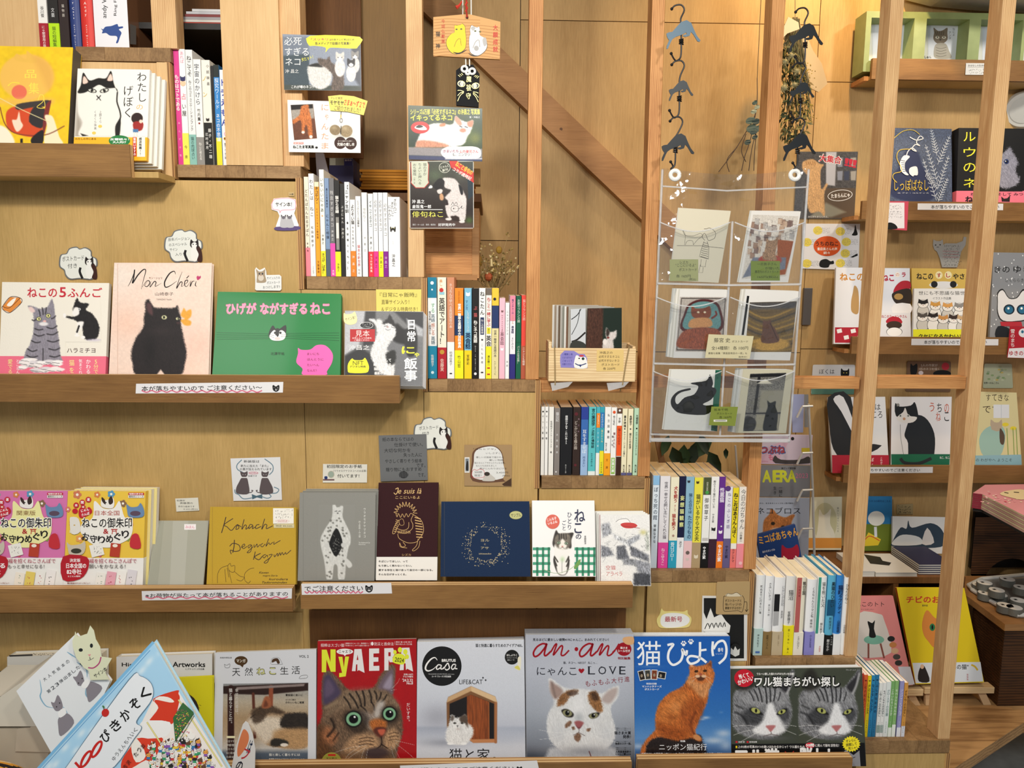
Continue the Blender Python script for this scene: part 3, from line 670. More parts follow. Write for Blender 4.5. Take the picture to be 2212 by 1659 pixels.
for pts,col in((Z('480 240 482 212 500 215 535 208 550 200 572 225 575 265 582 330 578 400 560 430 510 462 455 452 415 400 412 340 450 290 480 275'),'#f2c81e'),(Z('612 250 625 215 650 225 675 232 692 226 698 262 700 300 745 330 762 390 740 440 680 478 620 455 605 400 605 320 615 290'),'#e2e0dc')):
 c.poly([p for p in pts],'#2a2018',5);cx=sum(p[0]for p in pts)/len(pts);cy=sum(p[1]for p in pts)/len(pts);c.poly([(cx+(p[0]-cx)*.965,cy+(p[1]-cy)*.975)for p in pts],col,5)
 c.line([(cx-30,cy+90),(cx-10,cy+40),(cx+20,cy+20),(cx+30,cy+80)],3,'#4a3818',4);c.ell(cx-2-8,250 if col[1]=='f' else 265,9,7,'#5a5a2a');c.ell(cx+30,248 if col[1]=='f' else 270,9,7,'#5a5a2a')
c.poly(Z('720 340 745 320 758 370 735 395'),'#b0aeac',4);c.ell(668,412,20,22,'#a8a6a4');c.poly(Z('620 240 640 225 660 240 640 262'),'#b0aeac',3)
c.line(Z('470 445 520 455 585 425'),12,'#2a2018',4,1);c.line(Z('600 455 640 475 690 476'),10,'#3a3632',4,1)
c.vtext('大願成就',808,205,852,452,'#c8322a',.02,fit=1);c.vtext('猫　神',320,265,360,420,'#2a1c12',.02,fit=1);c.vtext('今城仏戴園',368,160,400,375,'#c8402e',.01,fit=1);c.ell(588,148,12,12,'#4a1c18');c.fin()
ema=PENDING[-1]
def s3(x,y,Y=YH-.004):return P(*C3(x,y),Y)
MB().tube([s3(588,148,YH-.006),s3(580,60,YH-.01),s3(585,-60,YH-.004)],.0017,'#a83226',6).tube([s3(575,100,YH-.008),s3(590,70,YH-.009),s3(575,40,YH-.009),s3(590,20,YH-.008)],.002,'#c03a2c',6).tube([s3(545,10,YH-.006),s3(520,50,YH-.006),s3(495,65,YH-.006)],[.0012,.0025,.004],'#c03a2c',6).build('red_cord','cloth',ema)
ch=thing('amulet','black brocade charm with a gold cat face and a white knot','charm',tuple(s3(595,916,1.60)))
pl=Plane((0,1.6,1),(0,-1,0));m=MB();m.prism([pl(*C3(*p))for p in Z('494 600 560 552 640 552 695 632 686 916 495 898')],Vector((0,.008,0)),'#191a1c').build('pouch','cloth',ch,bevel=.002)
c=Pr(pl,C3,lift=.0012);gd='#c2b06a'
for x,d in((540,1),(660,-1)):c.ell(x,715 if d>0 else 732,33,26,gd,rot=14*d);c.ell(x,716 if d>0 else 733,28,21,'#191a1c',rot=14*d);c.ell(x+4*d,716 if d>0 else 733,14,18,'#d8c67c');c.ell(x+4*d,716 if d>0 else 733,3,12,'#191a1c')
for k in range(3):c.line([(512+k*14,640-k*8),(530+k*12,655-k*8)],3,gd);c.line([(690-k*12,650-k*4),(672-k*12,668-k*8)],3,gd);c.line([(508,862-k*45),(530,815-k*22),(560,790-k*5)],4,gd,4);c.line([(684,870-k*38),(665,830-k*22),(640,800-k*8)],4,gd,4)
c.text('魔',582,648,625,700,gd,.01);c.text('祓',582,720,624,775,gd,.01);c.text('守',580,792,620,845,gd,.01);endprint(c,ch,'foil','gold_print')
m=MB()
for cx,cy,r_ in((566,588,24),(632,608,24),(594,620,15)):a=np.linspace(0,6.6,16);m.tube([s3(cx+r_*math.cos(t),cy+r_*math.sin(t),1.596)for t in a],.0024,'#f2f0ec',6)
m.tube([s3(578,560,1.597),s3(576,480,1.6),s3(552,300,1.602),s3(552,-60,1.602)],.0012,'#e8e6e0',6).tube([s3(610,565,1.597),s3(608,480,1.6),s3(625,300,1.602),s3(622,-60,1.602)],.0012,'#e8e6e0',6).build('white_knot','cloth',ch)
q=Z('85 898 718 925 718 1378 90 1362');c=card('photo_card','photo card of a white and ginger cat loafing outdoors with yellow title',C3,q,YF-.002,.0008,mat='gloss')
R=Ras(c,q,1).fill('#2f4026');R.glow(560,1150,160,120,'#52652f',.8);R.glow(660,1180,60,60,'#8a8a3a',.6);R.glow(150,1180,80,120,'#1c2e28',.8);R.poly(Z('85 1255 718 1270 718 1345 90 1325'),'#8d8788',5,0);R.poly(Z('88 1325 718 1345 718 1378 90 1362'),'#3a4064',5,0);R.poly(Z('400 1345 718 1348 718 1360 400 1360'),'#c8c8cc',4,0)
R.poly(Z('150 1240 170 1180 200 1120 250 1070 340 1050 460 1060 490 990 530 1020 590 1040 642 1026 625 1110 590 1170 560 1230 480 1250 300 1250 170 1252'),'#e3dfe0',6,jag=3,fur=.08);R.poly(Z('150 1250 170 1200 300 1205 420 1235 400 1256 160 1256'),'#c9876a',8,fur=.2);R.poly(Z('485 1030 492 990 528 1020 545 1060 520 1070'),'#d09078',6);R.poly(Z('590 1045 640 1028 632 1080 600 1080'),'#c9866a',6);R.poly(Z('355 1060 400 1050 400 1075 360 1080'),'#c9805c',5)
R.line([(525,1075),(545,1085)],7,'#333');R.line([(570,1080),(592,1088)],7,'#333');R.ell(552,1112,28,18,'#d08a74',.5);R.glow(380,1150,90,50,'#f4f2f4',.6);R.noise(.1,6);R.done()
c.text('シリーズ6万部『必死すぎるネコ』の沖昌之 写真集',105,930,698,978,'#e8e03a',.02);c.text('イキってるネコ',106,980,460,1028,'#f0ea3a',.03);c.text('著・沖昌之',608,992,698,1008,'#eee',.01);c.ell(188,1088,80,52,'#c22a2c');c.poly(Z('140 1090 170 1068 220 1075 245 1105 190 1110'),'#f0ece6',4);c.poly(Z('150 1085 180 1066 215 1080 180 1092'),'#222',4)
c.poly(Z('370 1280 420 1252 460 1250 470 1228 500 1250 640 1250 700 1275 702 1335 640 1355 430 1352 372 1320'),'#f2f0ee',5);c.text('かまいたち',386,1278,514,1302,'#8c2a5a',.04);c.text('山内健司さん',525,1280,684,1306,'#c8303a',.03);c.text('も、ニンマリ！',464,1308,622,1332,'#222',.02);c.fin()
q=Z('88 110 940 110 943 1003 95 1003');c=card('photo_card','dark photo card of a cat standing and bowing, with a yellow title',X1,q,YF-.002,.0008,mat='gloss',r=22)
R=Ras(c,Z('96 116 934 116 937 997 101 997'),1).vgrad([(110,'#3c4034'),(450,'#3a3430'),(640,'#2f2724'),(760,'#2a211c'),(1000,'#46342e')]);R.glow(430,300,160,120,'#56664a',.7);R.glow(760,300,90,90,'#585a4c',.6);R.poly(Z('860 330 940 380 940 560 870 620'),'#22303a',6,0);R.glow(880,900,60,60,'#4c6a30',.8);R.poly(Z('100 840 380 840 500 880 940 940 940 1000 95 1000'),'#5c4842',20,0,a=.7)
R.poly(Z('530 345 600 330 690 350 750 420 810 520 845 620 840 760 830 880 790 910 740 880 700 830 640 880 590 830 565 700 600 640 560 590 640 500 560 460'),'#d8cfcc',7,jag=4,fur=.1);R.poly(Z('430 390 490 340 550 370 550 430 520 490 470 500 400 450'),'#1e1a1a',6,jag=4,fur=.3);R.poly(Z('340 468 370 430 395 450 380 470'),'#eee',4);R.poly(Z('455 500 500 480 530 500 510 540 470 540'),'#d8d0cc',5);R.poly(Z('740 420 790 470 800 545 770 550'),'#1c1a1c',5);R.poly(Z('490 560 520 540 545 590 530 630 495 620'),'#c89a74',7);R.poly(Z('565 690 590 640 605 690'),'#2a1c1c',5);R.poly(Z('640 840 740 850 740 900 660 890'),'#30221c',8);R.ell(608,880,42,18,'#e0d8d4',.3);R.ell(785,915,38,18,'#e0d8d4',.3);R.noise(.1,8);R.done()
c.line(Z('645 695 665 655 680 690 710 655 725 690'),5,'#222');c.ring(692,742,55,46,5,'#222');c.ell(675,740,8,8,'#222');c.line(Z('730 745 760 735 790 700 775 735 805 735'),5,'#222',3);c.poly(Z('615 108 720 110 940 260 942 400 640 195'),'#c8322a');c.text('ねこと俳句の',690,170,940,240,'#f2d84a',.02,rot=31);c.text('コラボ歳時記',650,255,925,305,'#f4ece8',.02,rot=30);c.ring(556,197,76,70,6,'#d8d8c8');c.text('にゃんと',500,165,612,200,'#e0e0d0',.02,rot=-14);c.text('新刊',525,210,600,245,'#e0e0d0',.02,rot=-14)
c.poly(Z('105 125 330 120 350 160 342 360 352 400 290 470 170 470 103 400 112 360 102 160'),'#b03a30');c.poly(Z('112 120 325 115 340 160 332 360 342 395 285 460 175 460 113 395 122 360 112 160'),'#c9cdb8');c.vtext('猫の子が',268,135,318,305,bk,.0,fit=1);c.vtext('ちよいと押へる',202,135,252,425,bk,0,fit=1);c.vtext('おち葉哉',132,140,182,305,bk,0,fit=1);c.vtext('小林一茶',140,325,168,415,bk)
c.text('沖 昌之',122,622,288,672,'#eee',.02);c.text('倉阪鬼一郎',126,690,376,738,'#eee',.02);c.rect(90,750,530,758,'#e8e8e8');c.text('俳句ねこ',124,776,534,856,'#f0ec6a',.01);c.text('発行・ホーム社　発売・集英社',130,942,436,966,'#ddd',.01);c.text('好評発売中',472,936,694,974,'#eee',.02);c.fin()
bxr=thing('wall_box','square wooden box fixed behind the slim pale upright, under the haiku card','box',tuple(P(970,597,1.72)))
a=P(919,505,1.70);b=P(1023,597,1.70)
for i in range(3):z0=b.z+.004+(a.z+.05-b.z)*i/3;MB().box(a.x,b.x-.003,1.70,1.71,z0,z0+(a.z+.05-b.z)/3-.0006).build('front_board','pine_x',bxr)
MB().box(b.x-.003,b.x+.012,1.698,1.9,b.z-.004,a.z+.055).build('side_board','beam',bxr);MB().box(a.x,b.x+.008,1.697,1.9,b.z-.008,b.z+.003).build('bottom_board','beam',bxr)
x0=P(*X1(940,420),1.66);x1=P(*X1(1028,210),1.66);MB().box(x0.x,x1.x,1.66,1.70,x0.z,x1.z,'#8a6c44').build('paper_carton','paper',None,origin=tuple(x0),label='small brown carton sticking out behind the haiku photo card',category='box')
df=thing('dried_flowers','small bunch of dried flowers in a glass bottle by the fourth step','flowers',tuple(P(1068,640,1.80)));rf=random.Random(5)
m=MB();h=MB()
for i in range(60):
 e=P(1068+rf.gauss(0,22),575+rf.gauss(0,20),1.80+rf.gauss(0,.02));s_=P(1066+rf.gauss(0,4),640,1.80);m.tube([s_,(s_+e)/2+Vector((rf.gauss(0,.006),0,0)),e],.0006,rf.choice(['#8a7440','#a89058','#6c5c30']),4,cap=False)
 for k in range(3):h.ball(e+Vector((rf.gauss(0,.004),rf.gauss(0,.004),rf.gauss(0,.004))),.0018+rf.random()*.0012,rf.choice(['#c2aa6c','#9a8444','#d8c898','#7c6a34']),5,4)
h.ball(P(1078,540,1.80),.008,'#a8842c',8,6,(.9,.9,1.1));h.ball(P(1036,565,1.81),.009,'#a07828',8,6,(.8,.8,1.4));h.ball(P(1055,598,1.79),.010,'#a8522c',8,6);h.tube([P(1062,575,1.79),P(1061,552,1.79)],[.0035,.002],'#d9c690',7);h.tube([P(1095,590,1.8),P(1112,572,1.8)],[.002,.0008],'#c8b078',6)
m.build('stem','leaf',df,kind='stuff');h.build('flower_heads','leaf',df,kind='stuff');MB().tube([P(1066,632,1.8),P(1066,655,1.8),P(1066,662,1.8),P(1066,720,1.8)],[.008,.008,.016,.017],'#8a8a80',14).build('bottle','film',df)
wb=thing('wooden_box','pale wooden box holding photo postcards, tied to the rail with twine','box',tuple(P(*C8(1650,1360),1.60)))
a=P(*C8(1282,1358),1.585);b=P(*C8(2022,1358),1.585);t=P(*C8(1650,1076),1.585);d_=.075
MB().box(a.x,b.x,1.585,1.592,a.z,t.z).build('front_board','kiri',wb,bevel=.0008);MB().box(a.x,b.x,1.585+d_,1.592+d_,a.z,t.z+.006).build('back_board','kiri',wb)
MB().box(a.x,a.x+.006,1.5921,1.585+d_,a.z,t.z+.012).build('end_board','kiri',wb);MB().box(b.x-.006,b.x,1.5921,1.585+d_,a.z,t.z+.004).build('end_board','kiri',wb);MB().box(a.x+.006,b.x-.006,1.5921,1.585+d_,a.z,a.z+.005).build('bottom_board','kiri',wb)
for x0,x1 in((1335,1340),(1972,1915)):MB().tube([P(*C8(x0,1060),1.583),P(*C8((x0+x1)/2,1200),1.5825),P(*C8(x1,1385),1.583),P(*C8(x1-20,1440),1.60)],.0012,'#9c855c',6).build('twine','cloth',wb)
for x in(1400,1880):MB().prism([P(*C8(x-100,1372),1.5835),P(*C8(x+90,1362),1.5835),P(*C8(x+50,1405),1.5835),P(*C8(x-85,1440),1.5835)],Vector((0,.0003,0)),'#ddd').build('clear_tape','seam',wb)
cols=['#d8d8d2','#9a8a78','#c8c4bc','#6c5a48','#b8b4ac','#8a8a80','#e2e0da','#7a5c48','#a8a49a']
for i,(x0,x1,yt,cc_)in enumerate([(1312+k*17,1700+k*17,705+k*2,cols[k%9])for k in range(9)]):
 pa=P(*C8(x0,1100),1.64-i*.0045);pb=P(*C8(x1,1100),1.64-i*.0045);pt=P(*C8(x0,yt),1.64-i*.0045)
 MB().box(pa.x,pb.x,1.64-i*.0045,1.6405-i*.0045,a.z+.006,pt.z,cc_).build('postcard','gloss',None,origin=(pa.x,1.64,pa.z),label='%s from the left of the sleeved postcard edges in the wooden box'%('first',*NTH[1:6],*NTH[7:])[i],category='postcard',group='postcards filed in the wooden box')
q=Z('1615 735 1908 730 1908 1110 1600 1110');c=card('postcard','front postcard in the wooden box, kitten yawning beside a dark tree trunk',C8,q,1.598,.0008,'#23302a','postcard','gloss',group=None)
R=Ras(c,q,1).fill('#202b24');R.poly(Z('1615 730 1750 730 1745 1110 1600 1110'),'#4a3026',8,0,fur=.4,ang=90);R.poly(Z('1770 960 1778 900 1805 935 1835 935 1865 925 1858 985 1835 1010 1835 1110 1750 1110 1750 1020 1780 1000'),'#d0c8c4',6,jag=4,fur=.12);R.poly(Z('1775 960 1780 905 1805 940 1790 975'),'#3a302c',5);R.ell(1792,985,12,9,'#7a3a34',.3);R.ell(1765,1020,18,26,'#e4dcd8',.3);R.done();c.fin()
q=Z('1472 742 1600 735 1600 1110 1472 1110');c=card('postcard','front postcard in the wooden box, bare branches and a chain on white sky',C8,q,1.599,.0008,'#c9ccd0','postcard','gloss');c.line(Z('1478 830 1530 790 1560 740'),7,'#222',4);c.line(Z('1550 745 1530 860 1480 960'),5,'#222',4);c.line(Z('1480 1020 1530 1000 1598 940'),14,'#2a2624',4);c.poly(Z('1475 1030 1530 1010 1598 1040 1598 1108 1475 1108'),'#3a3c38',3);c.fin()
c=card('sticker_sign','lilac cat-shaped cut-out with blue writing on the wooden box',C8,None,1.5845,.0006,'#8a82c4','sign',outline=Z('1382 1190 1385 1130 1420 1095 1500 1098 1545 1125 1590 1125 1612 1160 1616 1245 1388 1240'))
c.poly(Z('1505 1240 1512 1150 1530 1135 1550 1150 1590 1150 1605 1165 1612 1242'),'#f0eeea',3);c.ell(1565,1140,20,8,'#c83a3a');c.ell(1578,1165,12,12,'#1c3a2c');c.ell(1545,1162,8,5,'#222');c.line(Z('1510 1205 1550 1222 1605 1205'),8,'#22306a',3);c.poly(Z('1540 1215 1555 1238 1570 1215'),'#22306a')
for i,t in enumerate(('１種類１枚','となりますので','ごゆっくり','お選びください')):c.text(t,1402,1118+i*28,1490-i*3,1136+i*28,'#2a2a8a')
c.fin()
c=card('price_card','cream handwritten price card on the wooden box',C8,Z('1696 1090 1925 1087 1922 1272 1692 1272'),1.5845,.0005,'#dfc07c','sign')
for i,(t,x0,x1)in enumerate((('沖昌之の',1718,1830),('必死すぎるネコと',1712,1890),('必死すぎないネコ',1712,1885),('ポストカード',1735,1890),('各 220円',1748,1852))):c.text(t,x0,1102+i*34,x1,1124+i*34,'#2a2018',.01)
c.fin()
def cloud(crop,x,y,s,lines,lab,Y=YS):
 o=[(.02,.42),(.06,.24),(.2,.2),(.28,.05),(.46,.0),(.55,.06),(.7,.02),(.84,.12),(.86,.28),(.98,.36),(1,.55),(.93,.66),(.97,.82),(.86,.98),(.55,.96),(.3,.98),(.18,.86),(.14,.7),(.03,.6)]
 pts=smooth([(x+a*s,y+b*s*.86)for a,b in o],4);c=card('cloud_sign',lab,crop,None,Y,.0008,'#6d6f70','sign',outline=[tuple(p)for p in pts]);m_=pts.mean(0);c.poly([tuple(m_+(p-m_)*.93)for p in pts],'#e3e4dc')
 k=s/290.;X=lambda a,b:(x+a*s,y+b*s*.86)
 for px,py,rx,ry,cc_ in((.8,.72,.105,.24,'#e9e8e2'),):c.ell(*X(px,py),rx*s,ry*s*.86,cc_)
 c.poly([X(.86,.45),X(.97,.62),X(.99,.95),X(.86,.93),X(.9,.75),X(.84,.58)],'#3a1c14',4);c.poly([X(.68,.48),X(.7,.3),X(.76,.36),X(.83,.36),X(.88,.3),X(.9,.48),X(.86,.56),X(.8,.46),X(.74,.55)],'#231c1a',3);c.line([X(.62,.95),X(.55,.75),X(.57,.62)],18*k,'#1c1a1a',4);c.poly([X(.72,.44),X(.8,.38),X(.86,.46),X(.82,.56),X(.74,.55)],'#ecebe6',3);c.ell(*X(.76,.45),4*k,5*k,'#222');c.ell(*X(.84,.45),4*k,5*k,'#222')
 for i,(t,a,b,w,h)in enumerate(lines):c.text(t,x+a*s,y+b*s*.86,x+(a+w)*s,y+(b+h)*s*.86,'#3a3c3c',.0,rot=-4)
 c.fin()
cloud(C6,435,528,292,(('ポストカード',.1,.27,.56,.15),('付き',.24,.5,.24,.14)),'cloud-shaped sign with a sitting cat above the cream tissue book')
cloud(C6,1220,398,292,(('辰年バージョン',.12,.24,.56,.1),('のスペシャル',.14,.41,.46,.09),('サイン',.16,.56,.2,.09),('入り！',.3,.7,.22,.09)),'cloud-shaped sign with four lines of writing above the peach hardcover')
cloud(D6,1785,82,330,(('ポストカード',.16,.26,.5,.12),('付き',.24,.44,.18,.1)),'cloud-shaped sign partly behind the grey handwritten note')
c=card('sticker_sign','white cut-out sign with two Siamese cats beside the third step',C7,None,YS,.0008,'#eeedec','sign',outline=Z('525 150 545 105 600 98 660 96 715 110 722 160 715 190 705 220 740 310 738 350 570 352 562 320 590 240 575 205 530 190'))
c.line(Z('530 150 548 112 600 104 660 102 710 118 716 165 700 190 610 195 595 215 588 195 540 186 530 150'),4,'#e088a0',4);c.text('サイン本！',560,132,686,166,'#222',.03)
c.poly(Z('565 325 740 320 730 350 570 352'),'#5a4878',3)
for x in(622,668):c.poly([(x-25,325),(x-22,265),(x-20,230),(x-10,245),(x+8,243),(x+18,230),(x+20,262),(x+35,325)],'#b9b7ba',4);c.ell(x,252,15,12,'#6d6870');c.poly([(x-20,248),(x-19,228),(x-8,240)],'#3a343a');c.poly([(x+20,248),(x+19,228),(x+8,240)],'#3a343a')
c.fin()
c=card('arrow_tag','tiny clear tag with an arrow above the two-cat cut-out',C7,Z('660 55 705 52 706 85 662 86'),YS,.0004,'#bfa26e','sign');c.line([(668,70),(696,70)],3,'#222');c.line(Z('688 64 697 70 688 77'),3,'#222');c.fin()
c=card('sticker_sign','white cut-out sign with a kitten above the green picture book',C7,None,YS-.002,.0008,'#e9e9e6','sign',outline=Z('400 810 402 740 398 660 408 640 435 662 475 642 486 668 490 700 590 698 605 712 606 810 595 822 410 820'))
c.poly(Z('412 750 415 700 408 655 430 672 458 670 478 655 478 700 488 745 470 760 420 760'),'#a8957c',4);c.ell(434,690,6,7,'#334');c.ell(458,690,6,7,'#334');c.ell(446,722,22,24,'#d8ccbc');c.ell(446,702,5,4,'#a06a5a')
for i,t in enumerate(('サイン入りの','ポストカード','おつけします!!')):c.text(t,492-(30 if i==2 else 0),712+i*35,594,734+i*35,'#4a4c4c',.0,rot=-3)
c.fin()
c=card('paper_note','yellow handwritten note behind the square photo book',C7,Z('1342 812 1695 812 1692 985 1345 985'),YS,.0004,'#e6d672','sign')
for i,(t,x0,x1)in enumerate((('『日常にゃ飯時』',1372,1660),('直筆サイン入り！',1385,1600),('＆デジタル特典付き！',1385,1665))):c.text(t,x0,836+i*56,x1,872+i*56,'#3a3818',.01)
c.fin()
c=card('price_tag','small white price tag above the grey sleeve',D5,Z('1495 778 1690 770 1700 880 1505 890'),YS,.0004,'#e2dfd2','sign');c.text('蛇腹折',1508,788,1580,802,'#333');c.text('斉藤潤の',1535,808,1645,826,'#333');c.text('手作り絵本です',1520,838,1660,854,'#333');c.text('¥ 650-(税込)',1565,862,1688,876,'#333');c.fin()
c=card('picture_sign','white card with two grey cats joined by a blue ribbon',D6,Z('228 436 653 424 668 790 254 798'),YS,.0006,'#e3e3e4','sign')
for p in(Z('325 448 285 490 290 530 345 560'),Z('520 440 585 490 590 540 560 575'),Z('300 745 340 780 420 770 470 755 540 775 575 760 560 735 620 730 640 700 600 680'),Z('300 745 270 730 265 700')):c.line(p,8,'#6f8a9a',5)
c.poly(Z('410 740 450 755 500 740 500 780 455 768 415 785'),'#4f6a78')
for d,x in((1,345),(-1,522)):
 X=lambda pts:[(x+d*a,b)for a,b in pts]
 c.poly(X(Z('-30 570 -32 545 -10 555 10 553 28 545 28 580 10 595 -18 592')),'#5a5052',3);c.poly(X(Z('-20 600 20 600 35 640 40 735 -60 735 -68 690 -45 640')),'#5c5254',4);c.line(X(Z('30 730 60 725 75 710 60 708')),7,'#5c5254',4);c.line(X([(-22,598),(22,598)]),8,'#e8e8e8');c.ell(x-10,573,3,3,'#ccc');c.ell(x+10,573,3,3,'#ccc')
for t,x0,y0,x1 in(('新装版は',342,450,475),('新たに加えた「また」',316,488,550),('の頁が加えられています',308,516,580)):c.text(t,x0,y0,x1,y0+22,'#222',.01)
c.ring(425,560,42,12,2,'#d87a90');c.text('SAMPLE',388,554,462,566,'#d05a78');c.text('旧版です',380,578,455,592,'#333');c.fin()
c=card('sign_card','white card with a small globe drawing above the grey cloth book',D6,Z('1018 483 1395 486 1393 642 1016 642'),YS,.0005,'#dedbd0','sign');c.text('初回限定のお手紙',1050,490,1350,518,'#222',.02);c.text('（ウラオモテヤマネコへのお返事）',1105,532,1390,552,'#444');c.text('付いてます！',1142,570,1328,600,'#222',.02);c.ell(1087,572,24,26,'#9aa89a');c.ring(1087,572,28,30,3,'#b0a48c');c.ell(1043,600,14,16,'#26366a');c.ell(1043,580,10,8,'#dcd8d0');c.rect(1018,612,1115,624,'#6a4a4c');c.fin()
c=card('paper_note','grey handwritten note above the maroon book',D6,Z('1492 240 1900 228 1912 620 1510 632'),YS-.002,.0005,'#6e6f70','sign')
for t,x0,y0,x1 in(('紙の本ならではの',1525,255,1792),('仕掛けで使い、',1625,300,1870),('大切な何かを',1540,350,1765),('失った人に',1705,388,1862),('やさしく寄りそう絵本',1548,440,1862),('です。',1815,478,1892),('贈り物にもおすすめ',1555,512,1858),('です。',1828,560,1890)):c.text(t,x0,y0,x1,y0+34,'#1c1c1e',.01,rot=-1)
c.ell(1705,575,40,30,'#2a2a2c')
for k in range(6):c.line([(1672+k*13,552),(1668+k*13,598)],3,'#6e6f70')
c.fin()
c=card('picture_sign','tan card with an arched window drawing and a grey cat above the navy book',D7,Z('372 508 742 508 740 832 372 828'),YS,.0006,'#a98a62','sign')
c.poly(Z('436 790 430 640 440 560 500 522 600 515 660 560 678 640 674 770 680 795'),'#6a4a38',4);c.poly(Z('448 768 446 640 455 565 510 530 600 522 655 565 672 640 672 768'),'#e4e4e2',4)
for t,x0,y0,x1 in(('「ヨルとアサ」',442,535,615),('いしさずこ',540,566,655),('優しい点描画で描かれた',462,598,680),('優しい物語。',565,620,680),('猫のヨルとアサがふたりになる様。',450,642,690),('なんともほほえましく',462,664,622),('癒がじんわりほどける',490,686,700),('2,420円',620,718,712),('(税込)',668,742,725)):c.text(t,x0,y0,x1,y0+14,'#2a2622',.01)
c.line(Z('435 710 450 700 470 708 490 698 520 705 528 730 520 760 440 765 430 735 435 710'),3,'#c83a40');c.text('500部',452,712,510,730,'#333',.01);c.text('限定！',452,738,505,756,'#333',.01);c.poly(Z('515 775 540 740 560 725 590 750 612 770 600 790 520 790'),'#c9c4bc',4);c.ell(548,735,22,16,'#3a342e');c.rect(374,605,412,725,'#e8e6e2');c.rect(380,615,406,715,'#7a8288');c.poly(Z('383 700 390 640 402 640 404 705'),'#2c2a2a',3);c.poly(Z('665 815 738 768 738 830 680 828'),'#4a3424');c.fin()
def strip(crop,q,Y,t,tx,lab,fc=None,wave='#d86a84'):
 c=card('warning_strip',lab,crop,q,Y,.0004,'#e6e4e6','sign');x0,y0=q[0];x1,y1=q[2];h=y1-y0
 c.text(t,tx[0],y0+h*.2,tx[1],y1-h*.22,'#1e1c1c',.015,rot=tx[2]if len(tx)>2 else 0)
 c.line([(tx[0]+i*(tx[1]-tx[0])/24,y1-h*.13+(2 if i%2 else-2))for i in range(25)],2.5,wave,3)
 if fc:
  s_=h*.28;X,Yc=fc,(y0+y1)/2;c.line([(X-s_,Yc+s_*.6),(X-s_*1.1,Yc-s_),(X-s_*.4,Yc-s_*.5),(X+s_*.4,Yc-s_*.5),(X+s_*1.1,Yc-s_),(X+s_,Yc+s_*.6),(X,Yc+s_*1.2),(X-s_,Yc+s_*.6)],3,'#222');c.ell(X-s_*.4,Yc+.1*s_,2,3,'#222');c.ell(X+s_*.4,Yc+.1*s_,2,3,'#222')
 return c
strip(FULL,Z('294 829 612 825 611 848 293 850'),1.5045,'本が落ちやすいので ご注意ください〜',(306,566,-.6),'white handwritten warning strip on the long middle ledge',596).fin()
strip(FULL,Z('306 1277 631 1271 630 1293 307 1297'),1.4965,'※お荷物が当たって本が落ちることがありますの',(314,622,-.8),'white handwritten warning strip on the lower left ledge').fin()
strip(FULL,Z('651 1261 845 1259 847 1282 652 1285'),1.4895,'でご注意ください',(658,784,-.6),'white handwritten warning strip on the ledge under the grey cloth book',797).fin()
strip(FULL,Z('864 1654 1160 1643 1166 1668 865 1676'),1.4855,'本が落ちやすいのでご注意ください',(885,1110,-1),'white handwritten warning strip on the lowest ledge',1122).fin()
c=card('cat_sign','cream cat-head sign with red handwriting above the blue magazine',E7,None,YS,.0012,'#dfcf84','sign',outline=[tuple(p)for p in smooth(Z('318 430 312 385 335 345 352 295 378 318 460 318 540 322 572 308 578 340 606 375 600 425 570 455 460 462 350 460'),4)])
c.poly(Z('342 400 360 350 430 332 530 340 588 375 580 420 520 450 400 458 355 440'),'#e6e6e4',5);c.text('最新号',380,362,528,408,'#a8243a',.02);c.fin()
c=card('postcard','black and white postcard of a wild-haired drawing, partly behind the tan sleeve card',E7,Z('700 185 1085 190 1080 740 690 745'),YS,.0006,'#dedcd8','postcard');c.rect(712,205,1055,720,'#161616')
c.poly(Z('710 490 708 320 735 385 770 290 800 370 860 340 900 400 940 440 930 500 800 520'),'#e9e8e4');[c.line([(720+k*38,470-k*4),(745+k*36,420-k*2),(760+k*34,450)],7,'#161616',3)for k in range(5)];c.fin()
c=card('sign_card','tan rounded sleeve card with a cat on a box and an arrow',E7,Z('822 68 1108 62 1100 345 815 345'),YS-.002,.0015,'#b79a6c','sign','gloss',r=16)
c.line(Z('882 190 880 305 920 318 1000 312 1042 318 1045 188 882 190'),4,'#3a3024');c.poly(Z('905 190 915 165 950 172 990 158 1020 175 1030 190'),'#d9ccb0',4);c.line(Z('905 190 915 165 950 172 990 158 1020 175 1030 190'),3,'#3a3024',3)
for i,t in enumerate(('ポストカードと','缶バッジの','素敵すぎる付き！')):c.text(t,894,215+i*32,1034,238+i*32,'#2a2418',.015)
c.line(Z('1055 240 1080 242 1078 318 1066 302 1078 318 1090 300'),4,'#2a2418');c.fin()
c=card('badge','round black button badge in a clear bag below the black and white postcard',E7,None,YS-.004,.003,'#181818','badge',outline=[(983+52*math.cos(a),655+60*math.sin(a))for a in np.linspace(0,6.1,24)]);c.poly(Z('940 680 945 630 965 650 980 615 1000 650 1020 635 1015 690 980 705'),'#dcdcd8');c.fin()
c=card('filing_box','dark blue carton with labels behind the third step books',C2,Z('958 1415 1175 1425 1175 1680 958 1680'),2.0,.12,'#3d3c66','box');c.rect(960,1415,1170,1482,'#8a8a7a');c.rect(965,1418,1015,1480,'#c9cdbc');c.rect(1092,1422,1168,1484,'#2c2c70');c.text('各月の',1098,1428,1160,1444,'#ddd',.02);c.fin()
MB().prism([P(*C2(835,1370),1.95),P(*C2(905,1370),1.95),P(*C2(985,1680),1.93),P(*C2(855,1680),1.93)],Vector((0,.01,0)),'#aaa6ae').build('paper_folder','paper',None,origin=tuple(P(*C2(860,1680),1.94)),label='leaning grey-white folder behind the third step books',category='folder')
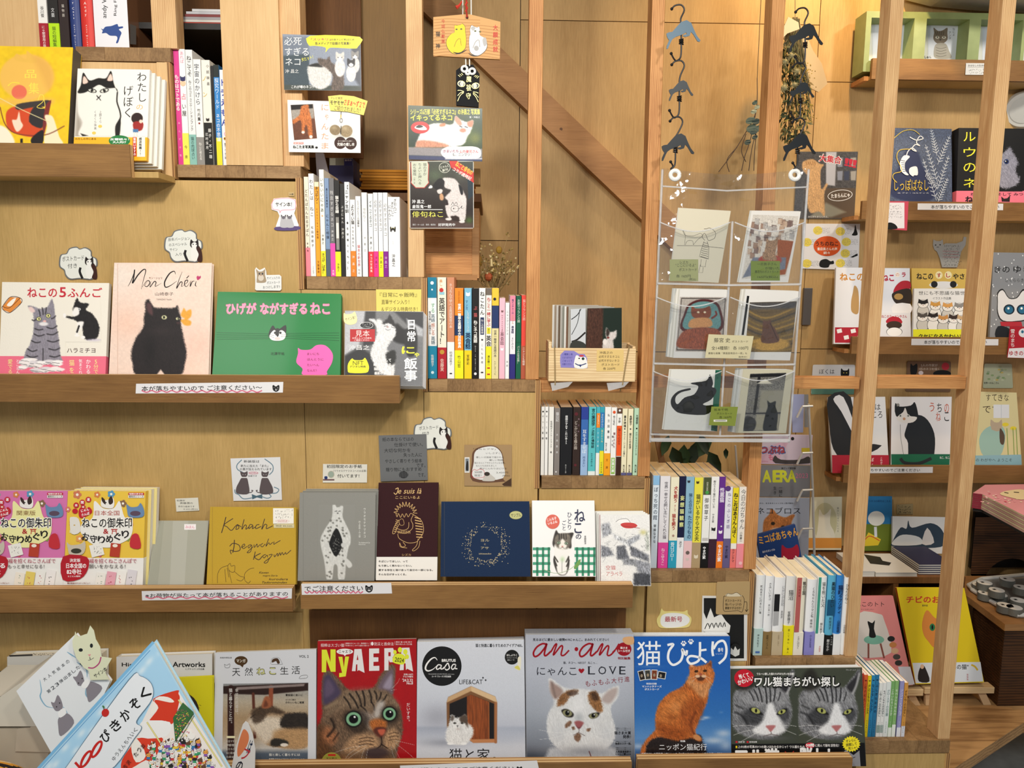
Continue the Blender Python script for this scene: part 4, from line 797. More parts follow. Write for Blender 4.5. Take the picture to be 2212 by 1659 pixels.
for i in range(7):
 z=P(880,412-i*6.2,1.95).z;xx=P(780+(i%3)*3,400,1.95).x;MB().box(xx,xx+.27,1.93,2.2,z,z+.0058,['#b87818','#c4842a','#a86c14'][i%3]).build('magazine','paper',None,origin=(xx,1.93,z),label='%s orange-brown magazine of the flat stack behind the third step'%NTH[i],category='magazine',group='orange magazines stacked behind the third step')
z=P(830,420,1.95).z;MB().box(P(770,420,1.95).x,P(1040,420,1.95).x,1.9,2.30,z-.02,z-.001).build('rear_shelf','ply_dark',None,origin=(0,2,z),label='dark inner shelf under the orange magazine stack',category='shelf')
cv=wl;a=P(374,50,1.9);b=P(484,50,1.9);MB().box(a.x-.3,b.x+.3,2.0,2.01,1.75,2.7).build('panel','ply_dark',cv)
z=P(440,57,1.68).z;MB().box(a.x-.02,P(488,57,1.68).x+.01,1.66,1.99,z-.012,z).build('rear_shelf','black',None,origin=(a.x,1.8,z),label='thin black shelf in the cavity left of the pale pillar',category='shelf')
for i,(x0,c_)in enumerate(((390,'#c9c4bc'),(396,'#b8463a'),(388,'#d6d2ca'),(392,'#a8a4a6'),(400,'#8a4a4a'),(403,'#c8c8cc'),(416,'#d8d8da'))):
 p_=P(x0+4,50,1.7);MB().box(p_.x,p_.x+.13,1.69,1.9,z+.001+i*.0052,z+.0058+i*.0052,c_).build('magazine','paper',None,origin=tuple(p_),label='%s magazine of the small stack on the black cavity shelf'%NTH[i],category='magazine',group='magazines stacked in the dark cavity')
a=P(341,45,1.602);MB().box(a.x-.012,a.x+.035,1.602,1.64,TZ[0],2.7).build('upright_post','pine_pale',None,origin=(a.x,1.6,TZ[0]),label='short pine upright right of the white boxed set on the top step',category='post')
# ================================================================ books shown front-on, upper ledges
lg=dict(Yb=1.528,Yt=1.588)
r,pr=face_book('picture_book','large yellow illustrated book with an archer and white animals, top left ledge',C1,Z('-190 408 652 424 604 1345 -230 1330'),th=.032,cover='#ecc71c',spine='R',spinecol='#57514a',**lg)
R=Ras(pr,Z('-60 412 640 424 596 1320 -60 1310'),1.4).fill('#eec51e');R.noise(.06,60)
R.ell(240,690,245,205,'#eebb55',.1);R.poly(Z('140 540 150 480 205 520 235 525 245 455 330 560'),'#e9b850',5);R.poly(Z('300 500 430 560 480 700 440 820 380 700'),'#d9a04a',30,a=.5)
R.ell(172,825,68,64,'#e56e52',.08);R.poly(Z('0 890 460 880 400 960 0 930'),'#e9b26a',20,a=.6)
R.poly(Z('60 1000 150 950 290 960 380 1050 370 1180 300 1230 120 1190 60 1120'),'#d24a22',4);R.poly(Z('150 935 330 905 450 900 430 950 300 960 160 985'),'#3c3432',4,3);R.poly(Z('260 1090 300 960 400 975 395 1100 360 1150'),'#2f2a2c',4,3)
R.poly(Z('405 960 450 900 455 930 400 1190 380 1170'),'#7c2c28',3,3);R.poly(Z('400 1040 440 1030 480 1060 530 1220 560 1290 400 1290 420 1130'),'#f0e3bf',5);R.poly(Z('-50 1130 60 1150 130 1290 -50 1290'),'#f4ead2',8)
R.poly(Z('108 1080 150 1070 170 1000 185 1080 205 1130 150 1180'),'#f5d8bf',4);R.line(Z('0 880 200 985 445 1095'),6,'#e8d9a0',2);R.line(Z('0 960 50 1120 160 1200 400 1210 575 1130'),9,'#7c3a26',3)
R.poly(Z('280 1240 360 1170 390 1180 380 1290 290 1290'),'#1f1a1a',3,3);R.poly(Z('180 1245 205 1240 205 1280 180 1280'),'#1f1a1a',2,0);R.done()
pr.text('品',222,625,325,700,'#f4dd55');pr.text('集',255,740,350,840,'#f4dd55');pr.line(Z('340 900 360 850 390 860 385 910 330 960 400 965 395 890'),5,'#f4dd55',4);pr.line(Z('70 770 110 740 175 745'),9,'#f2d84a',4)
endprint(pr,r)
Q=Z('696 614 1343 624 1312 1440 655 1440')
r,pr=face_book('picture_book','white picture book with a black-capped cat and a small child, top ledge',C1,Q,stack=3,th=.008,cover='#efede6',spine='R',hard=False,band=(.255,'#eeb422'),**lg)
R=Ras(pr,Z('697 616 1342 626 1322 1222 664 1220'),1.2).fill('#eeece5');bk='#15120f'
R.poly(Z('697 830 700 1000 740 1100 720 1222 664 1222'),'#6a5a48',30,3,a=.55);R.poly(Z('700 760 760 740 1040 750 1060 900 1080 1000 1070 1222 720 1222 740 1100 700 1000'),'#ebe8df',8)
R.poly(Z('696 830 725 760 745 650 800 720 880 700 950 700 995 635 1020 750 1055 830 1040 790 960 790 890 760 830 790 760 830'),bk,3,4);R.poly(Z('742 750 752 680 790 735'),'#f0cdbd',4,3);R.poly(Z('960 720 992 660 1010 720'),'#f0cdbd',4,3)
R.line(Z('1052 830 1048 910 1075 1000 1078 1060 1040 1130 1040 1222'),12,bk,3);R.poly(Z('1048 1110 1082 1060 1070 1222 1035 1222'),bk,4,3);R.poly(Z('720 1195 790 1215 740 1222'),bk,4,0)
for x in(825,935):R.ell(x,812,42,20,bk,.1,12 if x<900 else-14);R.ell(x,812,33,12,'#d9d8cc',.1,12 if x<900 else-14);R.ell(x,812,13,12,bk,.2)
R.line(Z('868 858 884 875 900 858'),9,bk);R.line([(884,875),(866,895)],7,bk);R.line([(884,875),(902,898)],7,bk)
R.ell(1228,1060,52,50,'#2a1512',.1);R.poly(Z('1195 1095 1280 1095 1272 1165 1205 1170'),'#9c2420',3,3);R.poly(Z('1190 1155 1240 1158 1238 1188 1192 1186'),'#4a78a8',3,0);R.ell(1262,1088,16,16,'#f0d2bd',.2);R.line([(1205,1188),(1203,1218)],9,'#f0d8c8');R.line([(1226,1188),(1228,1218)],9,'#f0d8c8');R.done()
pr.vtext('わたし',1225,645,1318,920,bk,.0,fit=1);pr.text('の',1222,938,1280,982,'#e8a848');pr.vtext('げぼく',1100,765,1195,1060,bk,0,fit=1);pr.vtext('上野そら',888,990,912,1105,'#444');pr.vtext('くまくら珠美',842,990,866,1165,'#444');pr.ell(897,1132,18,14,'#e8c860');pr.ell(842,1192,18,14,'#e8c860')
pr.ell(1070,1262,96,50,'#1f7a3c');pr.text('反響続々！',988,1238,1155,1258,'#fff',.03);pr.text('大人向け',1010,1262,1130,1284,'#fff',.03);pr.text('わたしの中にある',675,1234,860,1254,'#7c5410',.02);pr.rect(1190,1228,1222,1400,'#c42a24');pr.vtext('猫飼いすすめ',1194,1232,1218,1396,'#fff',.02);pr.rect(1228,1228,1300,1405,'#f4efe0');pr.vtext('感涙推薦!!',1240,1232,1275,1392,'#1a1a1a',.04);endprint(pr,r)
copies(r,C1,Q,pr,3,.008,'#e4e2da','#eae6da',(28,12),mat='print',name='picture_book',labels=['%s spare copy behind the black-capped cat book'%t for t in('first','second','rearmost')])
r,pr=face_book('picture_book','cream textured book with a grey tabby in torn tissue, left on the long ledge',C6,Z('16 792 815 800 786 1495 -8 1495'),th=.010,cover='#ebe5d8',spine='R',hard=False,mat='cloth',band=(.21,'#ea6f88'),**lg)
R=Ras(pr,Z('180 905 470 905 500 1470 135 1470'),1.2).fill('#ebe5d8');R.poly(Z('135 1345 500 1345 500 1475 135 1475'),'#ea6f88',1,0)
R.poly(Z('245 1020 206 975 240 970 290 990 350 980 385 918 402 960 412 1050 420 1110 440 1220 450 1330 450 1400 200 1400 185 1330 225 1250 250 1150'),'#8b8691',4,5,jag=4,fur=.15)
for a,b,c in(Z('290 1000 296 1020 300 1045'),Z('315 985 320 1010 322 1035'),Z('345 985 343 1010 338 1030'),Z('260 1140 290 1150 320 1145'),Z('255 1180 290 1195 330 1185'),Z('350 1130 390 1140 425 1120'),Z('350 1180 395 1185 432 1165'),Z('235 1230 270 1245 300 1240'),Z('205 1290 240 1310 275 1300'),Z('355 1230 400 1240 440 1225'),Z('365 1290 410 1300 446 1285'),Z('200 1340 240 1355 280 1345'),Z('370 1345 410 1352 448 1340'),Z('240 1075 255 1080 275 1070'),Z('385 1065 400 1060 415 1045')):R.line([a,b,c],8,'#2b282c',3)
R.poly(Z('212 985 238 978 262 1010 235 1020'),'#e6c9c4',5,3);R.ell(290,1068,19,17,'#222',.15);R.ell(290,1068,15,13,'#e8e49a',.15);R.ell(360,1044,19,17,'#222',.15);R.ell(360,1044,15,13,'#e8e49a',.15);R.ell(291,1068,5,8,'#111',.3);R.ell(360,1044,5,8,'#111',.3);R.ell(333,1085,12,8,'#e8b0a8',.3);R.ell(325,1105,34,14,'#e4e0e0',.5);R.line([(322,1290),(320,1400)],7,'#2b282c',3)
for i in range(26):x=150+RNG.rand()*320;y=1375+RNG.rand()*85;R.poly([(x-40,y),(x,y-16),(x+50,y-6),(x+10,y+14)],['#f4f0ee','#efe8e6','#dcd6da'][i%3],3,3);R.line([(x-35,y+2),(x+20,y+10)],3,'#2b282c',1.5)
R.done()
R=Ras(pr,Z('465 905 750 905 755 1240 465 1240'),1.2).fill('#ebe5d8')
R.poly(Z('550 970 575 912 600 945 665 955 640 1000 690 1030 738 1110 735 1190 700 1222 630 1215 612 1130 565 1080 500 1060 480 1035 500 1045 560 1050 590 1020 545 1010'),'#1c191a',4,4,jag=4,fur=.3);R.poly(Z('540 1030 555 985 585 985 590 1030 560 1045'),'#efebe6',4);R.ell(592,995,10,9,'#eee',.3);R.ell(592,995,5,5,'#111',.3);R.ell(482,1042,12,17,'#f0ece8',.2);R.poly(Z('575 1095 625 1090 600 1150'),'#f2eeea',5);R.line([(590,1120),(572,1190)],18,'#f2eeea');R.line([(590,1120),(575,1165)],14,'#1c191a');R.ell(575,1192,20,8,'#f2eeea',.3);R.ell(620,1205,16,12,'#f2eeea',.3);R.ell(700,1225,60,10,'#bdb4cc',.5,a=.5);R.done()
pr.text('ねこの',205,835,425,905,'#c5283a',.02);pr.text('5',445,832,492,905,'#c5283a',.02);pr.text('ふんご',505,835,762,905,'#c5283a',.02);pr.text('ハラミチヨ',500,1285,712,1320,'#4a2c2c',.01)
pr.poly(Z('20 975 75 905 148 910 160 945 75 1020 25 1000'),'#e08a3a');pr.poly(Z('50 965 95 920 120 915 85 970'),'#f6efe2',3);pr.line(Z('18 975 75 905 148 910 160 945 75 1020 25 1000 18 975 70 985 150 912'),4,'#4a2a18')
for t,x,c in(('5分で',695,'#f6ef9a'),('かわる',638,'#fff'),('気まぐれ',580,'#fff'),('猫を',515,'#f6ef9a'),('とことん',112,'#fff'),('愛でる',55,'#f6ef9a')):pr.vtext(t,x,1368,x+42,1480,c,.01)
endprint(pr,r)
r,pr=face_book('picture_book','peach-pink hardcover with a fat black cat holding a yellow flower in its mouth',C6,Z('853 648 1583 650 1558 1495 812 1495'),th=.011,cover='#e9d3c4',spine='L',**lg)
R=Ras(pr,Z('854 650 1582 652 1558 1490 812 1490'),1.2).fill('#ecd2c2')
for x,y,c in((950,1100,'#f0c4ae'),(1480,1250,'#eec0ae'),(1250,800,'#eddccf'),(1400,1400,'#f2c9b6'),(900,750,'#eadfd4')):R.glow(x,y,160,140,c,.7)
R.poly(Z('1085 1000 1082 950 1110 922 1150 980 1230 985 1300 985 1325 968 1335 1010 1352 1060 1350 1110 1375 1230 1392 1320 1380 1400 1330 1490 1035 1490 990 1400 980 1320 1010 1220 1070 1130 1075 1060'),'#221c1d',7,6,jag=5,fur=.3,ang=75)
R.poly(Z('1100 1010 1095 950 1130 960 1140 1040'),'#54383a',9);R.poly(Z('1165 1490 1200 1445 1235 1490'),'#ecd2c2',5,0);R.ell(1226,1056,20,15,'#c9c79c',.2);R.ell(1224,1056,8,11,'#0d0b0b',.3);R.ell(1326,1066,13,10,'#c9c79c',.25);R.ell(1330,1066,5,8,'#0d0b0b',.3);R.ell(1332,1098,16,9,'#3f2b2c',.4)
R.glow(1200,1160,120,40,'#352b2c',.5);R.glow(1120,1300,60,140,'#100d0e',.6)
for pts in(Z('1350 1040 1365 1000 1375 988 1395 1030 1375 1060'),Z('1385 1020 1425 998 1425 1050 1380 1080'),Z('1350 1075 1385 1070 1425 1085 1420 1115 1380 1115 1355 1090')):R.poly(pts,'#e6a43c',5)
R.noise(.04,14);R.done()
for w,p in((10,Z('955 825 975 790 1000 730 1005 700 998 760 990 800 1030 740 1070 700 1088 708 1070 780 1055 845')),(7,Z('1062 830 1090 790 1110 782 1118 800 1100 825 1080 818 1100 790')),(7,Z('1128 785 1120 830 1150 790 1165 795 1160 825 1205 800')),(10,Z('1310 735 1300 712 1265 730 1230 790 1235 830 1270 820 1320 785')),(7,Z('1360 715 1335 780 1318 840 1345 795 1360 795 1355 825 1375 815')),(7,Z('1375 812 1398 795 1400 778 1382 785 1378 815 1395 825 1420 790')),(7,Z('1425 780 1420 825 1435 790 1455 785')),(7,Z('1465 785 1458 815 1468 825'))):pr.line(p,w,'#1a1412',6,1)
pr.line([(1392,765),(1410,745)],6,'#1a1412');pr.poly(Z('1470 770 1468 752 1480 745 1485 752 1497 745 1498 762 1478 778'),'#b8386a',3)
pr.text('モン・シェリ',1112,755,1210,770,'#7c4a34',.02);pr.text('山崎泰子',1158,868,1295,894,'#5a4a44');pr.text('YAMAZAKI Yasuko',1168,916,1282,928,'#5a4a44');pr.rect(876,655,880,1480,'#d9b8a6');endprint(pr,r)
r,pr=face_book('picture_book','glossy green landscape picture book with a tiny black and white cat face',C7,Z('110 830 1072 846 1062 1480 66 1480'),th=.011,cover='#077a37',spine='L',mat='gloss',**lg)
for x0,x1,t in((180,405,'ひげが'),(445,800,'ながすぎる'),(835,978,'ねこ')):pr.text(t,x0-4,918,x1+4,1004,'#e87aa0',.06);pr.text(t,x0,922,x1,1000,'#f29cba',.035)
for k in range(4):y=1152+k*14;pr.line([(100,y-4+k*3),(500,y+4-k),(650,y+2-k),(1055,y-2+k*6)],2.5,'#04592a',6)
pr.poly(Z('508 1180 510 1140 538 1092 565 1125 590 1120 640 1090 640 1160 620 1200 575 1215 530 1205'),'#101010',3);pr.poly(Z('575 1140 610 1130 640 1160 625 1200 580 1212 530 1205 512 1175 545 1130'),'#f4f2ee',4);pr.poly(Z('560 1120 590 1120 583 1175 568 1175'),'#101010',3);pr.ell(556,1150,9,10,'#101010');pr.ell(598,1150,9,10,'#101010');pr.poly(Z('555 1165 570 1150 588 1165 580 1180'),'#101010');pr.ell(575,1195,22,12,'#f2c8c4')
for y in(1168,1182):pr.line([(500,y-6),(550,y+4)],2,'#333');pr.line([(600,y),(655,y-8)],2,'#333')
pr.text('北澤平祐',522,1300,628,1324,'#0b2a16',.01);pr.poly(Z('735 1268 760 1282 830 1280 880 1246 950 1250 1003 1310 1000 1380 960 1450 950 1478 775 1478 770 1430 722 1380 735 1310'),'#ee5fb0',4)
for i,t in enumerate(('まいにち','ほんとうに','たいへん','なんだ！')):pr.text(t,806,1305+i*43,880+(18 if i<3 else 0)+(35 if i==1 else 0),1324+i*43,'#5a1844',.02)
endprint(pr,r,'gloss')
Q=Z('1100 978 1712 985 1704 1566 1094 1560')
r,pr=face_book('photo_book','square photo book of a cat reaching up, with red and yellow stickers',C7,Q,stack=3,th=.009,cover='#c9c9ca',spine='R',hard=False,Yb=1.522,Yt=1.588)
R=Ras(pr,Z('1101 980 1711 987 1703 1565 1095 1559'),1.1).fill('#77787a')
R.poly(Z('1100 980 1260 980 1210 1250 1095 1330'),'#b9babf',8,0);R.poly(Z('1260 980 1340 980 1330 1240 1240 1260'),'#39393c',8,0);R.poly(Z('1480 980 1711 985 1711 1180 1600 1100'),'#35363a',10,0);R.poly(Z('1580 1040 1711 1120 1708 1180 1600 1150'),'#c9cbd0',8,0,a=.8)
R.poly(Z('1380 1200 1711 1220 1703 1565 1380 1560'),'#6d6e72',30,0,a=.8);R.poly(Z('1500 1080 1560 1120 1640 1130 1650 1240 1560 1240 1470 1200'),'#1b1b1d',10);R.poly(Z('1570 1130 1650 1110 1660 1300 1590 1330 1560 1200'),'#202123',8)
R.poly(Z('1095 1330 1220 1260 1330 1330 1340 1560 1095 1560'),'#2f3033',14,0)
R.poly(Z('1285 1048 1320 1040 1350 1060 1350 1045 1385 1050 1400 1085 1445 1070 1490 1105 1495 1170 1450 1230 1430 1280 1480 1320 1480 1480 1420 1480 1360 1440 1300 1330 1320 1240 1350 1150 1330 1080'),'#dededf',6,5,jag=5,fur=.12)
R.poly(Z('1390 1080 1430 1040 1450 1010 1480 1060 1510 1110 1480 1100 1440 1075'),'#2a2a2c',6,3,jag=5);R.poly(Z('1420 1310 1490 1290 1490 1380 1440 1400'),'#222',8,jag=5);R.line([(1405,1100),(1430,1095)],4,'#444');R.line([(1462,1105),(1485,1112)],4,'#444');R.ell(1432,1105,9,7,'#b89a98',.4);R.line(Z('1415 1120 1435 1130 1455 1122'),3,'#555');R.noise(.1,5);R.done()
pr.vtext('日常',1580,1040,1655,1225,'#f6f6f6',.03,fit=1);pr.text('に',1545,1258,1640,1312,'#f2ee3a',.04);pr.text('ゃ',1642,1305,1678,1338,'#f2ee3a',.03);pr.vtext('飯事',1560,1345,1665,1530,'#f6f6f6',.03,fit=1)
pr.rect(1140,1122,1334,1218,'#b8242a');pr.text('見本',1182,1130,1292,1180,'#f2e6e2');pr.text('お手にとって内容を',1158,1184,1308,1198,'#f0dada',.02);pr.text('ご確認ください',1172,1200,1290,1214,'#f0dada',.02)
pr.text('沖昌之',1130,1245,1292,1284,'#f2f2f2');pr.poly(Z('1122 1440 1125 1390 1155 1350 1175 1362 1235 1362 1258 1345 1285 1400 1285 1440 1260 1462 1140 1462'),'#f2ee2e',3);pr.text('NFT',1162,1370,1245,1402,'#3a3a10');pr.text('デジタル特典',1138,1405,1262,1422,'#222',.03)
for i,t in enumerate(('ほっこりして','癒やされる','猫たちの','最新の２６日')):pr.text(t,1318+i*4,1352+i*34,1460,1374+i*34,'#f4f4f4',.03)
pr.ell(1268,1092,52,26,'#2b2b2e');pr.ring(1268,1092,52,26,3,'#eee');pr.scribble(1235,1075,1305,1110,'#eee',2,2)
pr.poly(Z('1090 1040 1092 995 1110 1005 1155 1000 1178 985 1195 1040 1185 1075 1140 1088 1100 1072'),'#efe4a8',4);pr.text('サイン本！',1102,1025,1182,1052,'#333',.0,rot=-14);endprint(pr,r)
copies(r,C7,Q,pr,3,.009,'#dedfe2','#ececec',(5,3),name='photo_book',labels=['%s spare copy behind the square photo book of the reaching cat'%t for t in('first','second','rearmost')])
lg=dict(Yb=1.525,Yt=1.588)
def shrine(x,base,alt,lab,head,l1,l2,q,big,circ):
 r,pr=face_book('guidebook',lab,D5,q,stack=2,th=.013,cover=base,spine='R',hard=False,band=(.305,'#f0eeea'),**lg)
 t=lambda px:px+x
 for cx,cy,s,c in((-520,745,40,alt),(-350,745,30,'#d8824a'),(-230,740,35,'#5a9ac0'),(-470,850,26,'#c84a4a'),(-130,820,34,'#8a6a50'),(-70,1000,30,'#d05a6a'),(-560,990,34,'#d98a50'),(-500,1120,36,'#e6a05a'),(-90,1120,26,'#8a9c50'),(-330,1250,32,'#d05a6a'),(-600,870,26,'#d87a6a'),(-60,900,24,'#7a2a2a'),(-570,1060,18,'#e8e0c8')):
  cx=t(cx+1180-1)-0;
  for k in range(5):a=k*1.257;pr.ell(cx+s*.55*math.cos(a),cy+s*.55*math.sin(a),s*.4,s*.4,c,10)
  pr.ell(cx,cy,s*.3,s*.3,'#f6efe0',10)
 C=t(910);pr.poly([(C-230,1030),(C-120,940),(C-105,800),(C-30,860),(C+60,860),(C+110,800),(C+150,930),(C+220,1000),(C+200,1110),(C+100,1170),(C+40,1195),(C-60,1190),(C-160,1140)],big,5)
 pr.poly([(C-45,845),(C-40,770),(C-20,790),(C+20,785),(C+40,755),(C+65,800),(C+50,860)],'#f0ece6',4);pr.poly([(C-40,800),(C-42,765),(C-15,790),(C-10,830)],'#3a2c26',3);pr.poly([(C+15,790),(C+42,755),(C+55,810),(C+25,830)],'#3a2c26',3);pr.ell(C-6,812,6,5,'#222');pr.ell(C+22,812,6,5,'#222')
 pr.rect(C+185,728,C+318,748,'#c0202c');pr.rect(C+185,750,C+318,772,'#f2eeea');pr.text('地球の歩き方',C+192,731,C+310,745,'#fff',.03);pr.text('御朱印シリーズ',C+190,753,C+314,769,'#222',.03)
 for i,ch in enumerate('本開運'):pr.ell(C-260+i*52,835-i*24,24,24,'#c22230');pr.text(ch,C-272+i*52,823-i*24,C-248+i*52,847-i*24,'#fff',.02)
 pr.ell(C-270,885,24,22,'#c22230');pr.poly([(C-240,900),(C-225,855),(C-180,865),(C-150,850),(C-125,880),(C-140,910),(C-220,945)],'#c22230',5);pr.text('にゃん',C-220,865,C-150,890,'#fff',.03,rot=-14);pr.text('さんぽ',C-215,898,C-145,922,'#fff',.03,rot=-14)
 pr.text(head,C-(100 if len(head)>3 else 75),880,C+(108 if len(head)>3 else 85),922,'#b03a30' if base[1]=='e' else '#8a5a30',.01)
 pr.text('ねこの御朱印',C-212,940,C+218,1030,'#fbf8f0',.09);pr.text('ねこの御朱印',C-210,942,C+216,1028,'#1c1a1c',.025);pr.text('&',C-28,1038,C+14,1078,'#b03030',.03)
 pr.line([(C+38,1042),(C+92,1042)],8,'#b8302c');pr.line([(C+45,1056),(C+86,1056)],5,'#b8302c');pr.line([(C+52,1040),(C+46,1082)],6,'#b8302c');pr.line([(C+78,1040),(C+84,1082)],6,'#b8302c')
 for i,ch in enumerate('お守りめぐり'):pr.text(ch,C-210+i*68,1062+36*math.sin(i*.64+.3),C-150+i*68,1125+36*math.sin(i*.64+.3),'#1c1a1c',.03,rot=[14,6,0,0,-10,-14][i])
 for px,c1,c2 in((C-260,'#c9bfae','#3c3c30'),(C+245,'#6a8ab0','#5c4a5c')):pr.poly([(px-70,1210),(px-80,1150),(px-45,1175),(px+40,1165),(px+72,1140),(px+80,1200),(px+50,1255),(px-50,1260)]if px<C else[(px-70,880),(px-75,825),(px-40,850),(px+20,845),(px+45,815),(px+75,880),(px+60,935),(px-50,935)],c1,3);pr.ell(px,1225 if px<C else 905,45,22,c2)
 pr.poly([(C-315,960),(C-300,935),(C-240,950),(C-225,1060),(C-300,1078)],'#e6e2da',3);pr.ell(C-275,1005,8,5,'#c8a040');pr.poly([(C+200,1190),(C+215,1090),(C+270,1085),(C+290,1200)],'#c4303a',3);pr.rect(C+30,1160,C+115,1275,'#b8402c',6);pr.ell(C+72,1180,22,14,'#f0e8da');pr.rect(C-140,1165,C-30,1270,'#f0ede6',-14);pr.scribble(C-125,1180,C-45,1250,'#333',4,2)
 pr.poly([(C-372,1272),(C-170,1276),(C-160,1380),(C-230,1465),(C-375,1470)],'#b41e2c',3);pr.text(circ[0],C-315,1290,C-225,1320,'#fff',.02);pr.text(circ[1],C-345,1330,C-175,1372,'#fff',.03);pr.text(circ[2],C-340,1380,C-215,1424,'#fff',.03);pr.text('とことん取材',C-330,1434,C-225,1448,'#fff',.02)
 pr.text(l1,C-148,1290,C+255,1330,'#b03050',.01);pr.text(l2,C-150,1340,C+160,1375,'#2a2428',.01)
 for i in range(4):X=C-60+i*88;pr.rect(X-34,1410-i*8,X+46,1540,['#efece6','#e6a8b8','#f2f0ec','#dcd8de'][i]if base[1]=='e' else['#f2eadc','#e6cf6a','#f0efea','#f2eeec'][i],9);pr.scribble(X-25,1425,X+35,1520,['#8aa090','#b03050','#c03040','#2a2a30'][i],5,2)
 pr.text('●全面協力ネコインタビュー',C-335,1492,C-140,1506,'#8a2a2a',.02);endprint(pr,r);return r,pr
shrine(-692,'#d877ae','#7ab0a0','pink shrine guide book at the far left of the lower ledge','関東版','福を招くねこさんぽで','もっと幸せになる！',Z('-255 712 578 712 536 1535 -262 1535'),'#f0eba8',('決定版','めぐる','寺社'))
Q=Z('580 712 1243 716 1216 1535 540 1535')
r,pr=shrine(0,'#ecc548','#d07a58','yellow shrine guide book beside the pink one','日本全国','福を招くねこさんぽで','願いをかなえる！',Q,'#f2efe8',('決定版','日本全国の','82寺社'))
copies(r,D5,Q,pr,2,.013,'#e8d890','#efece4',(24,-8),name='guidebook',labels=['first spare copy behind the yellow shrine guide book','rear spare copy behind the yellow shrine guide book'])
r,pr=face_book('folder','pale grey-green translucent paper sleeve on the lower left ledge',D5,Z('1326 966 1780 966 1732 1520 1258 1520'),th=.004,cover='#a5a495',spine='L',hard=False,cat='folder',**lg)
pr.poly(Z('1476 968 1608 968 1575 1515 1448 1515'),'#b0afa2');pr.poly(Z('1330 970 1400 970 1345 1515 1262 1515'),'#9c9c8d');pr.rect(1572,996,1672,1044,'#efe9ea');pr.text('みほん',1582,1008,1660,1034,'#d8487a',.01);endprint(pr,r)
r,pr=face_book('art_book','ochre yellow art book with cursive handwriting and a line drawing',D6,Z('56 848 792 852 786 1510 24 1510'),th=.012,cover='#bd9a32',spine='L',mat='cloth',**lg)
dk='#2a161a'
for w,p in((7,Z('190 935 170 1010 152 1072')),(6,Z('250 948 175 1000 200 1020 235 1050 265 1020')),(6,Z('265 1020 290 1000 300 1030 275 1040 290 1005 320 1020')),(6,Z('345 955 325 1040 350 1005 365 1010 360 1040 385 1020')),(6,Z('420 1005 395 1000 385 1035 420 1010 415 1035 440 1020')),(6,Z('475 1000 450 1005 445 1035 490 1015')),(6,Z('520 950 495 1040 520 1000 540 1005 535 1035 590 1010')),(6,Z('600 990 640 1000 660 995')),
             (7,Z('262 1130 258 1190 248 1240')),(6,Z('222 1185 250 1160 300 1175 310 1215 270 1230 228 1218 235 1252')),(5,Z('320 1195 350 1180 345 1165 325 1185 340 1205 370 1185')),(5,Z('405 1170 380 1180 385 1200 410 1175 400 1230 370 1238 420 1190')),(5,Z('430 1170 432 1195 455 1165 458 1192 480 1170')),(5,Z('505 1160 485 1175 500 1190 525 1165')),(5,Z('555 1120 530 1185 555 1155 565 1170 590 1150')),(5,Z('600 1145 598 1168 620 1155 655 1135')),
             (6,[(440,1230),(425,1300)]),(6,Z('485 1245 435 1275 470 1300 500 1270')),(5,Z('530 1255 505 1265 515 1285 540 1260 545 1280')),(5,Z('555 1260 585 1255 560 1290 540 1325 515 1322 570 1280')),(5,Z('600 1255 605 1275 630 1245 632 1270 650 1240 655 1262 670 1238 680 1258 695 1240')),(5,Z('700 1235 705 1252 745 1218'))):pr.line(p,w,dk,5)
for p in(Z('118 1500 120 1420 150 1370 205 1350'),Z('205 1350 225 1330 235 1355 265 1350 262 1400 235 1405 210 1380 205 1350'),Z('262 1400 310 1440 345 1450 320 1480 280 1470'),[(180,1380),(190,1490)],Z('215 1390 225 1440 240 1500'),Z('352 1480 350 1420 390 1380 430 1370'),Z('355 1480 380 1500 400 1480'),[(200,1370),(215,1450)]):pr.line(p,3,'#4a3210',4)
for i,(t,x)in enumerate((('Kawan',475),('moguro Slue ha',505),('kurodara',560),('Tadorominden',495))):pr.text(t,x,1400+i*28,min(720,x+80+i*45),1418+i*28,dk,-.01,shear=-8)
pr.rect(592,860,768,992,'#ece8de');pr.scribble(605,868,760,950,'#333',3,3);pr.ring(672,970,60,12,2,'#d07080');pr.text('SAMPLE',632,964,712,977,'#c05060',.01);pr.rect(598,995,772,1028,'#cfc49a');pr.text('特定 ¥3,520-',615,1002,760,1022,'#333',.01);pr.rect(72,850,75,1500,'#a5852a');endprint(pr,r)
Q=Z('820 728 1468 728 1456 1480 802 1480')
r,pr=face_book('picture_book','grey cloth picture book with a tall white spotted cat holding a dark diamond',D6,Q,stack=2,th=.011,cover='#8d8c86',spine='L',mat='cloth',**lg)
R=Ras(pr,Z('980 830 1290 830 1290 1468 970 1468'),1.1).fill('#8d8c86')
R.poly(Z('1100 880 1100 835 1122 832 1135 852 1158 850 1170 840 1190 850 1185 930 1215 1000 1250 1080 1252 1160 1235 1200 1215 1320 1200 1468 1150 1468 1140 1355 1110 1350 1095 1468 1050 1468 1030 1320 1000 1180 1000 1110 1040 1030 1090 950'),'#d0d0cc',4,5,fur=.1);R.poly(Z('1200 1275 1255 1320 1265 1355 1235 1368 1205 1320'),'#d0d0cc',4)
for i in range(90):
 a=1010+RNG.rand()*235;b=940+RNG.rand()*510
 R.poly([(a-9,b-5),(a+4,b-9),(a+10,b),(a+4,b+8),(a-6,b+4)],'#73726c',3,3,a=.85)if(abs(a-1128)<30+(b-930)*.42 and b<1200 and abs(a-1128)+abs(b-1150)*.5>62)or(b>1200 and 1040<a<1220 and not 1095<a<1150)else None
R.poly(Z('1128 1030 1172 1100 1182 1180 1130 1275 1082 1200 1072 1150'),'#141414',3,3)
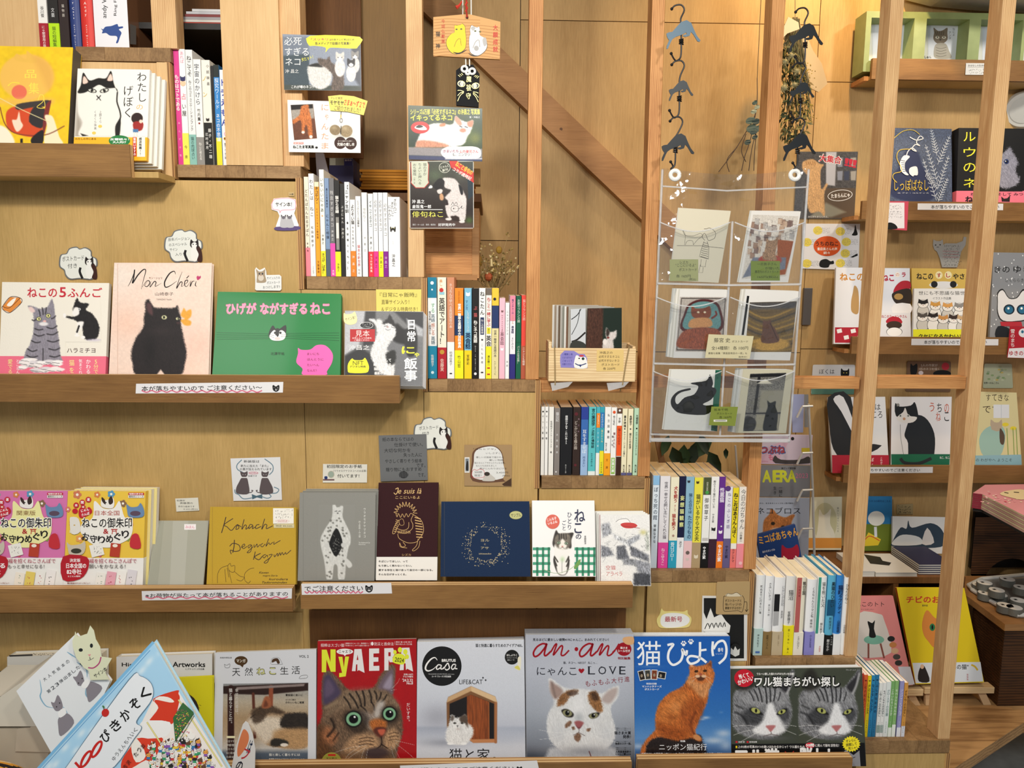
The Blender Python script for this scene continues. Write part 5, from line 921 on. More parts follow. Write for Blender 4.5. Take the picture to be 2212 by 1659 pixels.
for i in range(34):R.ell(1128+RNG.randn()*20,1160+RNG.randn()*34,2.6,2.6,'#8c8c88',.4)
R.ell(1052,1180,22,20,'#c9c9c6',.2);R.ell(1195,1175,24,20,'#c9c9c6',.2)
for x in(1128,1158):R.line([(x-9,888),(x+9,884)],5,'#222')
R.poly(Z('1135 900 1152 900 1143 910'),'#222',2,0);R.done();pr.vtext('ウラオモテヤマネコ',1362,855,1384,1115,'#e9e8e2');pr.vtext('井上奈奈/みふ翠',1320,968,1340,1112,'#e9e8e2');pr.text('The Underworld Cat',1322,1148,1418,1160,'#e9e8e2',.01);pr.text('Nana Inoue',1322,1164,1380,1174,'#e9e8e2',.01);pr.rect(848,735,851,1470,'#7d7c76');endprint(pr,r)
copies(r,D6,Q,pr,2,.011,'#80807a','#cfcdc4',(14,-12),mat='cloth',name='picture_book',labels=['first spare copy behind the grey spotted-cat book','rear spare copy behind the grey spotted-cat book'])
r,pr=face_book('picture_book','dark maroon book with a gold outline of a child hugging a striped cat',D6,Z('1492 642 2003 640 1990 1475 1470 1475'),th=.010,cover='#331418',spine='L',band=(.235,'#ebe7e0'),mat='cloth',**lg)
g='#cfa66a'
pr.line(Z('1636 698 1660 688 1652 725 1638 742 1622 728'),6,'#e0b878',5);pr.text('e suis là',1662,690,1862,736,'#e0b878',-.01,shear=-14);pr.text('ここにいるよ',1636,756,1845,780,'#e0b878',.01)
pe=[]
for k in range(11):a=math.pi*(.98-.096*k*1.0)+.0;pe+=[(1720+68*math.cos(a+.05),905-60*math.sin(a+.05)),(1722+100*math.cos(a-.05),905-100*math.sin(a-.05))]
pr.line(pe,4,g,5);pr.line(Z('1640 905 1650 935 1662 905 1680 940 1695 908 1712 938 1728 905 1745 935 1765 905 1790 915'),4,g,4)
pr.line(Z('1790 915 1860 970 1875 1060 1840 1120 1810 1150 1740 1155 1670 1120 1655 1080'),4,g,5);pr.line(Z('1665 960 1625 1020 1612 1075 1632 1072 1650 1030 1672 990'),4,g,4);pr.line(Z('1650 1060 1720 1075 1775 1040 1785 1000 1770 960 1790 915'),4,g,4);pr.line(Z('1640 1030 1700 1048 1745 1030 1750 980'),4,g,4)
for k in range(8):y=950+k*24;pr.line([(1800+k*2,y-12),(1850+min(k,3)*6,y+2-k*1.5)],8,g,0)
for k in range(7):pr.line([(1622+k*3,1055-k*16),(1645+k*3,1062-k*16)],5,g,0)
for k in range(8):x=1660+k*14;pr.line([(x,1052),(x+2,1076)],5,g,0)
pr.line(Z('1668 965 1690 950 1705 965 1708 1000 1680 1005 1668 985 1668 965'),3,g,4);pr.line(Z('1700 1150 1722 1180 1690 1190 1672 1155 1680 1190 1735 1200'),4,g,4);pr.line(Z('1830 1120 1815 1180 1780 1218 1800 1222 1835 1190 1845 1140'),4,g,4)
pr.text('シズカ',1690,1248,1768,1268,g,.01)
for i,(t,x)in enumerate((('そばにいてほしい、って',1740),('もう寂しく思わないくらい。',1775),('愛する存在と溶け合って自分の一部になる。',1955),('そんな日がきっとくる。',1728))):pr.text(t,1492,1305+i*37,x,1322+i*37,'#3a3634',.02)
endprint(pr,r)
r,pr=face_book('picture_book','navy blue landscape book with a cat shape made of gold dots and a sample sticker',D7,Z('192 950 878 948 888 1535 186 1535'),th=.014,cover='#142a4a',spine='L',mat='cloth',**lg)
V=[]
def incat(x,y):return(440<x<630 and 1200<y<1385 and not(x<470 and y<1290 and x-440<(1290-y)*.25))or((475<x<560)and 1150<y<1210)or(640<x<655 and 1180<y<1330)
n=0
while n<360:
 a=RNG.rand()*6.283;rr_=1+abs(RNG.randn())*.28;x=540+rr_*118*math.cos(a);y=1300+rr_*112*math.sin(a)*(1.1 if math.sin(a)<0 else.95)
 if incat(x,y)or y<1105 or y>1475 or abs(x-535)>190:continue
 n+=1;s_=1.2+RNG.rand()*2.6;pr.l-=1.6e-5;pr.ell(x,y,s_,s_,'#c4b48a',6)
pr.text('ヨル',500,1242,566,1262,'#c4b48a');pr.text('と',526,1276,540,1288,'#c4b48a');pr.text('アサ',500,1302,562,1322,'#c4b48a');pr.text('ishisazuko',485,1350,582,1362,'#c4b48a')
pr.ell(773,1056,52,34,'#3a3f2a');pr.ell(773,1056,49,31,'#b9b878');pr.text('サンプル',735,1042,812,1070,'#333018',.02,rot=-3);pr.rect(214,960,218,1525,'#0c1c34');endprint(pr,r)
r,pr=face_book('picture_book','white book with a sitting tabby over green gingham brush strokes',D7,Z('899 942 1385 942 1398 1535 902 1535'),th=.010,cover='#f2f1f0',spine='L',hard=False,**lg)
gr='#2c8a68'
for x0,x1 in((905,1050),(1215,1392)):
 for y in(1318,1370,1432,1495):pr.rect(x0,y-10,x1-8*(y%3),y+12,'#3c9a78')
 for k in range(3 if x0<1000 else 4):x=x0+35+k*45;pr.rect(x-9,1306,x+9,1530,'#2f8c6a')
 for y in(1318,1370,1432,1495):
  for k in range(3 if x0<1000 else 4):x=x0+35+k*45;pr.rect(x-9,y-10,x+9,y+12,'#176a4c')
R=Ras(pr,Z('1050 1165 1230 1165 1230 1528 1050 1528'),1.0).fill('#f2f1f0')
R.poly(Z('1060 1260 1085 1175 1110 1200 1170 1198 1222 1195 1205 1250 1205 1310 1170 1330 1190 1400 1185 1470 1160 1520 1110 1520 1080 1470 1065 1400 1090 1330 1065 1300'),'#221a14',4);R.poly(Z('1070 1330 1080 1280 1130 1290 1195 1320 1180 1390 1165 1510 1105 1512 1088 1450 1078 1400'),'#f0eeea',5)
R.poly(Z('1072 1255 1100 1205 1190 1205 1198 1280 1170 1318 1100 1310'),'#6f665a',8,fur=.3);
for x in(1110,1128,1146,1164):R.line([(x,1202),(x+2,1245)],7,'#1d1713',2)
R.poly(Z('1110 1290 1136 1240 1170 1290 1150 1322 1118 1320'),'#efe9e0',6);R.ell(1108,1272,15,12,'#222',.2);R.ell(1108,1272,12,9,'#a8bfa0',.2);R.ell(1166,1276,15,12,'#222',.2);R.ell(1166,1276,12,9,'#a8bfa0',.2);R.ell(1108,1272,4,8,'#111',.3);R.ell(1166,1276,4,8,'#111',.3);R.ell(1136,1300,8,5,'#c08078',.3);R.line(Z('1120 1315 1136 1308 1152 1316'),3,'#333')
for a,b in(((1075,1380),(1100,1420)),((1072,1400),(1092,1450)),((1185,1380),(1165,1420)),((1188,1410),(1168,1455))):R.line([a,b],9,'#221a14',3)
R.line([(1134,1400),(1132,1505)],3,'#555');R.glow(1136,1400,20,24,'#b9d4a8',.8);R.done()
pr.line(Z('990 1480 1090 1510 1190 1480 1250 1430 1280 1400'),4,'#9ab08c',5);pr.poly(Z('1225 1465 1250 1420 1275 1400 1272 1435 1240 1475'),'#6a9a4a',4)
pr.text('ね',1230,1012,1312,1108,'#1d2348',.02);pr.text('こ',1230,1120,1285,1196,'#1d2348',.03);pr.text('の',1240,1205,1282,1242,'#1d2348',.02);pr.vtext('ひとり',1170,1030,1212,1175,'#2a2f50',.0,fit=1);pr.vtext('ごと',1130,1095,1166,1180,'#2a2f50',0,fit=1)
pr.ell(1060,1107,54,56,'#d8604e');pr.text('こんな子',1015,1076,1090,1098,'#fff',.02,rot=-14);pr.text('いるよね',1022,1104,1096,1124,'#fff',.02,rot=-14);pr.vtext('星磨葉澪',1305,1215,1322,1285,'#444');endprint(pr,r)
Q=Z('1430 1052 1815 1050 1826 1608 1436 1605')
r,pr=face_book('picture_book','white book with a town sketch and a cat flying on a red leaf',D7,Q,stack=3,th=.008,cover='#ebeae8',spine='L',hard=False,spinecol='#b8302c',Yb=1.515,Yt=1.588)
R=Ras(pr,Z('1431 1054 1814 1052 1824 1606 1436 1604'),1.1).fill('#e9e8e6')
for pts,c in((Z('1440 1130 1500 1110 1520 1200 1450 1230'),'#9a9ca2'),(Z('1530 1200 1640 1250 1640 1290 1540 1240'),'#c4c6ca'),(Z('1640 1250 1740 1200 1740 1240 1650 1300'),'#a8abb2'),(Z('1560 1300 1620 1290 1660 1400 1560 1400'),'#5e6068'),(Z('1660 1290 1810 1370 1810 1420 1670 1370'),'#6a6c74'),(Z('1436 1290 1500 1310 1540 1370 1440 1380'),'#7c7e86'),(Z('1690 1510 1824 1500 1824 1606 1690 1604'),'#3f4148'),(Z('1600 1390 1700 1400 1710 1450 1610 1440'),'#86888e'),(Z('1700 1400 1824 1430 1824 1520 1720 1500'),'#8c8e96'),(Z('1780 1190 1810 1180 1814 1330 1790 1330'),'#b4b8b0')):R.poly(pts,c,8,0,jag=6,fur=.5,ang=88,fw=2)
R.glow(1765,1190,30,24,'#c9c27a',.8);R.noise(.1,3)
for i in range(70):x=1440+RNG.rand()*370;y=1190+RNG.rand()*400;a=RNG.rand()*3;L_=14+RNG.rand()*30;R.line([(x,y),(x+L_*math.cos(a),y+L_*math.sin(a))],2.2,'#3a3c44',1,a=.6)if not(y>1430 and x<1680)else None
R.done();pr.poly(Z('1552 1110 1580 1090 1640 1085 1668 1120 1640 1140 1600 1135 1590 1120'),'#f2f0ee',4);pr.line(Z('1552 1110 1580 1090 1640 1085 1668 1120'),3,'#555',4);pr.poly(Z('1588 1130 1620 1115 1690 1118 1720 1140 1680 1158 1620 1155'),'#c83c3a',4);pr.line([(1600,1140),(1740,1158)],4,'#9a2a2a',3)
pr.text('空猫',1475,1448,1550,1482,'#c04440');pr.text('アラベラ',1478,1498,1602,1530,'#c04440');endprint(pr,r)
copies(r,D7,Q,pr,3,.008,'#dfe0dc','#e6e4de',(-10,-10),name='picture_book',labels=['%s spare copy behind the town-sketch flying cat book'%t for t in('first','second','rearmost')])
r,pr=face_book('art_book','white art book half hidden behind the tilted picture book',E4,Z('1070 592 1950 562 1952 1720 1070 1720'),th=.022,cover='#d9d8d6',spine='L',Yb=1.53,Yt=1.585)
pr.text('Artworks',1588,638,1885,684,'#1a1a1a',.035);pr.text('o',1535,650,1562,684,'#1a1a1a',.03);pr.text('Higuchi Yuk',1120,645,1500,690,'#1a1a1a',.03);pr.text('ヒグチユウコ作品集',1705,695,1878,712,'#444',.02);endprint(pr,r)
r,pr=face_book('picture_book','lime yellow book with a dark round cat picture, lower left',E4,Z('1560 790 1955 770 1958 1720 1560 1720'),th=.009,cover='#d6cc1c',spine='L',Yb=1.51,Yt=1.55)
for i,ch in enumerate('ふたりのねこ'):pr.text(ch,1650+i*34,862+i*29+i*i*1.0,1676+i*34,890+i*29+i*i*1.0,'#3a3a10',.01,rot=35)
pr.ell(1700,1110,132,180,'#2f2622');pr.ell(1680,1120,90,130,'#7c6a5a');endprint(pr,r)
r,pr=face_book('art_book','thick white book with a black speckled edge at the lower left',E4,Z('66 590 935 560 940 1500 66 1500'),th=.03,cover='#cfccc4',spine='L',Yb=1.545,Yt=1.59)
pr.poly(Z('80 575 300 565 300 582 90 590'),'#3a3632');pr.scribble(300,552,930,580,'#222',5,1);endprint(pr,r)
r,pr=face_book('art_book','black ornamented flower-pattern book at the lower left edge',E4,Z('-400 745 340 740 340 1500 -400 1500'),th=.02,cover='#141213',spine='L',Yb=1.49,Yt=1.53)
for i in range(60):
 x,y=RNG.rand()*330,760+RNG.rand()*180;c=['#8a8a84','#6a3a5a','#b0b0a8','#4a5a3a'][i%4]
 for k in range(5):a=k*1.257+i;pr.ell(x+9*math.cos(a),y+9*math.sin(a),6,3,c,8,rot=math.degrees(a))
 pr.l-=8e-5*.9
endprint(pr,r)
bx=thing('storage_bin','cream plastic bin with a lid seam under the tilted white book','container',tuple(P(60,1600,1.46)))
def pp(x,y,Y):return P(*E4(x,y),Y)
MB().prism([pp(-300,1230,1.36),pp(-300,960,1.36),pp(0,960,1.36),pp(180,835,1.36),pp(330,835,1.36),pp(420,1230,1.36)],Vector((0,.12,0)),'#d9d3c4').build('lid','plastic',bx,bevel=.004)
MB().prism([pp(-300,1245,1.365),pp(430,1245,1.365),pp(480,2026,1.365),pp(-300,2006,1.365)],Vector((0,.11,0)),'#bdb3a0').build('body','plastic',bx,bevel=.004)
MB().prism([pp(155,1255,1.362),pp(275,1240,1.362),pp(310,1205,1.362),pp(500,1200,1.362),pp(500,1470,1.362),pp(140,1460,1.362)],Vector((0,.01,0)),'#c4b9a6').build('latch','plastic',bx,bevel=.003)
tp=pp(60,1600,1.30);zt=P(*E4(1400,2400),1.26).z;rz=(tp.z+.011-zt)/2;m=MB();m.ball((tp.x-.06,1.30,zt+rz),.105,'#e09a2c',64,36,(1.15,.45,rz/.105))
TB=thing('low_table','low wooden table under the tilted books and the bin, lower left','table',(-.8,1.3,0));MB().box(-1.25,-.36,1.14,1.48,zt-.025,zt-.0005).build('table_top','oak',TB);[MB().box(x,x+.04,y,y+.04,.001,zt-.0255).build('leg','oak',TB)for x in(-1.2,-.45)for y in(1.18,1.42)];
for k in range(len(m.c)):v=math.sin(k%64*.6+1.4*math.sin(k//64*.35));m.c[k]=lin('#1c1210')if v>.75 else lin('#f4e2b8')if v<-.8 else m.c[k]
m.build('plush_toy','leaf',None,smooth=True,origin=(tp.x-.06,1.30,tp.z-.1),label='orange tiger-striped plush at the bottom left corner',category='soft toy')
Q=Z('650 415 1060 770 580 1780 150 905')
def tilt(name,lab,q,Y0,th,cover):
 pl=Plane(P(*E4(*q[0]),Y0),(0,-1,.12),E4);c=[pl(*E4(*p))for p in(q[3],q[2],q[1],q[0])];n=pl.n;root=thing(name,lab,'book',tuple((c[0]+c[1])/2))
 MB().hexa(c,[p-n*.0015 for p in c],cover).hexa([p-n*(th-.0015)for p in c],[p-n*th for p in c],cover).build('cover','print',root)
 mid=(c[0]+c[1]+c[2]+c[3])/4;s=[mid+(p-mid)*.975 for p in c];MB().hexa([p-n*.0016 for p in s],[p-n*(th-.0016)for p in s],'#ded8c8').build('page_block','paper',root)
 pr=Pr(pl,E4,lift=.0002);return root,pr
r,pr=tilt('picture_book','tilted white picture book with two grey cats and ribbons, lower left',Z('690 385 1010 820 600 1700 150 905'),1.33,.01,'#e8ebee')
gc='#8a848c'
for p in(Z('615 545 660 575 700 600'),Z('705 640 790 700 800 780'),Z('365 800 380 900 370 960 420 1040 490 1060'),Z('580 1050 600 1080 620 1110'),Z('790 880 790 940 830 990')):pr.line(p,12,'#86b2cc',5,1)
pr.poly(Z('670 775 705 770 740 715 770 790 772 850 720 855 700 820'),gc,3);pr.poly(Z('770 830 850 820 940 880 830 1005 800 960 790 880'),gc,4);pr.poly(Z('745 860 790 800 830 810 790 880'),'#f2f2f2',4)
pr.poly(Z('468 1005 500 1010 530 940 570 1010 572 1070 520 1090 490 1060'),gc,3);pr.poly(Z('540 1150 620 1110 680 1200 560 1320 535 1230'),gc,4);pr.poly(Z('535 1100 590 1060 608 1110 550 1150'),'#f4f4f4',4)
for x,y in((722,832),(755,790),(520,1050),(548,1015)):pr.ell(x,y,5,7,'#222')
for i,ch in enumerate('大人気絵本の'):pr.text(ch,395+i*42,780-i*32,427+i*42,812-i*32,'#3a3f44',.0,rot=-37)
for i,ch in enumerate('第23弾出ました！'):pr.text(ch,430+i*38,890-i*31,466+i*38,922-i*31,'#3a3f44',.01,rot=-37)
endprint(pr,r)
c_=card('sign_card','cream cat-head cut-out sign on the corner of the tilted white book',E4,None,1.315,.0008,'#e6e8c8','sign',outline=Z('690 360 712 410 780 385 800 380 828 305 862 350 880 430 920 500 932 590 1028 605 985 680 968 740 1000 800 830 805 815 720 770 690 700 600 668 500 665 440 685 400'))
c_.ell(742,528,19,16,'#23282a');c_.ell(840,488,14,20,'#23282a');c_.poly(Z('806 570 836 566 824 588'),'#e89aa0');c_.line(Z('810 622 830 618 824 590 830 618 848 608 862 600'),4,'#444',3);c_.line(Z('810 690 860 692 910 650 928 592'),11,'#b8407c',5);c_.text('サイン本',855,715,990,755,'#333',.02,rot=-33);c_.fin()
r,pr=tilt('picture_book','tilted sky blue picture book with a red-white tent and many cats',Z('1410 455 2130 1700 1400 2400 330 1640'),1.26,.014,'#b4d9ee')
R=Ras(pr,Z('1405 470 1960 1440 1480 1800 350 1660'),1.5).fill('#a9d4f0')
for i in range(14):R.glow(400+i*80+RNG.rand()*60,1650-i*85+RNG.rand()*120-60,60,30,'#e6f2f8',.7,-50)
R.done()
pr.line([(330,1640),(1410,455)],26,'#7db8e0');pr.line([(350,1660),(1380,530)],6,'#5a96c8')
pr.poly(Z('1640 905 2100 1650 1560 1750 1100 1720 1130 1540 1410 975'),'#f0e9e4')
pr.poly(Z('1410 975 1625 898 1640 930 1650 990 1590 1200 1520 1180 1370 1190 1455 1060'),'#d63c24',4);pr.poly(Z('1120 1540 1200 1420 1260 1340 1390 1340 1500 1345 1400 1560 1340 1540 1200 1620 1120 1640'),'#dc4028',3);pr.poly(Z('1385 1120 1455 1060 1415 985 1560 1010 1600 1000 1540 960 1430 970'),'#f2ece4',3);pr.poly(Z('1205 1420 1260 1345 1340 1500 1250 1560'),'#f2ece4',3);pr.poly(Z('1300 1190 1560 1190 1530 1320 1290 1330'),'#f0efee',3)
for p in(Z('1640 985 1770 1180 2040 1600'),Z('1350 1190 1500 1420 1640 1620')):pr.line(p,15,'#b8a85a',4);pr.line(p,9,'#ece29a',4)
cc=['#f4f0ea','#e9a24a','#2a2628','#f0ece6','#d8d0c8','#6a4a3a','#f0ece6']
for i in range(120):
 u=RNG.rand();v=RNG.rand();x=1420+u*500+v*60-80*(1-u);y=1380+v*260+abs(u-.5)*40-60*u
 if y>1640 or x>1990+(y-1640)*.5:continue
 pr.l-=4e-5;pr.ell(x,y,25,21,'#3a3030',10);pr.ell(x,y,22,18,cc[i%7],10);pr.poly([(x-18,y-12),(x-16,y-32),(x-3,y-17)],cc[(i+1)%7]);pr.poly([(x+18,y-12),(x+16,y-32),(x+3,y-17)],cc[i%7]);pr.ell(x-8,y,3,4,'#222',6);pr.ell(x+8,y,3,4,'#222',6);pr.poly([(x-14,y+16),(x+14,y+16),(x+18,y+38),(x-18,y+38)],['#c83a3a','#3a7ab0','#e8c83a','#8a5ab0','#3a9a6a'][i%5]);pr.l-=6e-5
for x,y in((1735,1290),(1760,1320)):pr.ell(x,y,34,30,'#f4f0ea',12)
pr.poly(Z('1590 1150 1680 1010 1780 1100 1610 1360'),'#3a6a3c');pr.scribble(1610,1060,1750,1300,'#c84a6a',7,5);pr.scribble(1600,1090,1740,1330,'#e8d04a',6,5);pr.line([(1605,1370),(1780,1110)],8,'#2c5c2c');pr.line([(1630,1385),(1785,1130)],5,'#2c5c2c')
pr.poly(Z('620 1640 650 1540 1180 800 1290 765 1395 840 1400 980 1260 1180 1305 1240 1240 1340 1000 1640'),'#5a7a90',5);pr.poly(Z('626 1640 656 1540 1186 806 1290 770 1390 842 1395 978 1252 1180 1298 1240 1234 1338 994 1640'),'#e9edf2',5)
def chs(t,x0,y0,dx,dy,s,c,b,rot):[pr.text(ch,x0+i*dx,y0+i*dy,x0+s+i*dx,y0+s*1.1+i*dy,c,b,rot=rot)for i,ch in enumerate(t)if ch!=' ']
chs('ぴきかぞく',925,1270,90,-98,90,'#131313',.03,-45);pr.ring(888,1440,38,92,24,'#c8241e',rot=30);pr.ring(790,1530,38,92,24,'#c8241e',rot=30);pr.line(Z('690 1560 760 1640 800 1700'),24,'#c8241e')
chs('ゆうえんちへいく',1030,1505,28,-37,34,'#1c1c1c',.01,-52);chs('古沢 たつお',1130,1580,33,-38,36,'#2a1a18',.02,-50)
pr.ell(968,1105,34,38,'#c42a24',rot=20);pr.line([(958,1075),(940,1040)],5,'#4a3a20');pr.ell(952,1050,14,7,'#3c7a3c',rot=60);endprint(pr,r)
c_=card('sign_card','leaf-shaped white sign with orange cat ear in front of the calico magazine',E5,None,1.42,.001,'#ecebea','sign',outline=Z('250 1640 280 1480 330 1300 360 1210 385 1182 410 1200 450 1300 475 1440 470 1640 460 1850 235 1850'))
c_.poly(Z('320 1510 310 1430 345 1300 372 1255 408 1290 415 1350 390 1420'),'#e8885a',4);c_.text('は',408,1360,440,1480,'#1c2c4c',.04,rot=18);c_.text('フ',355,1440,410,1540,'#c83c4a',.03,rot=25);c_.text('の',300,1550,355,1640,'#1c1c2c',.03,rot=20);c_.fin()
# ================================================================ magazines on the lowest ledges
def catnose(R,x,y,s,c='#b0605a'):
 R.poly([(x-s,y-s*.7),(x+s,y-s*.7),(x+s*.5,y+s*.2),(x,y+s*.7),(x-s*.5,y+s*.2)],c,3)
def eye(R,x,y,rx,ry,iris,rot=0,pr=.55,slit=False,rim='#15110e'):
 R.ell(x,y,rx*1.18,ry*1.22,rim,.12,rot);R.ell(x,y,rx,ry,iris,.12,rot);R.ell(x,y,rx*(.25 if slit else pr),ry*(.85 if slit else pr),'#070708',.2,rot);R.ell(x+rx*.15,y-ry*.3,rx*.14,ry*.14,'#ffffff',.4)
def whisk(R,pts,c='#e8e4dc',w=2.2):R.line(pts,w,c,1.2,a=.75)
mag=dict(hard=False,Yb=1.512,Yt=1.575)
r,pr=face_book('magazine','white magazine with a photo of a calico cat lying down, left of the red one',E5,Z('108 553 1035 520 1030 1720 88 1720'),th=.008,cover='#d4d6dc',spine='R',cat='magazine',**mag)
R=Ras(pr,Z('180 838 962 828 955 1700 168 1700'),1.2).fill('#b09a82')
R.vgrad([(830,'#8a8d90'),(1000,'#b3a794'),(1150,'#a78d6c'),(1300,'#b19a7d'),(1430,'#c9c4bd'),(1480,'#55606e'),(1660,'#47505e')])
R.poly(Z('170 860 960 830 960 900 560 940 180 930'),'#2b1a17',5,0)
R.line([(250,880),(250,1700)],60,'#2f1512',4,0);R.line([(455,930),(470,1330)],26,'#5b2f23',3,0);R.line([(620,870),(615,1050)],40,'#8d4a31',5,0)
R.poly(Z('300 870 930 838 920 860 310 895'),'#8a7b78',4,0)
R.poly(Z('430 1085 520 1045 560 960 600 965 625 1050 740 1090 850 1110 955 1150 955 1415 700 1425 560 1390 500 1300 450 1260 400 1200'),'#a58a6d',6,6,jag=5,fur=.25,ang=20)
R.poly(Z('400 1190 460 1130 560 1140 700 1150 730 1230 640 1330 560 1390 510 1330 450 1260'),'#d9cbb8',22,5,jag=8,fur=.12,ang=60)
R.poly(Z('440 1090 530 1045 620 1040 740 1095 700 1120 600 1110 540 1180 460 1200'),'#3a2c22',14,5,a=.85,jag=10,fur=.5,ang=30)
R.poly(Z('535 1060 560 965 600 960 618 1050'),'#9c5b3c',8,3);R.poly(Z('550 1050 570 990 592 1040'),'#6b3a28',8,3)
R.poly(Z('740 1120 850 1105 955 1120 955 1250 800 1255 700 1220'),'#2a2421',10,5,jag=10,fur=.4,ang=20)
R.poly(Z('640 1280 800 1250 955 1260 955 1415 700 1420'),'#b48d60',22,5,a=.8,fur=.2,ang=20)
R.poly(Z('612 1385 650 1340 760 1360 770 1400 640 1415'),'#2c2a26',8,5,jag=5);R.ell(740,1400,36,16,'#e6ddd0',.3)
R.line([(430,1150),(470,1120)],7,'#2a1e16',3);R.noise(.08,7);R.done()
pr.text('天',262,695,335,768,'#1c1a18',.01);pr.text('然',377,690,452,765,'#1c1a18',.01)
pr.text('ね',488,690,565,755,'#3c3a20',.05);pr.text('ね',490,692,563,753,'#dcdc8c');pr.text('こ',605,690,662,752,'#3c3a20',.05);pr.text('こ',607,692,660,750,'#dcdc8c')
pr.text('生',703,682,778,752,'#1c1a18',.01);pr.text('活',808,675,885,750,'#1c1a18',.01)
pr.text('VOL 2',876,575,965,598,'#333',.02);pr.ell(343,626,60,42,'#4a3216');pr.poly(Z('325 660 372 655 358 688'),'#4a3216');pr.text('マンガ',302,612,384,642,'#f2ece0',.02)
pr.text('別冊天然生活',150,592,258,606,'#555',.02);pr.line(Z('190 660 200 690 235 688 240 655 212 668 190 658'),3,'#555',4)
pr.line(Z('615 655 630 605 690 600 720 650 715 660 620 660'),3,'#888',3);pr.poly(Z('625 640 635 612 680 605 700 645 680 655 665 630 640 640'),'#4c3422',3)
pr.line(Z('875 790 895 765 950 760 945 785 880 792'),3,'#666',3)
pr.vtext('猫と暮らすことだ。',230,880,265,1222,'#f0ece8',.01);pr.vtext('幸せの近道は、',288,880,320,1140,'#d9d2cc',.01)
pr.text('看板猫に会いに',752,932,910,952,'#2a2624',.03);pr.text('オルネコ部の',752,978,846,992,'#2a2624',.02);pr.text('かわいいねこ雑貨',752,1000,922,1020,'#2a2624',.03)
pr.text('猫と楽しく暮らすには',600,1478,885,1502,'#e9e6e0',.02);pr.text('料理家 ワタナベマキさんとハチとハットリ',600,1522,922,1542,'#dedad4',.02);pr.text('モデル kazumiさんとザー',600,1552,830,1570,'#dedad4',.02);pr.text('インテリアデザイナー 小林マナさんとマロン',600,1578,920,1598,'#dedad4',.02)
pr.rect(210,1318,288,1338,'#e6e0b8');pr.rect(205,1552,268,1572,'#e6e0b8')
for i,t in enumerate(['今日マチ子','伊藤理佐','おえちびコ','谷口菜津子','北原史緒']):pr.text(t,205,1355+i*36,305,1378+i*36,'#e0dad2',.01)
endprint(pr,r)
r,pr=face_book('magazine','bright red magazine with a wide-eyed tabby face filling the cover',E5,Z('1047 445 1955 425 1958 1720 1036 1720'),th=.009,cover='#a8161c',spine='R',cat='magazine',mat='gloss',**mag)
R=Ras(pr,Z('1047 446 1954 426 1950 1700 1036 1700'),1.0).fill('#a8171d');R.noise(.03,60)
fur=dict(fur=.45,fl=20,fw=3)
R.poly(Z('1088 1100 1080 960 1090 790 1110 728 1160 722 1240 790 1330 890 1420 900 1560 870 1620 760 1690 680 1745 660 1765 720 1752 850 1740 950 1800 1040 1825 1160 1828 1300 1790 1420 1780 1520 1820 1620 1840 1700 1036 1700 1037 1280 1070 1190'),'#6a5442',9,6,jag=10,ang=70,**fur)
R.poly(Z('1037 1250 1110 1230 1160 1400 1300 1560 1300 1700 1037 1700'),'#55341e',40,5,a=.8,ang=60,**fur)
R.poly(Z('1100 1020 1098 820 1125 755 1165 760 1230 850 1260 930 1180 1000'),'#4a3f57',18,5);R.poly(Z('1120 960 1115 850 1150 800 1200 900'),'#64546c',16,5,a=.8)
R.poly(Z('1600 880 1660 760 1735 700 1745 800 1735 930 1680 900'),'#6d5d68',16,5);R.poly(Z('1650 870 1700 780 1730 760 1725 880'),'#aaa0b4',14,5,a=.7)
R.line(Z('1232 1000 1180 1030 1120 1060'),26,'#8a745c',12)
R.poly(Z('1330 900 1600 890 1740 960 1800 1060 1650 1000 1500 1100 1300 1060 1130 1120'),'#8b7660',30,5,a=.6,ang=80,**fur)
for k,(x0,y0,x1,y1,w)in enumerate([(1340,930,1420,1060,16),(1400,910,1450,1040,14),(1460,905,1480,1040,16),(1520,900,1540,1010,15),(1570,905,1590,980,13),(1290,960,1350,1060,14),(1630,920,1600,1000,13),(1680,940,1630,1010,12),(1440,1040,1500,1100,12),(1545,1010,1570,1080,12)]):
 R.line([(x0,y0),((x0+x1)/2+8,(y0+y1)/2),(x1,y1)],w,'#1c1512',5,a=.85)
R.poly(Z('1600 1010 1660 1005 1650 1080 1590 1160 1560 1120'),'#c8c2bd',20,5,a=.8);R.poly(Z('1430 1100 1540 1110 1600 1180 1560 1260 1500 1230'),'#9c8e84',20,5,a=.8,ang=40,**fur)
R.poly(Z('1280 1130 1380 1070 1480 1100 1520 1190 1450 1290 1330 1260'),'#1a1411',24,5,a=.6,jag=5)
R.poly(Z('1630 1080 1700 1040 1780 1070 1800 1150 1740 1210 1660 1190'),'#1a1411',22,5,a=.6,jag=4)
eye(R,1377,1163,68,64,'#7fb08a',0,.62);eye(R,1707,1115,58,58,'#7fb08a',0,.62)
R.poly(Z('1530 1180 1600 1160 1680 1190 1660 1260 1580 1280 1530 1230'),'#a8602e',16,5,ang=60,**fur);R.poly(Z('1560 1265 1600 1235 1670 1245 1680 1290 1640 1330 1590 1320'),'#5a2c22',9,5);R.poly(Z('1600 1262 1665 1258 1655 1300 1625 1310'),'#c05c44',7,4)
R.poly(Z('1140 1230 1230 1310 1180 1400 1090 1330'),'#a56844',26,5,a=.8,ang=45,**fur);R.line(Z('1170 1160 1200 1240 1140 1320'),22,'#1e1612',9,a=.8);R.line([(1240,1290),(1190,1360)],14,'#1e1612',7,a=.7)
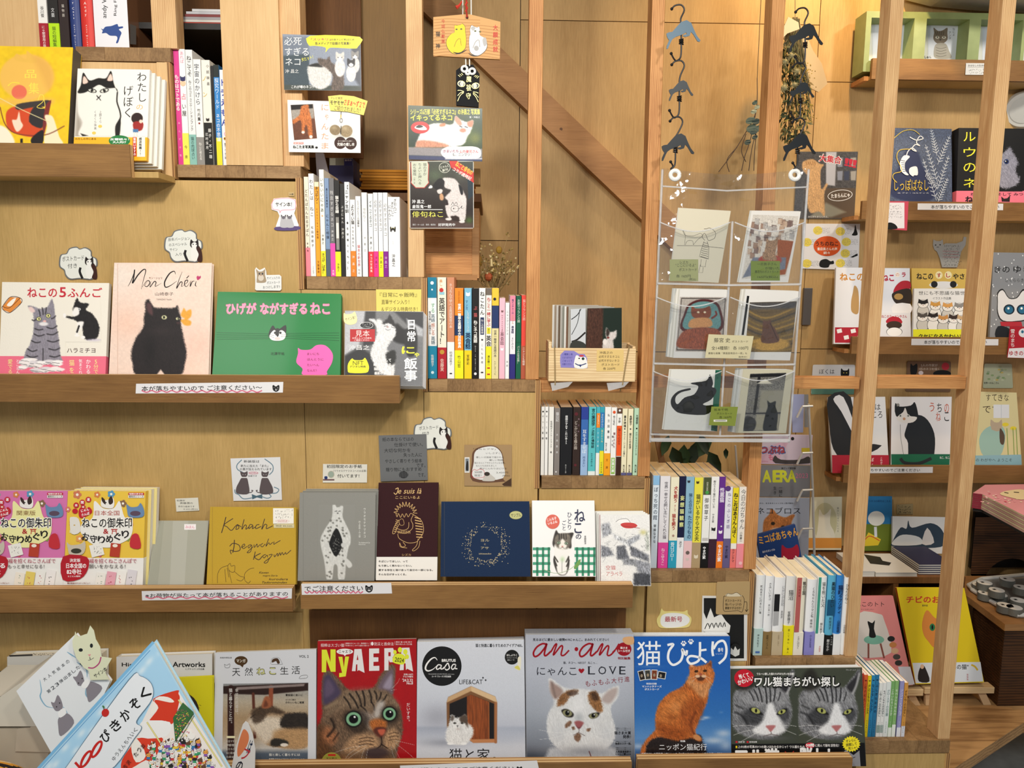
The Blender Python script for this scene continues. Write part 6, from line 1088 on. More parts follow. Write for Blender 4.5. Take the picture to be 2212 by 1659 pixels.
R.poly(Z('1380 1320 1540 1300 1610 1360 1580 1440 1420 1470 1280 1450'),'#b08a66',24,5,a=.9,ang=20,**fur);R.poly(Z('1660 1310 1740 1250 1800 1330 1760 1430 1670 1420'),'#b08a66',20,5,a=.9,ang=70,**fur)
for y in(1345,1375,1405):R.line([(1430,y),(1500,y-14),(1560,y-4)],7,'#2c1c14',4,a=.8)
for y in(1300,1330,1360):R.line([(1700,y),(1750,y-12),(1790,y-6)],6,'#2c1c14',4,a=.7)
R.line(Z('1632 1330 1634 1395 1580 1440 1500 1470'),9,'#1c0f0c',4);R.line([(1634,1395),(1690,1430)],8,'#1c0f0c',4)
R.ell(1590,1480,110,55,'#463635',.5);R.poly(Z('1300 1480 1560 1540 1700 1520 1720 1620 1400 1660 1260 1560'),'#8a5a34',40,5,a=.5,ang=30,**fur)
for p in[Z('1500 1400 1330 1430 1180 1480'),Z('1500 1415 1360 1500 1250 1600'),Z('1480 1430 1450 1520 1440 1660'),Z('1510 1430 1490 1560 1500 1690'),Z('1440 1410 1330 1490 1290 1560'),Z('1760 1360 1850 1380 1935 1400'),Z('1755 1380 1860 1460 1930 1520'),Z('1740 1400 1790 1500 1830 1580'),Z('1720 1410 1740 1490 1770 1560'),Z('1730 880 1780 830 1800 790'),[(1720,900),(1770,890)]]:whisk(R,p)
R.noise(.06,4);R.done()
def L(pts,c):pr.poly(pts,c)
yl='#dfe63a';wt='#e6e2e2'
L(Z('1085 525 1130 525 1165 640 1165 522 1212 522 1212 728 1168 728 1128 615 1125 732 1085 732'),yl)
L(Z('1238 590 1275 590 1288 690 1300 588 1335 588 1305 770 1245 778 1245 740 1272 738'),yl)
L(Z('1385 520 1450 518 1478 738 1425 712 1412 722 1412 660 1400 660 1395 722 1362 722'),wt);pr.poly(Z('1405 620 1415 570 1422 620'),'#a8171d')
L(Z('1520 515 1612 513 1612 558 1560 560 1560 595 1605 595 1605 635 1560 637 1560 675 1614 673 1614 718 1520 720'),wt)
L(Z('1660 512 1740 510 1758 560 1735 600 1745 640 1710 640 1700 615 1698 715 1660 716'),wt);pr.rect(1697,548,1718,585,'#a8171d')
L(Z('1820 508 1890 506 1924 726 1870 700 1858 712 1855 650 1840 650 1838 712 1800 714'),wt);pr.poly(Z('1845 610 1855 560 1864 610'),'#a8171d')
pr.poly(Z('1745 585 1790 560 1845 580 1850 640 1820 662 1740 640'),yl,5)
for x,y,rx in[(1757,548,16),(1804,527,20),(1853,545,20),(1868,590,18)]:pr.ell(x,y,rx,rx*1.25,yl)
pr.text('2024',1757,600,1840,640,'#2a2a18',.02,rot=8);pr.ell(1297,543,76,27,'#f0ecea');pr.poly(Z('1280 560 1320 560 1296 585'),'#f0ecea');pr.text('ニャエラ',1240,530,1355,556,'#222',.03)
pr.text('相棒はスゴい猫',1075,468,1290,500,'#f0dada');pr.text('編集おおじゅーろー 榊原鹿マン',1306,460,1520,474,'#eccaca',.02);pr.text('牧場のおと のぞう温泉の猫たち',1306,480,1520,494,'#eccaca',.02)
pr.text('防災と救命法',1568,456,1745,488,'#f0dada');pr.ell(1549,470,12,17,'#f2e8e8');pr.text('要封 猫 お知 恵子',1766,448,1915,462,'#eccaca',.02);pr.text('飲み物入れ 江川恵',1766,468,1915,482,'#eccaca',.02)
pr.rect(1298,462,1300,494,'#e8caca');pr.rect(1530,456,1532,490,'#e8caca');pr.rect(1756,448,1758,482,'#e8caca')
pr.text('定価1100円',1838,744,1922,760,'#f2e6e6',.02);pr.text('アエラ増刊',1832,764,1922,782,'#f2e6e6',.03);pr.text("'24.2.22",1825,792,1922,818,'#f2e6e6',.03);pr.text('No.8',1866,822,1922,844,'#f2e6e6',.03)
pr.vtext('だいすき。',1862,1012,1898,1205,'#f4e6e6');pr.ell(1175,1568,96,100,'#9a923c');pr.text('玉三郎の',1125,1515,1225,1535,'#2a2610',.03);pr.text('救命講座の猫写',1105,1540,1250,1560,'#2a2610',.03)
pr.rect(1142,1484,1212,1502,'#c02a22');pr.rect(1138,1568,1212,1586,'#c02a22');endprint(pr,r,'gloss')
r,pr=face_book('magazine','pale grey magazine with a round black logo and a wooden cat house',E6,Z('6 452 988 430 1002 1700 -2 1700'),stack=2,th=.007,cover='#d8dae2',spine='R',cat='magazine',**mag)
R=Ras(pr,Z('6 453 987 431 1000 1700 -2 1700'),1.1).vgrad([(430,'#d6d9e2'),(900,'#cfd3dd'),(1220,'#c3c6d2'),(1245,'#aab0c0'),(1400,'#cdd0d9'),(1660,'#d9dbe2')])
R.glow(190,1140,170,130,'#8f8f9a',.5);R.glow(800,1300,200,120,'#b6bccb',.6);R.glow(250,1380,240,45,'#8e919e',.7)
R.poly(Z('275 1010 290 960 500 860 722 955 740 1010 738 1378 520 1380 278 1240'),'#7e5636',4,0)
R.poly(Z('275 1012 290 962 500 862 722 957 740 1012 500 905'),'#c9a47a',3,0);R.poly(Z('500 862 722 957 740 1012 503 908'),'#d9b88e',3,0)
R.poly(Z('302 1022 500 938 712 1022 712 1345 302 1345'),'#181517',3,0)
R.poly(Z('462 955 500 938 664 1004 666 1348 480 1350 462 1150'),'#8a4520',3,0,fur=.25,ang=88,fl=90,fw=8)
R.poly(Z('480 1350 712 1345 738 1378 520 1382'),'#c08052',3,0);R.line([(664,1010),(666,1345)],5,'#b06a3a',2,0);R.line([(727,1015),(726,1375)],24,'#a66b42',3,0)
R.poly(Z('300 1200 320 1125 360 1150 400 1145 450 1122 466 1190 515 1240 520 1300 480 1370 420 1398 330 1395 275 1370 270 1280'),'#e4e2e0',8,6,jag=9,fur=.14,ang=80,fl=24)
R.poly(Z('395 1150 450 1122 468 1185 470 1240 440 1200 405 1190'),'#54463c',8,4,jag=5);R.poly(Z('312 1170 322 1128 345 1150 330 1180'),'#6b6058',6,3)
R.ell(350,1200,14,8,'#33302a',.4);R.ell(418,1200,14,8,'#33302a',.4);R.poly(Z('368 1222 384 1222 376 1236'),'#2a2224',3,0);R.line([(376,1236),(376,1248)],3,'#554');R.glow(380,1255,24,10,'#b8a6a0',.6);R.ell(310,1388,30,12,'#f4f3f2',.4);R.ell(432,1388,30,12,'#f4f3f2',.4)
R.noise(.03,5);R.done()
pr.ell(232,676,181,182,'#0e0e10',44)
W_='#f2f0ee'
pr.line(Z('190 622 168 598 132 612 92 660 82 702 106 720 150 705 185 672'),15,W_,6,1)
pr.line(Z('226 668 198 664 182 690 190 706 218 690 228 668 222 700 240 700 252 686'),10,W_,5);pr.line(Z('248 700 284 650 296 670 300 696 276 712 262 700'),10,W_,5)
pr.line(Z('358 660 334 662 320 690 332 706 352 688 360 662 354 696 374 700'),10,W_,5)
pr.text('BRUTUS',232,612,358,636,W_,.05);pr.text('MAGAZINE HOUSE MOOK extra issue',110,744,346,754,'#c8c8c8',.01);pr.text('カーサ ブルータス特別編集',140,762,316,780,'#dedede',.02)
pr.text('猫と快適に暮らすためのアイデア400。',542,470,972,502,'#16161a',.03);pr.ell(876,594,66,68,'#111');pr.text('ほしよりこ',828,566,924,584,W_,.03);pr.text('ラブストーリーを',828,594,922,606,'#bbb',.02);pr.text('描いて',832,614,900,626,'#bbb',.02)
pr.poly(Z('930 600 958 590 960 660 948 716 900 694 926 668'),'#e9e4cf',3);pr.poly(Z('898 690 930 670 950 700 944 712'),'#d8cf6a',3)
pr.text('LIFE&CAT',392,800,606,842,'#1a1a1e')
for x,y in((610,783),(634,805)):pr.poly([(x-10,y),(x-4,y-4),(x,y-11),(x+4,y-4),(x+10,y),(x+4,y+4),(x,y+11),(x-4,y+4)],'#1a1a1e',3)
pr.text('猫と家',300,1432,672,1558,'#141416');pr.ring(715,1532,22,22,6,'#141416');endprint(pr,r)
copies(r,E6,Z('6 452 988 430 1002 1700 -2 1700'),pr,2,.007,'#d6d8de','#e8e8ea',(0,-2),name='magazine',cat='magazine',labels=['first spare copy behind the magazine with the wooden cat house','rear spare copy behind the magazine with the wooden cat house'])
Q=Z('1002 385 1994 380 2006 1700 1014 1700')
r,pr=face_book('magazine','silver magazine with red script logo and a grumpy white and brown cat',E6,Q,stack=4,th=.006,cover='#b9bcc8',spine='R',cat='magazine',mat='gloss',**mag)
R=Ras(pr,Z('1003 386 1993 381 2004 1700 1014 1700'),1.0).vgrad([(380,'#b4b7c4'),(700,'#b9bdca'),(1100,'#a2a8b4'),(1400,'#7c828e'),(1560,'#4a4e58'),(1700,'#3a3d46')])
R.glow(1560,900,420,400,'#c9ccd6',.6);R.glow(1040,1560,150,120,'#3a3e48',.7)
wf=dict(fur=.09,fl=30,fw=4)
R.poly(Z('1190 1700 1200 1480 1300 1420 1760 1420 1850 1500 1900 1700'),'#c9cbd0',20,5,jag=6,ang=70,**wf)
R.poly(Z('1262 1010 1225 900 1212 800 1240 792 1320 850 1390 880 1560 890 1690 925 1780 880 1855 858 1850 960 1790 1040 1790 1120 1825 1250 1810 1360 1720 1450 1560 1510 1400 1480 1260 1400 1200 1280 1205 1130'),'#dcdcdd',8,6,jag=8,ang=75,**wf)
R.poly(Z('1232 920 1225 815 1265 835 1345 905 1280 980'),'#a48c84',14,5);R.line(Z('1245 830 1260 900 1275 960'),14,'#6b5c56',10,a=.6);R.poly(Z('1700 985 1760 905 1840 875 1830 950 1770 1020'),'#b8a8a4',14,5)
bf=dict(fur=.4,fl=16,fw=3)
R.poly(Z('1290 1040 1310 960 1390 900 1480 895 1470 930 1400 970 1370 1020 1310 1045'),'#8a5f3c',10,5,jag=9,ang=110,**bf);R.poly(Z('1380 920 1460 898 1480 930 1420 950'),'#4c3426',10,5,jag=8,ang=100,**bf)
R.poly(Z('1575 930 1640 905 1680 960 1710 1060 1690 1105 1640 1080 1590 1020'),'#94673f',10,5,jag=9,ang=70,**bf);R.poly(Z('1600 925 1650 915 1675 990 1620 990'),'#4e3626',12,5,jag=8,ang=70,**bf)
R.glow(1480,1060,90,160,'#f0f0f2',.7);R.glow(1300,1300,90,120,'#c2c4ca',.5);R.glow(1750,1300,80,120,'#c8cad0',.5);R.glow(1560,1460,300,60,'#8a8c94',.75)
R.poly(Z('1330 1085 1380 1070 1440 1110 1430 1145 1370 1140'),'#1f1a18',6,5);R.ell(1385,1108,44,30,'#8c8a66',.2,15);R.ell(1385,1106,20,24,'#0c0b0b',.3);R.ell(1392,1096,5,5,'#fff',.4)
R.poly(Z('1580 1130 1620 1108 1680 1105 1660 1145 1610 1158'),'#1f1a18',6,5);R.ell(1626,1132,42,24,'#8c8a66',.2,-12);R.ell(1624,1130,18,20,'#0c0b0b',.3);R.ell(1632,1122,5,5,'#fff',.4)
R.glow(1490,1150,50,60,'#9aa0a6',.6);R.poly(Z('1450 1190 1490 1178 1535 1196 1515 1228 1492 1245 1465 1222'),'#a05a5c',8,4);R.poly(Z('1460 1215 1492 1240 1520 1218 1492 1256'),'#6e2f34',6,3)
R.line(Z('1492 1250 1488 1285 1440 1310'),5,'#6a5a58',3);R.line([(1488,1285),(1545,1315)],5,'#6a5a58',3)
for pts in(Z('1365 1215 1400 1180 1425 1190 1410 1225 1370 1245'),Z('1425 1235 1450 1232 1455 1255 1435 1262'),Z('1562 1255 1600 1245 1590 1272 1570 1278'),Z('1445 1325 1485 1290 1512 1320 1490 1370 1460 1360')):R.poly(pts,'#80604c',6,4,jag=4,fur=.3)
for p in[Z('1420 1270 1300 1290 1120 1260'),Z('1420 1280 1280 1330 1130 1350'),Z('1425 1290 1330 1370 1230 1400'),Z('1600 1290 1720 1300 1860 1260'),Z('1600 1300 1720 1350 1850 1380')]:whisk(R,p,'#f2f2f2',2.4)
R.line([(1585,1460),(1600,1500)],8,'#5a2a2c',3);R.ell(1602,1540,30,34,'#6e1418',.2);R.noise(.04,4);R.done()
lr='#9c1220'
def an(x):
 pr.line([(x+128,478),(x+92,470),(x+40,500),(x+8,552),(x+20,588),(x+60,570),(x+110,510),(x+130,470),(x+108,560),(x+122,580),(x+168,540)],17,lr,7);pr.line([(x+168,545),(x+205,482),(x+220,480),(x+190,575),(x+255,495),(x+275,500),(x+262,570),(x+290,575),(x+335,530)],15,lr,7)
an(1066);pr.ell(1468,520,17,19,lr);an(1490);pr.line(Z('1800 550 1830 520 1860 470'),14,lr,4)
pr.ell(1906,520,68,62,'#9a1522');pr.text('猫さま',1872,498,1936,518,W_,.03);pr.text('シール付き',1850,524,1960,548,W_,.03);pr.text('特別編集',1850,592,1964,616,'#8c1a24',.04)
pr.poly(Z('1893 425 1920 408 1990 410 1993 470 1940 480 1900 455'),'#d9a878',4);pr.text('見るほどに愛おしい総勢419にゃんこ。まみれてください！',1068,420,1765,446,'#16161a',.03)
pr.text('猫、ネコ〜、NECO？ ねこっ…',1348,634,1660,656,'#1a1a20',.02);pr.text('にゃんこ',1105,685,1468,762,'#20222c',-.008);pr.poly(Z('1487 712 1500 698 1514 706 1528 698 1541 712 1514 742'),'#a01624',4)
for t,x0,x1 in(('L',1575,1640),('O',1670,1742),('V',1768,1835),('E',1862,1920)):pr.text(t,x0,680,x1,752,'#20222c',-.02);pr.rect(x0-2 if t!='O' else x0+20,678,x0+30,682,'#20222c')
for i,ch in enumerate('もふもふ大行進'):pr.text(ch,1550+i*60,812-i*7,1596+i*60,862-i*7,'#8a2430')
for t,x0,y0,x1,y1 in(('猫さま大賞',1818,1275,1968,1304),('発表！',1896,1310,1968,1340),('魅惑のスター猫。',1826,1378,1972,1398),('人気猫漫画家の',1828,1452,1970,1472),('にゃんこ♥LOVE',1828,1476,1968,1494),('猫がいるだけで幸せ、',1788,1530,1970,1546)):pr.text(t,x0,y0,x1,y1,'#1b1b1f',.03)
for y in(1242,1258,1364,1422,1438,1516):pr.text('話題のニャンコ猫ニュース',1830,y,1968,y+10,'#2a2a2e',.01)
endprint(pr,r,'gloss')
copies(r,E6,Q,pr,4,.006,'#c6c8d0','#e2e3e8',(-1,-3),name='magazine',cat='magazine',labels=['%s spare copy behind the silver magazine with the grumpy cat'%t for t in('first','second','third','rearmost')])
Q=Z('118 532 935 530 946 1640 124 1640')
r,pr=face_book('magazine','blue sky magazine with a big ginger cat sitting on a post',E7,Q,stack=3,th=.006,cover='#2a62b4',spine='R',cat='magazine',mat='gloss',**mag)
R=Ras(pr,Z('119 533 934 531 945 1640 124 1640'),1.0).vgrad([(530,'#1c5bb0'),(900,'#2461b2'),(1200,'#3270b8'),(1400,'#5b8cc4'),(1560,'#3c5c8c'),(1640,'#20304c')])
for x,y,rx,ry,a in((730,1225,40,14,.8),(700,1240,30,10,.6),(880,1360,80,40,.8),(800,1420,110,35,.85),(150,1470,60,30,.7),(900,1460,60,50,.6),(860,1180,20,12,.2),(250,790,120,12,.2)):R.glow(x,y,rx,ry,'#b9c9dc',a)
R.poly(Z('270 1400 640 1370 700 1420 720 1640 240 1640'),'#241c1c',10,4,jag=12,fur=.6,ang=88)
gf=dict(fur=.42,fl=22,fw=4)
R.poly(Z('590 790 595 758 640 785 690 785 730 770 775 740 782 790 805 860 790 930 755 990 745 1080 700 1180 665 1270 640 1350 690 1400 680 1430 600 1400 480 1420 330 1390 230 1450 210 1560 190 1600 175 1500 230 1400 295 1330 298 1230 330 1110 410 1020 520 965 570 900 590 850'),'#b8642c',7,6,jag=8,ang=70,**gf)
R.poly(Z('590 860 620 900 700 930 770 910 755 1010 700 1060 620 980 570 920'),'#d39a68',16,5,a=.7,jag=8,ang=85,**gf)
R.poly(Z('340 1130 450 1030 560 1010 600 1100 520 1200 420 1260 330 1240'),'#c97a3c',34,5,a=.7,ang=40,**gf);R.poly(Z('560 1080 700 1080 650 1280 560 1340 520 1220'),'#9a4c20',34,5,a=.7,ang=60,**gf);R.poly(Z('310 1280 420 1300 560 1340 540 1410 380 1390'),'#8a4218',26,5,a=.7,ang=15,**gf)
R.glow(470,1130,60,50,'#dc9254',.6);R.glow(430,1220,50,30,'#7c3a16',.5);R.glow(530,1180,20,60,'#6d3014',.5);R.glow(690,1150,25,80,'#7a3c1c',.5)
R.line(Z('640 1180 600 1280 630 1370'),18,'#6b2f14',10,a=.7);R.ell(655,1395,36,22,'#c98a56',.3,30)
R.poly(Z('600 790 598 768 630 792'),'#e2ac84',5,3);R.poly(Z('745 780 772 750 776 790'),'#7c4428',5,3)
R.poly(Z('600 810 640 790 750 780 790 840 790 890 740 920 640 910 600 860'),'#c97842',12,5,a=.8,ang=80,**gf)
R.ell(648,830,17,11,'#3a2210',.3,-8);R.ell(722,826,17,11,'#3a2210',.3,-8);R.line([(640,845),(655,848)],5,'#e0b080',2);R.ell(685,855,14,9,'#a05040',.3);R.poly(Z('650 880 685 868 722 880 710 905 685 912 660 905'),'#57301e',7,4);R.ell(660,872,20,12,'#e2b894',.5);R.ell(712,872,20,12,'#e2b894',.5)
for x in(660,690,715,740):R.line([(x,790),(x+4,815)],5,'#8a4820',3,a=.7)
for p in[Z('720 880 760 920 790 950'),[(725,870),(770,890)],[(655,880),(610,920)],[(650,870),(600,890)]]:whisk(R,p)
R.noise(.05,4);R.done()
wt='#f4f6fa'
pr.text('猫',140,572,345,780,wt,.0);
pr.line(Z('402 606 452 600 415 660 410 730 450 775 510 745 532 690 528 640 560 690 568 650'),20,wt,6)
pr.line(Z('680 580 678 700 660 745 600 765 572 730 600 700 680 715 735 755'),20,wt,6);pr.line([(682,652),(735,645)],18,wt)
pr.line(Z('790 575 785 650 792 700'),20,wt,5);pr.line(Z('795 640 830 585 880 572 905 630 895 710 840 765'),20,wt,6)
for cx,cy in((540,596),(602,580)):
 pr.ell(cx,cy+8,14,12,wt)
 for dx,dy in((-18,-4),(-8,-18),(8,-18),(18,-6)):pr.ell(cx+dx,cy+dy,6,8,wt)
pr.text('春号',832,630,878,664,wt,.02);pr.text('Spring 2024',812,676,874,688,'#b8cbe6',.01)
for i,(x,y,rot,c)in enumerate(((182,868,-14,'#2a2220'),(235,862,-6,'#3c3c38'),(290,862,2,'#7c3c24'),(345,868,10,'#1c1a1c'))):pr.rect(x-26,y-46 if i<3 else y-36,x+26 if i<3 else x+44,y+40 if i<3 else y+26,'#dcdcd6',rot);pr.rect(x-21,y-40 if i<3 else y-30,x+21 if i<3 else x+38,y+34 if i<3 else y+20,c,rot);pr.ell(x,y,10,14,'#9a8a74')
pr.text('特別付録',222,928,310,944,wt,.03);pr.text('マンハッタナーズ',186,950,352,968,wt,.03);pr.text('ポストカード',208,974,330,992,wt,.03)
pr.text('特集',512,1418,555,1434,wt,.02);pr.text('ニッポン猫紀行',332,1448,738,1504,wt,.0);pr.text('令和ロマンの猫談義｜村上しいこ「25歳のみけちゃん」｜朝倉世界一「鳥取」',180,1524,885,1546,wt,.02);pr.text('銀河鉄子｜ギリシャ｜キャロライン・ケネディ NEWSな小泉一郎',220,1552,852,1572,wt,.02);endprint(pr,r,'gloss')
copies(r,E7,Q,pr,3,.006,'#dfe6ee','#f0f2f4',(-2,-3),name='magazine',cat='magazine',labels=['%s spare copy behind the blue magazine with the ginger cat'%t for t in('first','second','rearmost')])
Q=Z('943 810 2062 797 2098 1640 950 1640')
r,pr=face_book('magazine','landscape puzzle book with two identical frowning grey tabby faces',E7,Q,stack=3,th=.005,cover='#3c4038',spine='R',cat='magazine',mat='gloss',**mag)
R=Ras(pr,Z('944 811 2061 798 2084 1442 950 1452'),1.0).fill('#3f443a')
def tabby(ox):
 X=lambda pts:[(p[0]+ox,p[1])for p in pts]
 tf=dict(fur=.5,fl=22,fw=3.4)
 R.poly(X(Z('960 1110 975 1010 1060 970 1150 960 1300 970 1350 960 1430 870 1470 812 1485 860 1450 960 1440 1050 1465 1150 1455 1250 1400 1350 1300 1400 1180 1410 1050 1380 960 1300')),'#76777b',8,6,jag=9,ang=60,**tf)
 R.poly(X(Z('1370 960 1440 880 1470 830 1470 880 1440 970 1410 1010')),'#2d2c30',10,5);R.line(X(Z('1475 850 1452 950 1420 1020')),16,'#b8b8ba',8,a=.8)
 R.poly(X(Z('985 960 1000 860 1060 810 1110 850 1140 960 1060 1000')),'#26241f',18,5,a=.85)
 R.poly(X(Z('1150 980 1290 960 1420 1050 1380 1120 1290 1100 1200 1140 1080 1110 1020 1040')),'#9b9ca0',30,5,a=.6,ang=70,**tf)
 for a_,b_,w in(((1180,970),(1210,1090),12),((1235,965),(1250,1100),13),((1275,970),(1280,1090),12),((1320,975),(1310,1080),12),((1140,985),(1180,1080),11),((1100,1000),(1140,1080),10),((1365,1010),(1345,1080),9)):R.line(X([a_,((a_[0]+b_[0])/2+4,(a_[1]+b_[1])/2),b_]),w,'#1e1e20',4,a=.85)
 R.poly(X(Z('1050 1180 1130 1140 1200 1180 1210 1260 1130 1290 1040 1250')),'#2a2b2e',22,5,a=.75,ang=20,**tf);R.poly(X(Z('1340 1190 1420 1150 1450 1200 1400 1260')),'#2f3034',16,5,a=.7)
 R.line(X(Z('980 1180 1040 1210 1090 1290')),16,'#1c1c1e',8,a=.7);R.line(X([(990,1120),(1050,1150)]),12,'#222',7,a=.7)
 R.poly(X(Z('1260 1110 1300 1105 1330 1180 1380 1270 1400 1340 1300 1380 1180 1370 1130 1330 1210 1260 1240 1180')),'#e2e3e6',14,6,jag=6,fur=.08)
 R.poly(X(Z('1105 1145 1160 1145 1215 1195 1195 1200 1120 1180')),'#141314',6,4);R.ell(1155+ox,1166,40,22,'#a9ad62',.2,22);R.ell(1158+ox,1166,10,17,'#0c0c0c',.3)
 R.poly(X(Z('1335 1190 1380 1155 1425 1150 1400 1190 1350 1205')),'#141314',6,4);R.ell(1378+ox,1176,34,18,'#a9ad62',.2,-22);R.ell(1376+ox,1176,9,14,'#0c0c0c',.3)
 R.poly(X(Z('1243 1295 1322 1292 1305 1325 1282 1345 1262 1325')),'#b36f70',6,4);R.line(X(Z('1284 1345 1284 1365 1220 1385')),5,'#5c4c4c',3);R.line(X([(1284,1365),(1350,1380)]),5,'#5c4c4c',3)
 R.glow(1290+ox,1400,170,26,'#5b5d60',.7)
 for p in(Z('1180 1310 1080 1290 960 1300'),Z('1180 1325 1070 1340 965 1375'),Z('1190 1340 1100 1390 1030 1430'),Z('1370 1300 1440 1290 1500 1300'),Z('1370 1320 1440 1345 1500 1370')):whisk(R,X(p),'#eeeeee',3)
tabby(0)
R.poly(Z('1512 800 2080 790 2084 1450 1520 1450'),'#41463a',2,0);tabby(562)
R.poly(Z('1500 1150 1516 1150 1518 1452 1506 1452'),'#3f443a',2,0,a=.8);R.noise(.05,4);R.done()
pr.ell(1056,888,84,76,'#c2182c');pr.text('怖くて',1010,848,1098,888,W_,.04,rot=-14);pr.text('かわいい',1000,888,1138,928,W_,.04,rot=-18)
pr.text('ワル〜い顔した猫たちがまちがいを出題！',1165,842,1482,862,W_,.03);t='ワル猫まちがい探し';pr.text(t,1138,868,1876,968,'#181818',.09);pr.text(t,1146,878,1868,958,'#f4f4f4',.035);pr.text('ブティック・ムック',1925,812,2010,824,'#ddd',.01)
pr.poly(Z('950 1452 2084 1440 2098 1640 950 1640'),'#0d0d0e');pr.rect(984,1426,1000,1440,'#d02030');pr.rect(1078,1426,1094,1440,'#d02030');pr.text('沼田 修',1006,1426,1062,1440,'#ddd',.02);pr.text('馬塚佳輝',1100,1426,1166,1440,'#ddd',.02)
pr.rect(984,1466,998,1486,'#e8d020');pr.text('上の2枚の写真の3つの違いはわかるかニャ？ワル猫たちの',1004,1462,1572,1486,W_,.02);pr.ell(1618,1462,40,24,'#d8203c');pr.text('50問',1585,1448,1652,1474,W_,.05);pr.text('に挑んで脳を活性化！',1662,1450,1866,1474,W_,.02)
pr.text('ワル猫',985,1492,1350,1610,'#f4f4f4',.06);pr.line([(1405,1515),(1480,1580)],7,'#c03028');pr.line([(1480,1512),(1415,1590)],7,'#c03028');pr.text('脳トレ',1530,1485,1850,1610,'#f4f4f4',.06)
st=[]
for i in range(40):
 a=i*math.pi/20;k=1 if i%2 else.82;st.append((1970+80*k*math.cos(a),1450+70*k*math.sin(a)))
pr.poly(Z('1905 1520 1925 1500 1990 1545 2040 1505 2050 1640 1920 1640'),'#8a8a90');pr.line(Z('1930 1560 1965 1575 2005 1560'),5,'#222',3);pr.poly(st,'#f2e22a');pr.text('オレらに',1925,1408,2012,1432,'#222',.03,rot=-8);pr.text('挑戦して',1925,1440,2018,1466,'#222',.03,rot=-8);pr.text('見ニャ！',1945,1472,2020,1496,'#222',.03,rot=-8)
endprint(pr,r,'gloss')
copies(r,E7,Q,pr,3,.005,'#e8ecee','#eef0f0',(-3,-3),name='magazine',cat='magazine',labels=['%s spare copy behind the two-tabby puzzle book'%t for t in('first','second','rearmost')])
# ================================================================ rows of books, spine out
def row(crop,yb,yfoot,z,G,items,**kw):
 for it in items:
  d=dict(kw);d.update(it[6]if len(it)>6 else{})
  spine_book(crop,yb,it[0],it[1],it[2],it[3],it[4],texts=it[5],zb=z,group=None,**d)
ink='#26221f';red='#c8202c';wht='#f3f0ea';gold='#d8b45a'
def B(*a,**k):return a+(k,)
row(C1,405,0,TZ[0]+.0005,'',[
 B(361,440,-300,'#ece9e4','white-topped book with a dark red lower band, leftmost on the top step',[('にゃ郵便局の猫',.72,.99,'#f6e6e2',.5,.6),('谷川俊',.48,.62,ink,.5,.4)],obi=(.69,'#a3182b')),
 B(449,540,-300,'#201d1b','black book with a lime green lower band on the top step',[('猫の短編集',.73,.98,'#2b3a10',.5,.6),('文藝',.5,.62,'#ddd',.5,.35)],obi=(.69,'#b5e012')),
 B(546,628,-300,'#2a1c1a','plain dark brown book between the lime band and the navy spine',[('猫物語',.45,.62,'#cfc6bd',.5,.3)]),
 B(634,722,-300,'#2d3e78','navy blue spine with cursive white artist name on the top step',[('Andy Warhol',.70,.98,'#e9e6f0',.5,1.1),('Holy Cats',.3,.64,'#e9e6f0',.5,1.1)],hard=True,page='#d9d9e6'),
 B(732,840,-300,'#d6342a','bright red spine with cursive white artist name on the top step',[('Andy Warhol',.70,.98,'#fae9e0',.5,1.0),('Andy',.42,.6,'#fae9e0',.5,1.0)],hard=True)],Yf=1.618,depth=.12)
a=P(*C1(857,418),1.612);b=P(*C1(1160,418),1.612);r=thing('art_box','white boxed set with a blue cat printed on its front, on the top step','box',((a.x+b.x)/2,1.65,TZ[0]))
MB().box(a.x,b.x,1.612,1.78,TZ[0],TZ[0]+.28,'#e8e6ea',[None,None,'#8a6c50','#6d4b34',None,None]).build('box_body','gloss',r)
pr=Pr(Plane((0,1.612,1),(0,-1,0)),C1)
pr.poly(Z('905 255 925 262 945 240 1000 232 1050 215 1062 238 1098 236 1100 250 1065 262 1088 292 1075 330 1060 375 1048 388 1040 380 1052 345 1040 322 985 318 950 295 915 298 920 275'),'#2f4b8c',4)
pr.text('andy W',840,35,1040,88,ink,rot=-90);pr.text('Ring Fla',945,34,1125,66,ink,rot=-90)
pr.poly(Z('1165 215 1220 235 1220 400 1165 395'),'#2a2118')
endprint(pr,r,'print','front_print')
